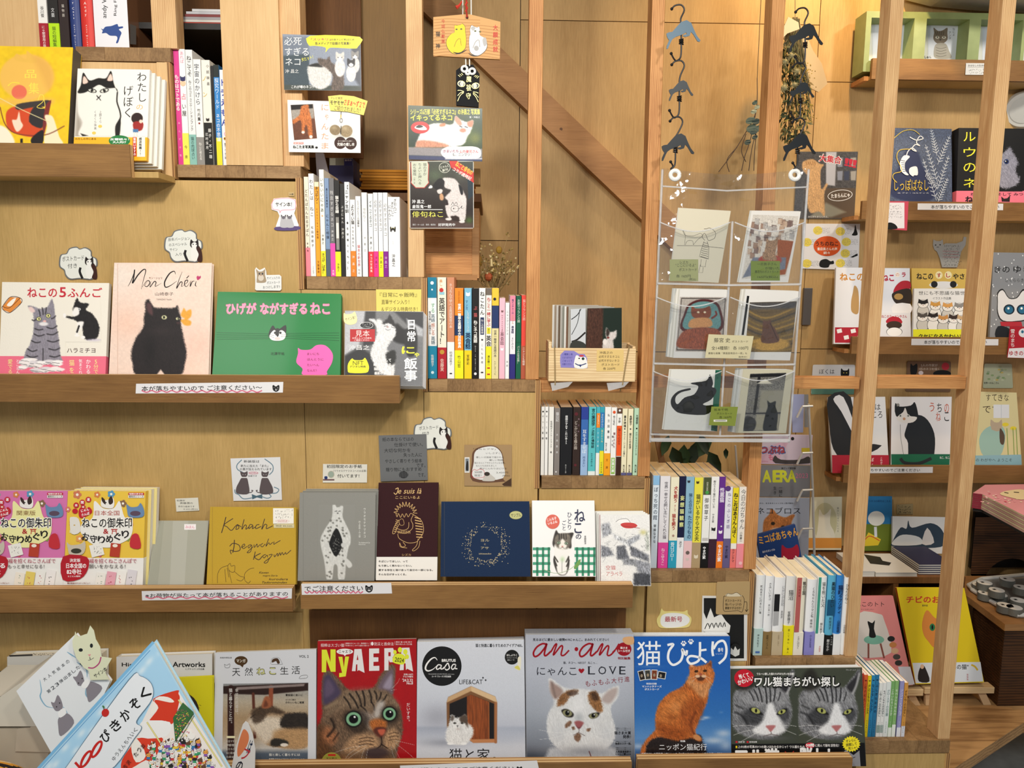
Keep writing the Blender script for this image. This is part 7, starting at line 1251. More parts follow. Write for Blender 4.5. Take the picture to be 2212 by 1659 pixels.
row(C1,1455,0,TZ[1]+.0005,'',[
 B(1600,1645,437,'#d9418f','magenta-pink spine, first on the second step',[('ものはコトである',.22,.53,wht,.45,.85,.03),('あんずの猫',.6,.95,'#f7c9e0',.5,.4)]),
 B(1647,1700,440,'#efeeec','white spine with a fortune-teller drawing and yellow foot',[('あれば',.02,.12,'#e59ab0',.5,.7),('占',.37,.44,'#e8697c',.5,.9),('い屋',.46,.58,ink,.5,.8),('今泉',.8,.97,'#5d5a20',.5,.5)],obi=(.72,'#e6e356'),marks=[('o',.29,.5,.95,'#f0c4a0'),('cat',.25,.5,.9,'#31305e'),('o',.30,.5,.6,'#f0c4a0')]),
 B(1705,1765,446,'#e6e6e4','white spine with a pale teal foot on the second step',[('ねこてそ',.05,.23,ink,.5,.75),('ねこのコミュニケーションブック',.26,.7,'#555',.5,.42),('猫の肉球占い',.75,.95,'#2c4b48',.5,.5)],obi=(.73,'#86b8ad')),
 B(1770,1835,531,'#ecebe6','white novel spine with a large blue-black title and grey foot',[('宇宙のかけら',.04,.43,'#28364e',.45,.72),('竹内薫',.46,.58,ink,.5,.45),('ねこと考える',.78,.95,wht,.5,.4)],obi=(.73,'#8c8984'),marks=[('o',.6,.5,.25,'#8a2d22')]),
 B(1842,1915,538,'#e9e4d8','half white half black spine with a gold star pattern',[('小説映画',.03,.25,ink,.75,.35),('藤子・不二雄',.64,.94,wht,.68,.4),('辻村深月',.68,.85,wht,.3,.35),('ノン',.1,.4,'#d9b95a',.3,.6)],bands=[(.59,1,'#16150f')],marks=[('cat',.56,.5,.4,ink)]),
 B(1922,1945,590,'#1c1a1a','very thin black spine on the second step',[]),
 B(1947,1995,582,'#2f80c4','blue spine with a dark head and yellow foot on the second step',[('探究ワールド',.13,.44,'#e8f4ff',.5,.8),('ネコの不思議',.48,.76,'#fff',.5,.7)],bands=[(0,.12,'#1b2320'),(.72,1,'#e8d926')]),
 B(2000,2052,626,'#f0f1f4','white comic spine with round blue and pink letters, last on the second step',[('ドラえもん',.08,.6,'#2a3da8',.5,1.05,.04),('藤子・F・不二雄',.76,.93,ink,.5,.45),('0',.64,.69,'#e86aa8',.5,.6)],marks=[('o',.715,.5,.55,'#e8c94a'),('o',.715,.5,.35,'#6b1a1a')])],Yf=1.612,depth=.105)
okk='沖昌之'
row(C7,695,0,TZ[2]+.0005,'',[
 B(800,833,-65,'#efe6d2','cream spine with a pink foot, first on the third step',[('どたんばたんおるすばん',.12,.6,ink,.5,.75),('板垣雅',.65,.76,ink,.5,.4)],obi=(.71,'#f08a98')),
 B(836,875,-90,'#f2f1ee','white spine with spaced black title, second on the third step',[('わたしは ねこ',.05,.42,ink,.5,.75),('松田奈那子',.5,.72,ink,.5,.5),('リトルモア',.9,.98,'#777',.5,.35)]),
 B(879,913,-25,'#f2a52a','orange spine with a dark title and cream top',[('ネコケツ・',.05,.24,ink,.5,.85,.02),('にゃんじいちゃん動物園',.27,.6,'#7c4c10',.5,.45),('文藝書房',.83,.97,'#7c4c10',.5,.5)],bands=[(0,.05,'#efe3c0')]),
 B(918,953,-122,'#f0efe6','tall white spine with a yellow foot on the third step',[('いないいにゃあ',.07,.4,'#3c4a3a',.5,.75),(okk,.6,.7,ink,.5,.5),('ネコが、ばあ！',.78,.98,'#2a2a1c',.5,.7,.02)],obi=(.76,'#f2e62e'),marks=[('o',.43,.5,.35,'#e0a878')]),
 B(957,990,-55,'#7f97b8','blue-grey photographic spine on the third step',[('昌之の写真絵本',.1,.3,'#26324a',.5,.5),('にゃんこ相撲',.36,.62,'#1d2636',.5,.7)],bands=[(.72,1,'#54606e')]),
 B(993,1028,-55,'#6d6c6e','grey spine with a hot pink lower part on the third step',[('残念すぎるネコ',.12,.5,'#d8d6d4',.5,.75),(okk,.52,.64,'#f1f0ee',.5,.5),('大和',.93,.99,'#fff',.5,.5)],obi=(.66,'#ea4fae')),
 B(1031,1070,-38,'#191817','black spine with a white cat and yellow foot on the third step',[('猫から目線',.16,.34,wht,.5,.75,.03),(okk,.86,.95,'#2a2a10',.5,.45)],obi=(.74,'#f0ea2c'),bands=[(.38,.72,'#8d8a84',.2,.8),(.44,.6,'#e6e2da',.25,.75)]),
 B(1075,1106,-12,'#232120','narrow charcoal spine on the third step',[('ぶさにゃん',.23,.43,'#e8e6e0',.5,.6),(okk,.47,.59,'#e8e6e0',.5,.6)]),
 B(1110,1146,-25,'#eef0f0','white spine with a bracketed black title on the third step',[('【ニャン生訓',.03,.33,ink,.45,.75,.03),('養生訓猫とともに】',.4,.94,'#444',.5,.45,.02)]),
 B(1150,1188,113,'#f1efee','white spine with an orange foot on the third step',[('よりそい猫',.06,.32,ink,.5,.7,.02),('今日も明日も',.34,.62,'#555',.5,.42),(okk,.7,.97,'#fff3e4',.5,.5)],obi=(.665,'#f2862a')),
 B(1193,1231,86,'#f2f1f0','white spine with small red subtitle on the third step',[('ヒミツのヒミツの猫集会',.05,.38,'#666',.5,.5),('猫本の新世界',.6,.88,'#c84a50',.5,.6),('刊行',.9,.98,'#555',.5,.4)]),
 B(1240,1280,57,'#f5f4f2','almost blank white spine with pale grey title on the third step',[('俳句ねこ',.18,.34,'#aaa',.5,.55),(okk,.5,.72,'#999',.5,.4)]),
 B(1289,1325,66,'#f3f3f1','white spine with a scarlet foot on the third step',[('イキってるネコ',.08,.4,'#2d4b52',.5,.7),(okk,.5,.68,'#444',.5,.5),('ネコの写真集',.72,.95,'#ffe',.5,.5)],obi=(.695,'#e5343c')),
 B(1329,1362,58,'#f2f2f2','white spine with a hot pink foot on the third step',[('必死すぎるネコ',.08,.46,'#8c8c8c',.5,.8),(okk,.75,.9,'#7b1450',.5,.6)],obi=(.695,'#f0368c')),
 B(1367,1400,58,'#f2f2f2','white spine with a lemon yellow foot, between the pink and purple feet',[('必死すぎるネコ',.08,.46,'#8c8c8c',.5,.8),(okk,.75,.9,'#55500e',.5,.6)],obi=(.695,'#f0ea28')),
 B(1404,1438,58,'#f2f2f2','white spine with a purple foot on the third step',[('必死すぎるネコ',.12,.52,'#8c8c8c',.5,.8),(okk,.75,.9,'#e6bfe6',.5,.6)],obi=(.695,'#84148c')),
 B(1443,1532,92,'#f5f5f5','thick white spine with a black cat face, last on the third step',[('ぎおんご',.02,.2,ink,.62,.28),('ぎたいご',.06,.24,ink,.38,.28),('にゃんこ',.1,.28,ink,.14,.28),(okk,.71,.87,ink,.42,.3),('KYOKI',.55,.6,'#777',.4,.2)],marks=[('cat',.4,.4,.5,ink),('o',.43,.4,.22,'#fff'),('o',.385,.29,.08,'#e8e29a'),('o',.385,.51,.08,'#e8e29a')])],Yf=1.613,depth=.15)
row(C8,1338,0,TZ[3]+.0005,'',[
 B(258,331,470,'#f0f2f2','teal-capped white spine with a cat emblem, first on the fourth step',[('する',.25,.35,'#5aa878',.58,.5),('英語',.36,.44,'#28566a',.58,.5),('感じる',.45,.57,'#c87858',.58,.5),('英語',.58,.66,'#28566a',.58,.5),('毎日を楽しく表現する',.33,.56,'#345',.22,.28),('佐藤啓子',.76,.88,wht,.5,.35)],bands=[(0,.2,'#127c9c')],obi=(.675,'#1a86a8'),marks=[('o',.055,.5,.4,'#e6f4f6'),('o',.12,.5,.2,'#e6f4f6'),('o',.94,.5,.35,'#cfe8f0')]),
 B(340,412,470,'#f2ecd8','cream spine with a red foot and a small beret drawing',[('英語でアート！',.2,.66,'#2f2a28',.5,.72,.02),('楽しい',.02,.12,'#d88a3a',.4,.4),('佐藤実',.8,.93,'#f8e0d0',.5,.45)],obi=(.69,'#b4202e'),marks=[('b',.155,.5,.6,'#8ec6d8'),('o',.125,.45,.5,'#c8302c'),('o',.735,.5,.55,'#c89a3a')]),
 B(420,480,470,'#cf8a66','salmon brown spine with a white lower third on the fourth step',[('ネコろんで学べる英語発音の本',.06,.5,'#f6e6d6',.5,.5),('明場由美子',.73,.87,ink,.5,.45)],bands=[(.635,1,'#f2f2f0')],marks=[('b',.95,.5,.35,ink)]),
 B(485,556,562,'#f28a1e','orange and navy spine with a yellow foot on the fourth step',[('世界一簡単な英語の大百科事典',.17,.66,wht,.55,.62,.05),('とにかくかんたん',.03,.17,'#5a3208',.5,.4),('竹山哲',.74,.88,ink,.5,.4)],bands=[(.30,.52,'#18325c')],obi=(.685,'#f6ee20')),
 B(566,626,562,'#7cb8d4','sky blue spine with a yellow foot on the fourth step',[('しろねこトーフの',.25,.48,wht,.5,.45),('英会話',.49,.67,'#123058',.5,.8,.04),('マンガ',.13,.24,'#2a5488',.3,.4),('宮野彩',.73,.85,ink,.5,.4)],obi=(.685,'#f2d21c'),marks=[('cat',.065,.5,.6,'#e9f0f4')]),
 B(633,685,564,'#15120f','black spine with white cat-shaped lettering on the fourth step',[('ねこネコ英語',.35,.6,wht,.5,.75,.04),('ぷ猫',.18,.33,'#d66',.5,.6),('Days in English',.63,.9,wht,.5,.55)],marks=[('o',.945,.5,.45,'#eee')]),
 B(690,742,562,'#f1f1ef','white spine with four large black letters on the fourth step',[('ねこたん',.03,.3,'#222',.5,.75,.02),('ねこの英単語',.34,.5,wht,.5,.5),('これも英語',.6,.84,'#888',.5,.35)],bands=[(.32,.51,'#1c2d58',.2,.8)],marks=[('cat',.565,.5,.3,ink),('b',.93,.5,.4,ink)]),
 B(748,794,563,'#f1efe6','white spine with a cat photo at its head and a yellow foot',[('ねこと一緒に学ぶ',.1,.42,'#c4202e',.5,.72,.02),('毎日の',.44,.5,ink,.5,.45),('英会',.52,.64,ink,.5,.95,.02),('清水建二',.74,.85,ink,.5,.5)],bands=[(0,.075,'#6e6258'),(.43,.5,'#f0e234',.15,.85)],obi=(.64,'#f3e92a'),marks=[('b',.88,.5,.5,'#c8382e'),('b',.95,.5,.5,'#c8382e')]),
 B(798,855,562,'#1f3566','navy spine with a yellow head and cream lower half',[('世界一簡単な英語の本',.46,.76,'#20203a',.5,.62,.02),('たかしまてつを',.8,.96,'#5a5030',.5,.4)],bands=[(0,.19,'#f2c53a'),(.44,1,'#e4d8a0')],marks=[('o',.12,.4,.45,'#1a1a1a')]),
 B(861,909,647,'#f2bccb','soft pink spine with a sitting white cat on the fourth step',[('mofusandの',.2,.42,'#5c3a44',.5,.85),('英会話',.42,.58,'#5c3a44',.5,.7)],marks=[('cat',.16,.5,.4,'#7a5a5a'),('cat',.63,.5,.5,'#fff')]),
 B(913,945,687,'#f1f1f0','narrow white spine with a faint title on the fourth step',[('ニャングリッシュ',.1,.42,'#777',.5,.6),('英語',.75,.85,'#999',.5,.5)]),
 B(951,996,627,'#efeaf0','white spine with a pink top and purple foot on the fourth step',[('猫ピッチャーの',.04,.22,'#3a3a6a',.5,.55,.03),('ミラクル',.23,.34,'#c88a3a',.5,.55),('英会話',.36,.45,'#2a2a5a',.5,.6,.03),('そにしけんじ',.5,.64,'#333',.5,.45)],bands=[(0,.3,'#e58aa0')],obi=(.7,'#2e2a78')),
 B(1003,1044,628,'#0f5c42','dark green spine on the fourth step, next to the red one',[('お家でフランス語',.04,.32,'#d8ead8',.5,.6),('パリのお宅訪問！',.6,.82,'#e8f0e0',.5,.6)],bands=[(.555,.56,'#0a4a34')]),
 B(1048,1091,623,'#e2473a','red spine with a brown foot, last on the fourth step',[('猫とフランス語',.05,.3,'#f2c8b8',.5,.6),('ニャンとも簡単',.62,.84,'#f6e4d4',.5,.6)],obi=(.6,'#b2583e'))],Yf=1.612,depth=.14)
row(D7,757,0,TZ[4]+.0005,'',[
 B(965,991,211,'#efeeea','thin white spine with a red edge, first paperback on the fifth step',[('そっと宵闇',.1,.5,'#333',.5,.6)],marks=[('o',.07,.5,.5,ink)]),
 B(995,1019,211,'#f0efec','thin white paperback spine, second on the fifth step',[('そっと宵闇',.1,.5,'#333',.5,.6)],marks=[('o',.07,.5,.5,ink)]),
 B(1025,1062,212,'#eceae4','white postcard-book spine on the fifth step',[('松田純ポストカードブック',.2,.6,'#333',.5,.4),('編',.64,.68,'#333',.5,.4)]),
 B(1068,1110,222,'#857e7a','grey paperback spine on the fifth step',[('猫日記',.06,.2,'#eee',.5,.6),('太田豊湯',.35,.7,'#eee',.5,.35)],marks=[('o',.95,.4,.3,'#ddd')]),
 B(1115,1205,215,'#16161a','thick glossy black paperback on the fifth step',[('楳図かずお',.12,.3,'#eee',.5,.28,.02),('こわい本１１',.34,.54,'#eee',.5,.28,.03),('角川ホラー文庫',.84,.97,'#ccc',.5,.2)],marks=[('o',.31,.5,.12,'#ddd')]),
 B(1212,1268,214,'#33241f','dark brown paperback with a red stain motif on the fifth step',[('どこかにある猫の国',.2,.62,'#d8ccc0',.38,.5),('鳥之木',.13,.4,'#a89',.75,.22)],marks=[('o',.1,.4,.5,'#5c2028'),('o',.85,.4,.4,'#5c2028')]),
 B(1274,1328,213,'#3a6ab0','blue manga spine with white lettering on the fifth step',[('耳をすませば',.33,.68,'#e9f2fa',.5,.75),('柊あおい',.72,.88,'#1f3a78',.5,.45)],bands=[(0,.18,'#2a3f94'),(.55,1,'#9dbbe0')]),
 B(1333,1388,213,'#5cc0c4','turquoise paperback spine with a black serif title',[('言の葉遊学',.02,.28,'#17323a',.6,.55,.02),('ご近所の博物誌',.3,.6,'#17323a',.6,.55,.02),('わかつきめぐみ',.67,.87,'#17323a',.5,.35)],bands=[(.94,1,'#e8f0ee')]),
 B(1392,1419,213,'#4cb0c0','paperback spine with an orange block near its head on the fifth step',[('モジャモジャ',.12,.25,'#fff',.5,.5),('ヤマダ紫',.35,.6,'#e8f4f4',.5,.5)],bands=[(.09,.3,'#f08c2c'),(.67,1,'#eef0ec')]),
 B(1421,1452,213,'#38a2b6','blue-green paperback spine with a yellow lower part on the fifth step',[('きむらけんじ',.1,.3,'#e8f0f8',.5,.5),('猫だからね',.33,.52,'#efe9a0',.5,.5),('幻冬舎文庫',.8,.97,'#333',.5,.45)],bands=[(.08,.3,'#2878b8'),(.64,.98,'#f0e22a')]),
 B(1456,1503,213,'#f2f1ee','white paperback with an amber lower band on the fifth step',[('私立図書館',.08,.48,'#333',.62,.4),('剛本七絵',.52,.64,'#333',.3,.3),('文庫',.72,.94,'#8a4a10',.5,.4)],obi=(.675,'#f5a71e')),
 B(1507,1546,216,'#f4f3ef','white paperback with a red dot and a green oval label',[('相川悠紀',.12,.26,'#333',.5,.45),('猫にされた',.36,.6,'#7a2030',.62,.45,.02),('君と私',.4,.58,'#222',.3,.4),('双葉文庫',.75,.96,'#fff',.5,.55,.03)],bands=[(.74,.98,'#93c25a',.12,.88)],marks=[('o',.07,.5,.6,'#e0582c')]),
 B(1550,1588,222,'#f6f4ee','paperback with a vermilion middle band and dark brown foot',[('猫たちの日々',.3,.55,'#7a1808',.5,.6,.02),('平野',.14,.22,'#333',.5,.5)],bands=[(.0,.08,'#5c4030'),(.26,.71,'#ee5a22'),(.72,1,'#3c2418')],marks=[('o',.035,.5,.45,'#eee')]),
 B(1592,1630,226,'#efe7c4','cream paperback spine with a violet foot, left of two alike',[('蓋多崎隆',.1,.28,'#222',.5,.5,.02),('キャット・シッターの君に',.34,.72,'#222',.5,.5),('角川文庫',.84,.96,'#222',.5,.5)],bands=[(.96,1,'#5a5a88')],marks=[('o',.3,.5,.3,'#334')]),
 B(1636,1674,228,'#efe7c4','cream paperback spine with a violet foot, right of two alike',[('角野栄子',.1,.25,'#222',.5,.5,.02),('魔女の宅急便',.36,.6,'#222',.5,.5),('角川文庫',.84,.96,'#222',.5,.5)],bands=[(.96,1,'#5a5a88')],marks=[('o',.3,.5,.3,'#334')]),
 B(1682,1724,222,'#b8dcc0','pale green paperback, last on the fifth step',[('万城目学',.1,.24,'#222',.5,.5,.02),('かのこちゃんとマドレーヌ',.35,.7,'#222',.5,.5),('角川文庫',.84,.96,'#222',.5,.5)],marks=[('o',.3,.5,.3,'#222')])],Yf=1.612,depth=.105,page='#cdb08e')
row(D8,1440,0,TZ[5]+.0005,'',[
 B(108,166,555,'#dfeaf4','pale blue comic spine, first on the sixth step',[('ぼっち死の館',.12,.48,'#1c2a44',.5,.72),('齋藤なずな',.52,.73,'#222',.5,.45)],bands=[(0,.1,'#8fbfe6')]),
 B(176,266,560,'#e9e6ea','white comic spine with a bright pink foot on the sixth step',[('世界一幸せな飼い主にしてくれた猫',.06,.68,'#443c48',.6,.5,.01),('ねこゆうこ',.78,.97,'#fbd8ea',.5,.42,.02)],obi=(.72,'#e0489c')),
 B(274,349,570,'#f2ecd0','cream comic spine with a turquoise foot on the sixth step',[('犬を飼う',.1,.28,'#b02828',.62,.5,.03),('そして',.3,.38,'#c06060',.6,.3),('猫を飼う',.4,.58,'#b02828',.5,.5,.03),('谷口ジロー',.71,.92,'#e8f6fa',.45,.5,.03)],obi=(.695,'#2ba0c0'),marks=[('o',.64,.5,.3,'#b09080')]),
 B(352,411,562,'#14193c','midnight navy comic spine with a white foot on the sixth step',[('妄想猫観察',.2,.56,'#e8eca0',.55,.7,.03),('迷子',.7,.78,'#333',.5,.5)],obi=(.665,'#f0f0f2')),
 B(416,490,566,'#8db7ce','light blue comic spine with a pale pink foot on the sixth step',[('猫との日々は',.18,.4,'#284a6a',.6,.55,.02),('たからもの',.42,.68,'#284a6a',.6,.55,.02)],obi=(.70,'#eec6c8'),marks=[('cat',.05,.3,.35,'#2a3038'),('o',.83,.5,.5,'#6c5f5a'),('cat',.9,.5,.4,'#d8c8c0')]),
 B(494,572,575,'#ede24c','yellow comic spine with a photographic beige foot on the sixth step',[('猫がいるから大丈夫',.18,.7,'#4c4a20',.5,.55,.02)],obi=(.715,'#b39a74'),marks=[('cat',.05,.35,.35,'#4a3a20'),('cat',.87,.5,.5,'#e6d8c0')]),
 B(578,646,572,'#f3f2ee','white comic spine with a moss-green head and black foot',[('御伽草子',.22,.48,'#2a2a2a',.5,.6,.01),('やまだ紫',.76,.9,'#fff',.45,.5,.03),('日本の名作',.05,.16,'#e8e8d0',.5,.4)],bands=[(0,.19,'#4e5436')],obi=(.72,'#0f0e0e'),marks=[('o',.165,.5,.5,'#4aa04a'),('b',.68,.5,.8,'#c8c4c0')]),
 B(651,721,566,'#f4f2ee','white comic spine with a black-and-white cat and dark maroon foot',[('樹のうえで猫がみている',.04,.34,'#444',.4,.35),('やまだ紫',.4,.5,'#444',.4,.35)],obi=(.68,'#3c2030'),marks=[('cat',.57,.5,.55,'#222'),('o',.6,.4,.35,'#eee')]),
 B(724,781,566,'#67308c','purple comic spine with an orange foot and white cat',[('性悪猫',.12,.28,'#eee4f4',.5,.8,.03),('やまだ紫',.74,.93,'#fff',.5,.65,.03)],obi=(.705,'#f07c22'),marks=[('cat',.6,.5,.6,'#f2eef2'),('o',.54,.6,.25,'#f2eef2')]),
 B(786,851,662,'#e8e6ee','white comic spine with a violet title and slate foot on the sixth step',[('ねこのふしぎ話',.06,.52,'#6a5a8c',.55,.5,.01),('やまだ紫',.72,.88,'#20203a',.5,.48,.02)],obi=(.635,'#675c86'),marks=[('o',.02,.3,.8,'#5a3a7a')]),
 B(856,908,672,'#f2dc28','yellow comic spine with a salmon foot on the sixth step',[('ねこおばあさん',.06,.46,'#262016',.5,.8,.04),('んぼく',.46,.62,'#262016',.5,.75,.03),('カナシチマ',.76,.93,'#222',.5,.6)],bands=[(.69,.76,'#f4efe6')],obi=(.76,'#f07a74')),
 B(914,996,662,'#eee9e0','cream comic spine with a pink foot, last on the sixth step',[('今日のガちゃん',.03,.52,'#fbfaf6',.42,.62,.03),('今日のガちゃん',.03,.52,'#454040',.45,.6,.0),('小林康一',.55,.68,'#444',.4,.3)],obi=(.70,'#f294a0'),marks=[('o',.94,.5,.4,'#f6c4c8')])],Yf=1.613,depth=.135,page='#dfcba6')
row(E2,1258,0,TZ[6]+.0005,'',[
 B(653,750,326,'#eef0f1','white novel spine with a mint foot, first on the seventh step',[('死ぬまでに行きたい海',.12,.48,'#222',.55,.28),('岸本佐知子',.73,.9,'#222',.5,.25)],obi=(.665,'#b6cfcb'),marks=[('b',.96,.5,.5,'#4a70b0')]),
 B(757,850,336,'#f0f1f3','white novel spine with a bronze foot on the seventh step',[('さみしいネコ',.08,.3,'#555',.5,.32),('早川良一郎',.35,.5,'#777',.5,.26),('定年バイブル',.74,.92,'#2e2410',.5,.38,.01)],obi=(.70,'#8a7044')),
 B(858,976,352,'#f1f1f2','white novel spine with a black window and beige foot',[('にがにが日記',.1,.36,'#8a8a90',.78,.28),('岸政彦',.42,.52,'#666',.78,.22),('人生は、にがい',.73,.88,'#8a7458',.6,.28)],obi=(.695,'#c2b090'),bands=[(.21,.43,'#15151a',0,.5),(.43,.61,'#b0b0b2',0,.5)]),
 B(986,1092,337,'#e8e6e2','pale grey novel spine with a yellow foot on the seventh step',[('猫沼',.17,.3,'#333',.5,.55,.01),('笙野頼子',.44,.6,'#333',.42,.32),('愛して来た、猫人',.66,.98,'#3a3a14',.5,.22)],obi=(.625,'#efe01c')),
 B(1099,1203,352,'#f3ecd6','cream novel spine with a dusty red left half on the seventh step',[('猫の王国',.05,.22,'#222',.78,.34,.03),('北條民雄',.1,.25,'#6a2020',.3,.2),('ときに切なく',.75,.92,'#2a2622',.5,.34)],bands=[(0,.7,'#b9605c',0,.5)],obi=(.705,'#ece6d8')),
 B(1222,1328,374,'#f1f1f3','white novel spine with a lavender foot on the seventh step',[('くろちゃんとツマと私',.1,.5,'#333',.6,.28),('南伸坊',.52,.64,'#333',.55,.26),('のんきな生活',.73,.9,'#2c2c60',.6,.26)],obi=(.69,'#8b88cc')),
 B(1336,1434,348,'#f3f5f4','white novel spine with green boards on the seventh step',[('猫を抱いた父',.06,.38,'#444',.62,.42),('梯久美子',.58,.72,'#444',.6,.3),('求龍堂',.88,.96,'#d88a80',.6,.25)],bands=[(0,.72,'#3f9a86',0,.3)],obi=(.72,'#eff0f0')),
 B(1448,1535,328,'#5fb2d4','sky blue novel spine with a black foot on the seventh step',[('黒猫のひたい',.08,.4,'#14242e',.62,.5,.02),('井坂洋子',.52,.68,'#1c3040',.5,.36),('闇のなか',.8,.95,'#eee',.4,.38),('ちいさな',.76,.88,'#eee',.82,.2)],bands=[(.3,.5,'#14557c')],obi=(.75,'#101214')),
 B(1542,1620,328,'#3487d2','strong blue spine with black lettering and white foot on the seventh step',[('猫町',.12,.24,'#0c1a48',.55,.75,.03),('ラプソディ',.24,.48,'#0c1a48',.55,.6,.02),('山田稔明',.56,.72,'#0c1a48',.55,.42,.02)],obi=(.735,'#f0f2f4')),
 B(1628,1682,352,'#f2f2f0','slim white spine, last on the seventh step beside the tall upright',[('ひなたのねこ',.08,.33,'#222',.5,.62),('山田稔明',.6,.72,'#444',.5,.4)])],Yf=1.612,depth=.135,hard=True,page='#efe6cc')
def thin(x0,x1,yt,c,lab,txt,tc='#fff',**k):
 w=(1005-E3(x0,yt)[0])/12260*(1420-yt);return(x0+w,x1+w,yt,c,lab,[(txt,.14,.62,tc,.5,.75,.02),('てつたよしん',.72,.93,tc,.5,.4)],k)
row(E3,1420,0,TZ[7]+.0005,'',[
 thin(316,340,850,'#c43a30','thin red picture book, leftmost of the coloured ones','ねこの'),
 thin(343,374,862,'#e86a34','thin orange-red picture book on the lowest step','こちょこちょフィリッツ','#7a1c10',marks=[('b',.09,.5,.5,'#5c1010')]),
 thin(377,406,870,'#efd41e','thin yellow picture book on the lowest step','ほしのこどもとフィリックス','#2a2410',marks=[('b',.08,.5,.5,'#333')]),
 thin(409,439,866,'#2c8cc0','thin bright blue picture book on the lowest step','なにかな？なにかな？','#0c2c50',marks=[('b',.08,.5,.5,'#123')]),
 thin(442,472,862,'#2678a8','thin darker blue picture book on the lowest step','ふしぎなおかの','#0c2c50',marks=[('b',.08,.5,.5,'#123')]),
 thin(475,503,932,'#eef0ee','thin white picture book next to the darker blue one','こねこのトムのおはなし','#38464a',bands=[(.78,.92,'#9ab0a8')]),
 thin(506,533,930,'#f0f1f0','thin white picture book, second of the three white ones','モペットちゃんのおはなし','#38464a',bands=[(.78,.92,'#a8b8b4')]),
 thin(537,574,922,'#e9efee','thin pale grey-white picture book, third of the three white ones','グロースターの仕立屋','#8aa0a0'),
 thin(577,606,916,'#7cb06a','thin green picture book, left of two green ones','こわいわるいうさぎ','#e8f4e0',bands=[(.83,1,'#eef4ee')]),
 thin(610,640,914,'#8aba72','thin green picture book, right of two green ones','モペットちゃんの','#e8f4e0',bands=[(.78,1,'#eef4ee')]),
 thin(652,686,916,'#9a98cc','thin lavender picture book on the lowest step','ジンジャーとピクルズ','#ecebf8',bands=[(.83,1,'#eef0f6')]),
 thin(690,720,930,'#d89a48','thin ochre picture book, last on the lowest step','ずるいねこのおはなし','#6a4414',bands=[(.8,1,'#dfe3f0')])],Yf=1.615,depth=.10,page='#f2f0ea')
# ================================================================ clear pocket hanger, wire cats, the right-hand wall
YP=1.555;pl=Plane((0,YP,1),(0,-1,0))
ph=thing('pocket_hanger','clear vinyl wall pocket with six pockets of postcards, hung by two eyelets','wall pocket',tuple(P(1580,955,YP)))
L_=lambda y:1431-(y-365)*.045;R_=lambda y:1747-(y-365)*.072
def sheet(y0,y1,f0,f1,Y,bow,nx=24,ny=10,sag=0):
 mb=MB();V=[]
 for j in range(ny+1):
  for i in range(nx+1):
   u,v=i/nx,j/ny;y=y0+(y1-y0)*v;x=L_(y)+(R_(y)-L_(y))*(f0+(f1-f0)*u);V.append(P(x,y+sag*math.sin(math.pi*u)*(1-v),Y-bow*math.sin(math.pi*u)*(.35+.65*(1-v))+.0016*math.sin(u*17+v*9)*(1 if bow else.8)))
 return mb.add(V,[(j*(nx+1)+i,j*(nx+1)+i+1,(j+1)*(nx+1)+i+1,(j+1)*(nx+1)+i)for j in range(ny)for i in range(nx)],'#ffffff')
sheet(363,955,0,1,YP+.006,0,40,40,14).build('back_sheet','clear',ph,smooth=True)
for(y0,y1)in((480,612),(642,785),(802,938)):
 for f0,f1 in((.0,.485),(.515,1)):
  sheet(y0,y1,f0,f1,YP-.004,.012,16,6,20 if y0<500 else 24).build('pocket','clear',ph,smooth=True)
  pt=[P(L_(y0)+(R_(y0)-L_(y0))*(f0+(f1-f0)*u),y0+20*math.sin(math.pi*u),YP-.005-.012*math.sin(math.pi*u))for u in np.linspace(0,1,14)];MB().tube(pt,.0012,'#fff',6).build('pocket_rim','seam',ph)
 MB().tube([P(L_(y1),y1,YP-.003),P((L_(y1)+R_(y1))/2,y1+4,YP-.004),P(R_(y1),y1+2,YP-.003)],.0022,'#fff',6).build('weld_seam','seam',ph)
for f in(0.0,.5,1):
 MB().tube([P(L_(y)+(R_(y)-L_(y))*f,y,YP)for y in((366,660,955)if f!=.5 else(478,700,940))],.0022,'#fff',6).build('side_seam','seam',ph)
MB().tube([P(L_(950),950,YP),P(R_(950),952,YP)],.004,'#fff',8).build('bottom_seam','seam',ph)
MB().tube([P(L_(402),402,YP),P(1570,412,YP),P(R_(402),404,YP)],.0015,'#fff',6).build('hem_seam','seam',ph)
for x,y in((1458,378),(1717,378)):a=np.linspace(0,2*math.pi,20);MB().tube([P(x+9.5*math.cos(t),y+9.5*math.sin(t),YP-.002)for t in a],.0042,'#e9e8e4',8).build('eyelet','plastic',ph)
catpts=Z('248 300 268 290 300 285 330 250 380 195 430 180 470 205 492 260 520 320 552 360 545 375 525 370 490 310 468 285 455 320 420 330 396 325 400 312 430 305 425 290 390 310 330 330 300 352 285 380 262 435 248 438 250 410 272 360 258 340 250 320')
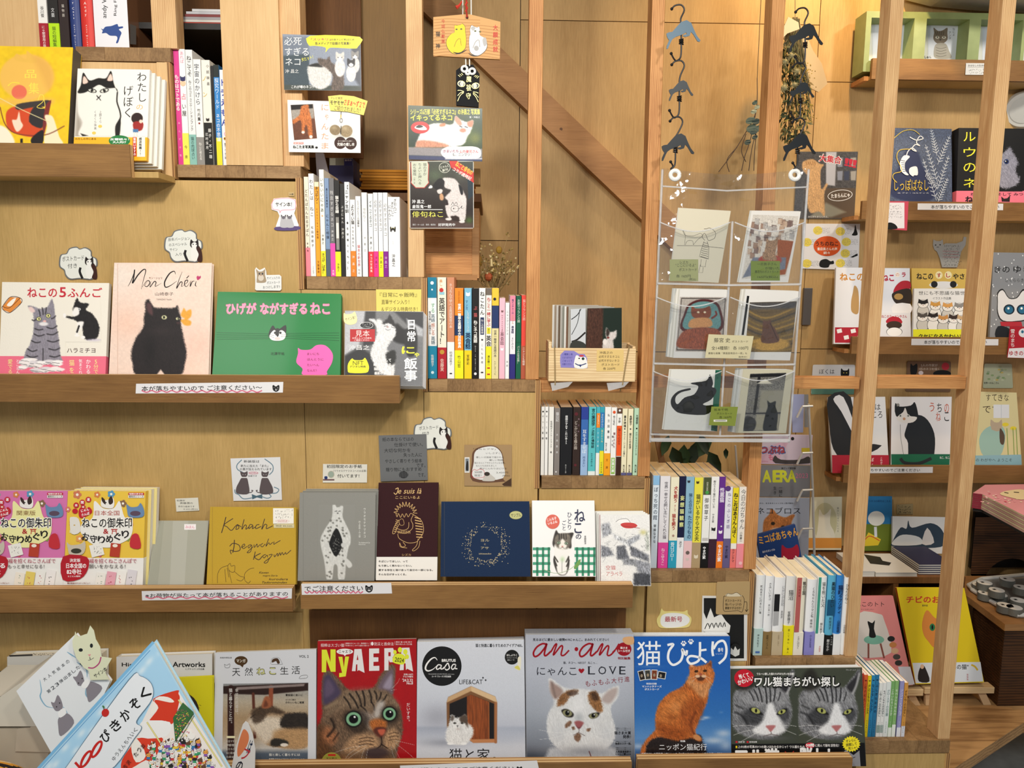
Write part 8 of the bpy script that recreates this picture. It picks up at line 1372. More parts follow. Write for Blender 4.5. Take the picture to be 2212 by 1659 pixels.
def catob(dx,dy,k,lab,hk,col='#26333d'):
 a0=np.array([380,300]);pts=[(a0+(np.array(p)-a0)*k+np.array([dx,dy]))for p in catpts];Y=1.549
 o=MB().prism([P(*C4(*p),Y)for p in pts],Vector((0,.0018,0)),col).build('cat_hook','metal',None,origin=tuple(P(*C4(*(a0+np.array([dx,dy]))),Y)),label=lab,category='hook')
 MB().tube([P(*C4(x,y),Y+.003)for x,y in smooth(hk,4,False)],.0016,'#16161a',7).build('wire_hook','metal',o);x,y=hk[len(hk)//2]
 a=[P(*C4(x-0+18*math.cos(t),y+t*2.6),Y+.003-.003*math.sin(t))for t in np.linspace(0,18.8,40)];MB().tube(a,.0013,'#131316',5).build('wire_coil','metal',o)
 for q in(hk[0],hk[-1]):MB().ball(P(*C4(*q),Y+.003),.003,'#131316',8,6).build('knob','metal',o)
def hook(x0,y0,xm,y1,xe=290,flip=1):return[(x0,y0),(x0+30*flip,y0-30),(x0+85*flip,y0-35),(x0+112*flip,y0+10),(x0+80*flip,y0+90),(xm,y0+150),(xm,y1-110),(xm,y1),(xm-10,y1+60),(xm-45,y1+85),(xe+20,y1+60),(xe,y1+20)]
for dx,base,n in((0,'left',0),(1110,'right',1)):
 r_=0 if n==0 else 1
 catob(dx-0*r_-10*r_,0+28*r_,1.0,'flat %s cat hook with a wire loop, top of the %s chain'%('steel-blue' if n==0 else 'dark',base),[(x+dx,y+28*r_)for x,y in hook(295,80,380,460)],'#3d5464' if n==0 else '#151b20')
 catob(dx-15-25*r_,505+15*r_,.72,'small flat dark cat hook, middle of the %s chain'%base,[(x+dx-15-25*r_,y+20*r_)for x,y in hook(310,580,378,970)],'#141c22')
 catob(dx-48-20*r_,1010,.96,'flat dark cat hook above the %s eyelet'%base,[(x+dx-45*1-15*r_,y+10*r_)for x,y in hook(325,1085,372,1430,330)],'#11181e')
def pcard(crop,q,lab,col='#dedcd2',n=0,dy=0.003,Y=YP+.0035):
 for k in range(n,0,-1):
  p_=[(x-14*k*(1 if n>2 else.6),y-2*k)for x,y in q];c=card('postcard',lab[1]if isinstance(lab,tuple)else lab,crop,p_,Y+.0004,.0004,'#c9c6bc' if k%2 else '#e0ddd4','postcard','gloss',group='spare postcards stacked in the clear pockets');c.fin();PENDING[-1].location.y+=.0007*k
 return card('postcard',lab[0],crop,q,Y,.0004,col,'postcard','gloss')
sp='sleeved spare postcard peeking out behind the front one in a clear pocket'
c=pcard(D1,Z('448 565 1030 600 892 1405 345 1380'),('postcard with a line drawing of a cat nuzzling a curly-haired child, top left pocket',sp),'#d2cab4',1);dk='#2c2822'
c.line(Z('425 988 700 990 950 1018'),4,dk,0);c.line(Z('490 815 520 870 600 880 650 865 690 850 712 880 660 920 610 980'),3,dk,4);c.line(Z('490 815 520 870 512 980'),3,dk,3);c.line(Z('520 980 545 935 600 935 610 980'),3,dk,3)
c.line(smooth(Z('730 800 760 800 790 790 830 810 860 850 850 900 820 920 780 930 760 890 735 850 710 890 740 930'),3,False),4,dk,3);c.line(Z('730 940 700 1030 678 1110 780 1140 785 1010 765 940'),4,dk,0);[c.line([(725-k*5,955+k*22),(775,965+k*24)],4,dk,0)for k in range(8)];c.line(Z('700 1140 690 1220 745 1225 755 1145'),3,dk,0);c.line(Z('690 1200 670 1290 715 1290 720 1230'),3,dk,0)
c.rect(345,1142,665,1385,'#a3a573');[c.text(t,x,y,x1,y+34,'#23241a',.01)for t,x,y,x1 in(('シズカ',455,1158,550),('“ここにいるよ”',410,1190,640),('ポストカード',450,1240,650),('各 165円',418,1312,580),('(税込)',560,1350,640))];c.fin()
c=pcard(D1,Z('1262 598 1815 605 1672 1400 1118 1400'),('postcard painting of a tabby in a crowded bookshop, top right pocket',sp),'#dcd8d2',2)
R=Ras(c,Z('1280 640 1790 660 1650 1330 1150 1365'),1).fill('#c9c2b8')
for i in range(70):x,y=1200+RNG.rand()*520,680+RNG.rand()*400;R.poly([(x,y),(x+50,y+4),(x+44,y+70),(x-6,y+66)],['#8a6a58','#d6cec4','#b49a84','#6c5650','#a8a4a0'][i%5],3,0,a=.8);R.line([(x,y),(x+50,y+4),(x+44,y+70)],3,'#3a2a26',1,0,a=.6)
R.poly(Z('1550 920 1740 940 1640 1310 1560 1320'),'#94502e',5,0);R.poly(Z('1280 1120 1650 1120 1640 1250 1240 1330 1160 1350'),'#6e7482',6,0);R.ell(1470,1150,130,60,'#9c4438',.2);R.poly(Z('1425 960 1430 905 1460 930 1520 925 1560 895 1550 980 1530 1080 1540 1150 1390 1140 1410 1040'),'#94765c',5,fur=.4);R.noise(.15,6);R.done()
c.rect(1255,1160,1580,1380,'#76883c');[c.text(t,x,y,x1,y+32,'#1c2010',.01)for t,x,y,x1 in(('一志敦子さん',1325,1178,1545),('が描いた',1415,1225,1575),('書店内のポストカード',1300,1265,1565),('165円(税込)',1330,1325,1558))];c.fin()
c=pcard(D2,Z('388 108 855 115 790 762 325 755'),('postcard of a brown lucky cat in an arched frame, middle left pocket',sp),'#dcd9d4',5)
R=Ras(c,Z('388 180 830 182 795 700 345 695'),1).fill('#b5aca4');R.poly(Z('400 190 820 192 787 690 355 685'),'#2c2422',2,0);R.poly(Z('405 198 812 200 780 680 362 676'),'#aaa29a',2,0);R.poly(Z('430 330 470 250 570 205 700 215 770 290 770 500 410 500'),'#4a1c1c',4);R.poly(Z('450 330 490 260 580 225 690 235 750 300 750 480 430 480'),'#5f8a8a',4)
R.poly(Z('495 340 500 270 540 290 620 285 670 270 680 350 640 385 530 380'),'#7a4028',4);R.poly(Z('500 390 660 380 680 460 480 470'),'#c08a58',5);R.poly(Z('390 540 480 480 680 470 770 520 760 660 380 660'),'#8a4a34',6,fur=.3);R.line(Z('690 380 730 350 725 320'),18,'#6e2a24');R.ell(560,325,12,9,'#e8d8b8',.3);R.ell(622,325,12,9,'#e8d8b8',.3);R.noise(.15,6);R.done();c.fin()
c=pcard(D2,Z('1005 108 1520 128 1425 780 915 770'),('postcard of a cat musician on a round golden stage, middle right pocket',sp),'#dedbd6',3);c.poly(Z('1020 170 1042 172 990 540 968 540'),'#161616')
R=Ras(c,Z('1045 232 1490 222 1440 700 1000 700'),1).fill('#6a5636');[R.line([(1000,290+k*46),(1200,380+k*40),(1480,280+k*48)],15,['#a8843c','#3c3630','#8a6e34'][k%3],6,a=.8)for k in range(9)];R.poly(Z('1045 230 1490 222 1480 290 1040 300'),'#4c4a4a',14,0);R.ell(1230,625,190,62,'#b48c44',.2);R.poly(Z('1170 430 1180 400 1210 410 1245 395 1250 440 1290 490 1320 600 1160 610 1165 500'),'#5e4034',5,jag=3);R.line([(1240,430),(1310,590)],6,'#2c1c18');R.noise(.2,6);R.done();c.fin()
c=card('price_card','cream handwritten price card across the two middle pockets',D2,Z('658 532 1083 550 1045 765 624 755'),YP-.018,.0004,'#c9c09c','sign');[c.text(t,x,y,x1,y1,'#23221a',.01)for t,x,y,x1,y1 in(('藤宮 史',708,568,862,610),('ポストカード',878,590,1030,612),('全14種類！ 各 100円',685,645,1030,680),('素敵な画集「黒猫堂商店の一夜」も',655,702,1020,722),('発売中！',940,738,1020,756))];c.fin()
c=pcard(D2,Z('305 865 780 870 738 1448 235 1432'),('postcard of a curled black cat by a green stripe, bottom left pocket',sp),'#d9d8d2',2);c.poly(Z('722 870 780 870 738 1448 680 1440'),'#1f5c48')
c.poly(Z('668 912 635 970 500 990 500 1003 545 1012 560 1035 520 1100 430 1130 370 1190 345 1170 350 1120 400 1080 480 1060 490 1048 470 1042 370 1070 310 1130 302 1190 330 1240 400 1280 620 1293 700 1240 700 1200 640 1205 605 1190 680 1150 730 1080 720 1040 690 1030 700 1000 690 950'),'#121212',3);c.fin()
c=pcard(D2,Z('985 862 1458 870 1388 1465 910 1462'),('postcard print of a black cat at a window under a lamp, bottom right pocket',sp),'#c4bea6',5)
R=Ras(c,Z('1050 905 1390 895 1315 1442 982 1448'),1).fill('#6e6c66');R.noise(.5,5);R.poly(Z('1150 1060 1380 1060 1340 1270 1130 1270'),'#8f8b7c',10,0);R.poly(Z('1110 1290 1330 1290 1315 1440 1080 1440'),'#a09a84',8,0,a=.8);R.line([(1050,925),(1390,915)],30,'#1c1c1e',2,0);R.line([(1135,940),(1090,1280)],26,'#1e1e20',2,0);R.line([(1010,1280),(1345,1275)],12,'#222224',2,0)
R.poly(Z('1110 1000 1190 955 1265 1000'),'#c4c0b0',3,0);R.poly(Z('1215 1220 1212 1160 1240 1180 1290 1165 1288 1215 1310 1290 1300 1400 1290 1440 1175 1440 1190 1300'),'#101416',4);R.poly(Z('1000 1320 1060 1310 1105 1360 1080 1440 990 1440'),'#2a2a2c',6);R.done();c.fin()
c=card('price_card','olive green handwritten price card across the two bottom pockets',D2,Z('685 1215 935 1217 908 1398 660 1390'),YP-.018,.0004,'#7c8838','sign');[c.text(t,x,y,x1,y1,'#1c2010',.01)for t,x,y,x1,y1 in(('坂本千明',708,1232,838,1256),('ポストカード',735,1270,880,1290),('各 165円',758,1304,872,1326))];c.rect(705,1338,832,1358,'#d8d8cc');c.line([(720,1348),(820,1348)],5,'#222');c.fin()
def rledge(x0,yt,yb,lab,Yl=2.245,x1=2330):
 a=P(x0,(yt+yb)/2,Yl);b=P(x1,(yt+yb)/2,Yl);z1=P(1980,yt,Yl).z;z0=P(1980,yb,Yl).z;r=thing('picture_ledge',lab,'shelf',(a.x,Yl,z0))
 MB().box(a.x,b.x,Yl,Yl+.012,z0,z1).build('lip_board','oak',r);MB().box(a.x,b.x,Yl+.012,YB-.003,z0+.001,z0+.010).build('shelf_board','ply',r);MB().box(a.x-.012,a.x,Yl+.02,YB-.003,z0,z0+.012).build('end_block','pine_x',r)
rledge(1884,127,172,'uppermost dark ledge on the right wall under the green frame');rledge(1862,435,475,'second ledge on the right wall under the fern-pattern picture book')
rledge(1840,728,765,'third ledge on the right wall under the sushi-shop picture book');rledge(1822,1006,1043,'lowest ledge on the right wall under the black and white cat books')
rb=dict(Yb=2.268,Yt=2.315,th=.009)
fr=thing('framed_sketches','sage green multi-window frame with cat sketches on the top right ledge','picture frame',tuple(P(1990,150,2.28)))
pl=Plane((0,2.262,1),(0,-1,0),C5);X=[P(*C5(x,300),2.262).x for x in(440,495,950,1078,1530,1652,2095,2130,2600)];zt=P(*C5(800,122),2.262).z;zb=P(*C5(800,760),2.262).z;z1=P(*C5(1200,198),2.262).z
MB().box(X[0],X[8],2.262,2.33,z1,zt).build('top_rail','greenpaint',fr);MB().box(X[0],X[8],2.262,2.33,zb,zb+.03).build('bottom_rail','greenpaint',fr)
for a,b in((0,1),(2,3),(4,5),(6,7)):MB().box(X[a],X[b],2.262,2.33,zb+.03,z1).build('mullion','greenpaint',fr)
MB().box(X[0]+.01,X[8],2.318,2.32,zb+.02,zt-.01,'#d5d8d2').build('mount_board','paper',fr)
p=Pr(Plane((0,2.318,1),(0,-1,0)),C5,lift=.0004);[p.rect(x0,y0,x1,760,'#d4dae6')for x0,x1,y0 in((510,880,230),(1095,1440,262),(1670,2010,285))]
p.poly(Z('1160 345 1155 290 1200 325 1250 320 1300 292 1300 350 1300 420 1240 465 1180 450 1152 405'),'#7c7062',3);p.poly(Z('1180 465 1280 460 1320 540 1345 600 1310 620 1180 615 1155 560'),'#a9a49a',4);p.ell(1195,395,22,14,'#ddd8cc');p.ell(1265,395,22,14,'#ddd8cc');p.ell(1196,392,6,8,'#222');p.ell(1264,392,6,8,'#222');p.ell(1226,420,10,6,'#333');[p.line([(1175+k*22,330),(1185+k*18,370)],5,'#3a342c')for k in range(5)];[p.line([(1180,500+k*28),(1230,512+k*28),(1290,498+k*28)],4,'#5c564c',4)for k in range(4)]
p.vtext('なによ',1350,292,1385,380,'#333');p.vtext('アンタ',1310,330,1342,418,'#333');p.text('しゅん',1062,588,1130,615,'#222',.03);p.text('つ',480,640,515,665,'#c83a4a',.04);endprint(p,fr)
c=card('label_card','white handwritten label on the uppermost right ledge',C5,Z('1497 665 1800 668 1800 790 1490 788'),2.243,.0005,'#dcdcd8','sign');c.text('おはなしの生まれたところ',1520,680,1790,700,'#333',.02);c.line([(1515,708),(1790,712)],2,'#333');c.scribble(1520,720,1780,778,'#333',3,2);c.fin()
dsk=MB().tube([P(2213,237,2.345),P(2213,237,2.335),P(2213,237,2.325)],[.055,.055,.048],'#c9cac6',40).build('wall_plate','plastic',None,origin=tuple(P(2213,237,2.33)),label='round pale grey plate on the right wall above the black book',category='wall fitting');MB().tube([P(2213,237,2.3255),P(2213,237,2.3235)],.038,'#bfc1be',36).build('inner_disc','plastic',dsk)
r,pr=face_book('picture_book','navy picture book with white ferns, a striped cat and yellow title',D3,Z('940 150 1476 160 1480 840 890 840'),cover='#22305a',spine='L',**rb);iv='#b9c2d0';yw='#d9b83a'
R=Ras(pr,Z('942 152 1475 162 1478 820 895 820'),1).fill('#46526c');R.noise(.5,5);R.poly(Z('1000 500 1040 400 1100 330 1180 380 1210 480 1260 560 1330 680 1300 790 1100 810 930 750 940 600'),'#18244e',10);R.done()
for x0,y0,x1,y1 in((1340,800,1220,430),(1350,640,1240,300),(1345,400,1290,160),(1350,700,1450,400),(1350,480,1460,220),(1350,820,1440,600),(1240,540,1350,700)):
 pr.line([(x0,y0),(x1,y1)],4,iv,0);d=math.atan2(y1-y0,x1-x0)
 for k in range(9):
  t=.1+k*.1;X_,Y_=x0+(x1-x0)*t,y0+(y1-y0)*t;[pr.line([(X_,Y_),(X_+34*(1.1-t*.6)*math.cos(d+s_),Y_+34*(1.1-t*.6)*math.sin(d+s_))],6,iv,0)for s_ in(.9,-.9)]
pr.line(Z('1100 232 1160 260 1220 245 1190 225 1160 280 1190 310 1150 300 1120 340 1160 360 1120 330 1085 360 1070 400'),8,'#e9ebee',6);pr.poly(Z('1070 395 1100 410 1060 460 1060 530 1090 570 1060 570 1020 530 1012 460 1040 405'),'#e9ebee',5);[pr.line([(1018+k*4,440+k*20),(1058+k,448+k*18)],5,'#18244e')for k in range(6)];pr.poly(Z('1095 520 1120 500 1165 500 1172 570 1140 575 1128 585 1098 560'),'#e9ebee',3)
pr.line(Z('950 250 1040 180 1130 170 1190 210'),6,yw,5);pr.line(Z('1110 340 1010 350 985 420 1030 530 960 560 950 600 985 640'),6,yw,5);pr.text('しっぽばなし',962,610,1268,712,yw,.0);pr.text('文 アナ・コルティス',990,728,1270,740,'#cdd3e0',.01);endprint(pr,r)
r,pr=face_book('art_book','thick black book with yellow katakana and a fluffy grey cat, second right ledge',D3,Z('1540 150 2230 158 2240 830 1515 830'),Yb=2.26,Yt=2.285,th=.036,cover='#121213',spine='L',band=(.17,'#e8788c'));
[pr.text(ch,1582,188+i*138,1690,270+i*138,'#efe63a',.01)for i,ch in enumerate('ルウのネ')];pr.text('ェイン',1700,400,1800,440,'#efe63a',.02)
R=Ras(pr,Z('1880 300 2110 300 2110 720 1880 720'),1).fill('#121213');R.poly(Z('1900 420 1945 370 2000 322 2020 370 2070 450 2050 540 2085 600 2060 660 1960 690 1900 650'),'#8f8e9c',8,jag=14,fur=.3,ang=60);R.ell(1967,453,22,22,'#1c2c5c',.2);R.ell(1967,453,9,12,'#000',.3);R.ell(1960,448,5,5,'#fff',.3);R.done();pr.text('ね　　　る そして みつ',1645,732,2115,758,'#3a1a1c',.02);pr.text('ね',1600,765,1665,815,'#1c1416',.05);pr.poly(Z('1925 810 1920 765 1945 785 1975 780 2000 752 1995 812'),'#2a1c1e');endprint(pr,r)
YW=2.346
c=card('poster','poster of a standing ginger cat with red shout lettering beside the dried bouquet',D3,Z('95 363 636 363 602 968 60 962'),YW,.0008,'#58564e','poster');R=Ras(c,Z('97 365 634 365 601 965 62 960'),1.1).fill('#4b4a4c');R.noise(.3,9);R.poly(Z('350 365 445 365 430 670 350 660'),'#b9bbc4',5,0);R.poly(Z('345 690 615 690 602 960 200 960 330 850'),'#5a4c3e',5,0);R.poly(Z('350 820 530 905 400 950 200 950'),'#868476',10,0)
[R.poly([(450+(k%3)*60,420+(k//3)*120),(500+(k%3)*60,415+(k//3)*120),(495+(k%3)*60,500+(k//3)*120),(452+(k%3)*60,500+(k//3)*120)],['#8a90a0','#3c4258','#a09c94'][k%3],4,0)for k in range(6)];R.poly(Z('135 500 150 450 230 430 290 470 330 480 305 520 300 600 310 700 350 650 365 660 335 740 340 900 330 940 290 900 200 900 170 700 195 600 150 540'),'#c9a070',5,jag=3,fur=.22,ang=80);[R.line([(170+k*20,455),(180+k*18,480)],6,'#94683a',3)for k in range(5)];R.done()
c.text('大集合',288,395,492,465,'#f2f0ee',.07,rot=8);c.text('大集合',292,398,488,462,'#c02c40',.04,rot=8);[c.text('！',522+k*36,425+k*8,545+k*36,490+k*8,'#c02c40',.05,rot=8)for k in range(3)];c.ring(476,755,112,50,5,'#eee',rot=-6);c.text('たまらんにゃ',396,738,562,775,'#f2f0ee',.04,rot=-4);c.text('かどがたまらんのよ。',190,938,370,955,'#ddd',.02);c.fin()
c=card('poster','white poster with yellow bubbles, an orange oval and small black cats',D3,Z('140 1008 655 1010 640 1425 130 1410'),YW,.0008,'#e3e3e6','poster');[(c.ell(x,y,42,38,'#e8d45a'),c.scribble(x-30,y-28,x+110,y+26,'#666',2,4))for x,y in((276,1070),(478,1078),(532,1172),(522,1275),(180,1175),(478,1362),(178,1365))]
c.ell(360,1210,122,90,'#d2561e');c.text('うちのねこ',258,1168,458,1208,'#1c1412',.03);c.text('書店員さんの声',272,1222,450,1248,'#f4ece4',.03);c.text('続々',328,1258,384,1282,'#f4ece4',.03);c.poly(Z('290 1385 300 1340 350 1325 390 1345 415 1340 420 1368 385 1375 370 1400 320 1402'),'#121212',4);c.poly(Z('600 1080 612 1018 622 1060 632 1110 580 1112'),'#121212',3);c.poly(Z('566 1310 632 1275 634 1295 590 1312'),'#121212');c.fin()
c=card('picture_sign','pink-bordered card with a black cat, hanging from the second right ledge',D3,Z('880 808 1090 808 1075 1070 870 1055'),2.242,.0006,'#c8485c','sign');c.rect(885,820,1052,1050,'#e6e4e8');c.scribble(900,835,1040,960,'#444',3,5);c.poly(Z('885 1055 890 1010 930 998 975 1020 985 1055'),'#141414',4);c.fin()
for crop,q,t,tx,lab in((D3,Z('1172 827 1938 830 1936 888 1170 884'),'本が落ちやすいのでご注意ください',(1290,1900),'white warning strip on the second right ledge'),(D4,Z('1116 712 1895 716 1893 772 1114 770'),'本が落ちやすいのでご注意ください',(1228,1790),'white warning strip on the third right ledge'),(E1,Z('300 476 1027 474 1025 530 300 534'),'本が落ちやすいのでご注意ください',(330,905),'white warning strip on the lowest right ledge')):
 c=card('warning_strip',lab,crop,q,2.2445,.0004,'#dfdfe2','sign');c.text(t,tx[0],q[0][1]+14,tx[1],q[2][1]-12,'#222',.015);c.fin()
c=card('cat_sign','grey cat-shaped paper sign with red-lined writing above the sushi book',D3,None,YW,.0008,'#a9a6a0','sign',outline=Z('1308 1200 1312 1150 1340 1165 1375 1165 1395 1148 1402 1200 1420 1185 1520 1185 1575 1165 1585 1125 1608 1130 1600 1200 1560 1260 1545 1330 1525 1400 1390 1400 1370 1320 1345 1260 1320 1240'));c.scribble(1400,1195,1560,1390,'#333',3,7);[c.line([(1395,1255+k*26),(1540,1258+k*26)],2.5,'#b83a4a')for k in range(3)];c.ell(1332,1200,7,5,'#222');c.ell(1372,1198,7,5,'#222');c.line([(1340,1218),(1362,1218)],4,'#222');c.fin()
def rbk(name,lab,crop,q,cover,art,cv='print',**k):
 d=dict(rb);d.update(k);r,pr=face_book(name,lab,crop,q,cover=cover,mat=cv,**d);art(pr);endprint(pr,r)
def a1(p):p.text('ねこの',475,125,690,190,'#c8862c',.04);p.poly(Z('590 300 605 235 640 290 640 480 580 470 575 380'),'#b8925c',4);p.rect(430,610,700,748,'#b01c30');[p.rect(448+k*62,625+(k%2)*58,492+k*62,660+(k%2)*58,'#eee',-12)for k in range(4)]
rbk('picture_book','white picture book with orange title and a red checked foot, half behind the upright',D4,Z('440 75 690 75 676 760 418 758'),'#e2e4ea',a1,spine='L')
def a2(p):p.text('ねこ',852,135,958,195,'#b01c3c',.05);p.ell(990,138,20,22,'#f6eee0');p.text('の',975,125,1005,152,'#b01c3c');p.text('ラ',1030,120,1062,158,'#b01c3c',.05);p.poly(Z('955 300 975 240 1030 195 1100 200 1105 260 1030 280'),'#b01c30',4);p.poly(Z('950 300 1100 265 1105 400 1010 410 955 370'),'#2c2018',4);p.ell(1000,335,40,28,'#b08a4c');p.poly(Z('960 400 1105 400 1108 480 945 480'),'#e8e8ec',2)
rbk('picture_book','white picture book with a red-capped calico, beside the yellow sushi book',D4,Z('700 78 1100 80 1112 735 690 735'),'#dfe2ea',a2,spine='R')
def a3(p):p.text('ねこの',1162,125,1308,180,'#1c1814',.04);[(p.ell(x,142,32,34,'#f6eab8'),p.text(t,x-18,125,x+18,162,'#b01c30',.04))for x,t in((1362,'す'),(1445,'し'))];p.text('やさん',1488,130,1650,178,'#1c1814',.04);p.ell(1402,230,128,32,'#eeeef0');p.ell(1320,225,30,30,'#1c1c20');p.ell(1490,225,30,30,'#1c1c20')
rbk('picture_book','yellow sushi-shop cat picture book on the third right ledge',D4,Z('1116 80 1700 88 1690 735 1122 735'),'#dcb95c',a3,spine='L',Yb=2.285,Yt=2.33)
def a4(p):
 p.text('世にも不思議な猫世界',1180,285,1640,320,'#222',.01);p.text('イラスト作品集',1305,338,1472,362,'#333',.01);pal=['#1e1c1c','#cf9a4c','#d8a05a','#8c8a88','#55504c','#2a2220','#c89050','#3c2e28','#c8a880']
 for i,(x,y)in enumerate(Z('1220 400 1330 420 1440 430 1545 430 1215 520 1310 520 1400 540 1495 535 1570 540')):p.ell(x,y+70,55,62,'#333');p.ell(x,y+70,51,58,'#efeeea' if i%2 else '#d0cec8');p.ell(x,y,50,38,'#333');p.ell(x,y,46,35,'#f0eeea');p.poly([(x-46,y-8),(x-40,y-46),(x-12,y-30),(x+12,y-30),(x+40,y-46),(x+46,y-8),(x,y+4)],pal[i]);p.ell(x-16,y+2,5,4,'#222');p.ell(x+16,y+2,5,4,'#222');p.ell(x,y+12,5,3,'#b06a6a')
 p.rect(1130,628,1640,740,'#e8ea2c');p.text('クセになるかわいさ！',1180,672,1600,705,'#222',.05)
rbk('picture_book','white illustration book of nine cats with a lemon band, before the sushi book',D4,Z('1140 262 1640 262 1620 735 1128 735'),'#e6e8ea',a4,spine='L',Yb=2.262,Yt=2.292)
def a5(p):p.text('ねこのラーメンやさん',848,500,1075,525,'#b01c30',.03);p.poly(Z('890 570 920 520 1000 520 1030 575'),'#b01c30',3);p.ell(960,590,70,36,'#3a281c');p.ell(962,650,72,42,'#222');p.ell(962,652,68,40,'#eee')
rbk('booklet','small white ramen-shop booklet in front of the red-capped calico book',D4,Z('838 480 1104 480 1108 735 830 735'),'#dfe0e6',a5,spine='L',Yb=2.259,Yt=2.28,th=.003,hard=False)
def a6(p):
 p.text('きの',1860,62,1995,120,'#222',.02);p.text('ゆき',2030,60,2180,120,'#222',.02);p.text('さくららき',1958,172,2120,205,'#333',.01);[p.ell(1830+RNG.rand()*330,-50+RNG.rand()*700,5,7,'#eef0f2',8)for _ in range(60)]
 p.poly(Z('1885 380 1885 300 1935 265 1990 345 2060 340 2110 270 2160 300 2160 520 2060 560 1930 555 1885 480'),'#222',3);p.poly(Z('1890 380 1892 310 1935 278 1988 352 2062 348 2112 285 2154 310 2154 515 2058 552 1935 548 1892 475'),'#e0e0e2',3);[(p.ell(x,450,50,46,'#1c2c3c'),p.ell(x,452,36,34,'#2a6a8c'),p.ell(x-6,440,10,10,'#fff'))for x in(1990,2108)];p.poly(Z('1910 560 2100 560 2110 600 1920 600'),'#b8303c');p.poly(Z('1870 700 1890 600 1990 620 1990 700'),'#22262c',3)
rbk('picture_book','grey snow-dotted picture book with a wide-eyed white cat in a red scarf',D4,Z('1850 -62 2300 -55 2290 735 1815 735'),'#8c8e92',a6,spine='L')
c=card('booklet','red and white booklet hanging over the third right ledge',D4,Z('2000 600 2160 605 2170 888 1975 882'),2.236,.002,'#b0202e','booklet');c.poly(Z('1990 800 2170 790 2170 886 1977 880'),'#e6e6ea');c.text('ゆきのゆ',1992,822,2160,862,'#b0202e',.03);c.ell(2120,660,44,40,'#e6e6ea');c.ell(2110,650,12,14,'#2a6a8c');c.vtext('雪のまち',2000,625,2045,790,'#e8d8d8',.02);c.fin()
c=card('sign_card','white and green card with a black cat head above the black and white book',D4,Z('232 945 610 945 605 1210 215 1210'),YW,.001,'#e2e3e4','sign',r=14);c.text('ぼくは',290,985,425,1028,'#222',.01);c.poly(Z('482 1040 485 978 505 995 540 995 556 978 556 1040 530 1060 500 1060'),'#121212',3);c.ell(508,1018,5,4,'#d8c85a');c.ell(534,1018,5,4,'#d8c85a');c.rect(218,1160,604,1210,'#5f8a78');c.fin()
c=card('sign_card','brown rounded card with a black cat and a red dot above the our-cat book',D4,Z('1078 915 1470 918 1465 1190 1060 1185'),YW,.001,'#7e6148','sign',r=14);c.text('2人の作家が',1200,938,1350,962,'#ddd0c0',.01);c.text('1匹のネコを描く',1185,972,1365,994,'#ddd0c0',.01);c.ell(1420,960,34,34,'#b8303c');c.poly(Z('1108 1030 1108 935 1130 955 1165 935 1168 1000 1150 1035'),'#141414',3);c.ell(1200,1018,22,18,'#e6d8d8');c.ell(1390,1025,80,32,'#141414');c.fin()
c=card('sign_card','pale green meadow card with a cut-out kitten, right of the brightly lit upright',D4,Z('1770 935 2015 938 2025 1155 1755 1155'),YW,.001,'#b9c0a2','sign',r=12);[c.ell(1790+RNG.rand()*200,960+RNG.rand()*130,14,8,k_)for k_ in('#8fa878','#c9d0b0','#a8b890','#7c9868','#c8b870','#98a888')*3];c.text('世界一のねこさん',1765,1100,1900,1118,'#333',.02);c.fin()
def a7(p):p.poly(Z('1789 858 1838 858 1856 1000 1856 970 1830 1000 1800 970 1792 920'),'#26272a',3);p.poly(Z('1800 862 1822 858 1850 930 1850 950 1818 890'),'#e8e8ea',3);p.poly(Z('1868 960 1905 962 1880 978 1866 975'),'#26272a',2);p.text('ぼくは',1862,872,1902,886,'#222',.01);p.text('いしころ',1858,888,1906,903,'#222',.01);p.poly(Z('1797 983 1920 983 1921 1022 1798 1022'),'#b02438');p.vtext('これからも',1900,987,1908,1012,'#f0dada',.02);p.vtext('ぼく',1880,987,1888,1012,'#f0dada',.02)
rbk('picture_book','white picture book with a curving black shape and red band, lowest right ledge',FULL,Z('1789 858 1912 857 1921 1020 1798 1021'),'#dfe0e2',a7,spine='L')
def a8(p):
 X_=lambda pts:[D4(*q)for q in pts]
 p.poly(X_(Z('1060 1540 1100 1440 1180 1395 1260 1440 1320 1560 1325 1700 1300 1830 1250 1860 1100 1850 1085 1650 1055 1590')),'#22272c',3);p.poly(X_(Z('975 1400 970 1290 1010 1320 1110 1310 1145 1280 1172 1370 1165 1430 1060 1450')),'#1c2024',3);p.poly(X_(Z('980 1425 1040 1370 1060 1330 1090 1400 1165 1415 1130 1460 1040 1465')),'#e6e4e0',3);p.poly(X_(Z('1000 1290 1012 1310 985 1320 980 1296')),'#8a8a88')
 [(p.ell(*D4(x,1403),3.2,3.2,'#cfd4d0'),p.ell(*D4(x,1403),1.4,1.6,'#222'))for x in(1016,1086)];p.ell(*D4(1050,1430),3,3,'#c89a78');p.line(X_(Z('1015 1480 1020 1600 1050 1780')),.8,'#777',3)
 [p.text(t,*D4(x,y),*D4(x+42,y+80),c_,.0)for t,x,y,c_ in(('う',1278,1285,'#c85838'),('ち',1345,1290,'#222'),('の',1410,1295,'#c85838'),('ね',1335,1370,'#c85838'),('こ',1410,1370,'#222'))];p.poly(Z('1925 981 2052 981 2050 1020 1926 1020'),'#1f6a4c');p.text('ねこ、ねこ。',2030,986,2052,991,'#eee',.02);p.line(Z('1945 990 1955 1000 1985 1001 2012 990'),7,'#2a2e30',4)
rbk('picture_book','white picture book of a turning black and white cat with green band',FULL,Z('1926 857 2056 857 2051 1018 1924 1018'),'#e6e7ea',a8,spine='L',spinecol='#7a4a24')
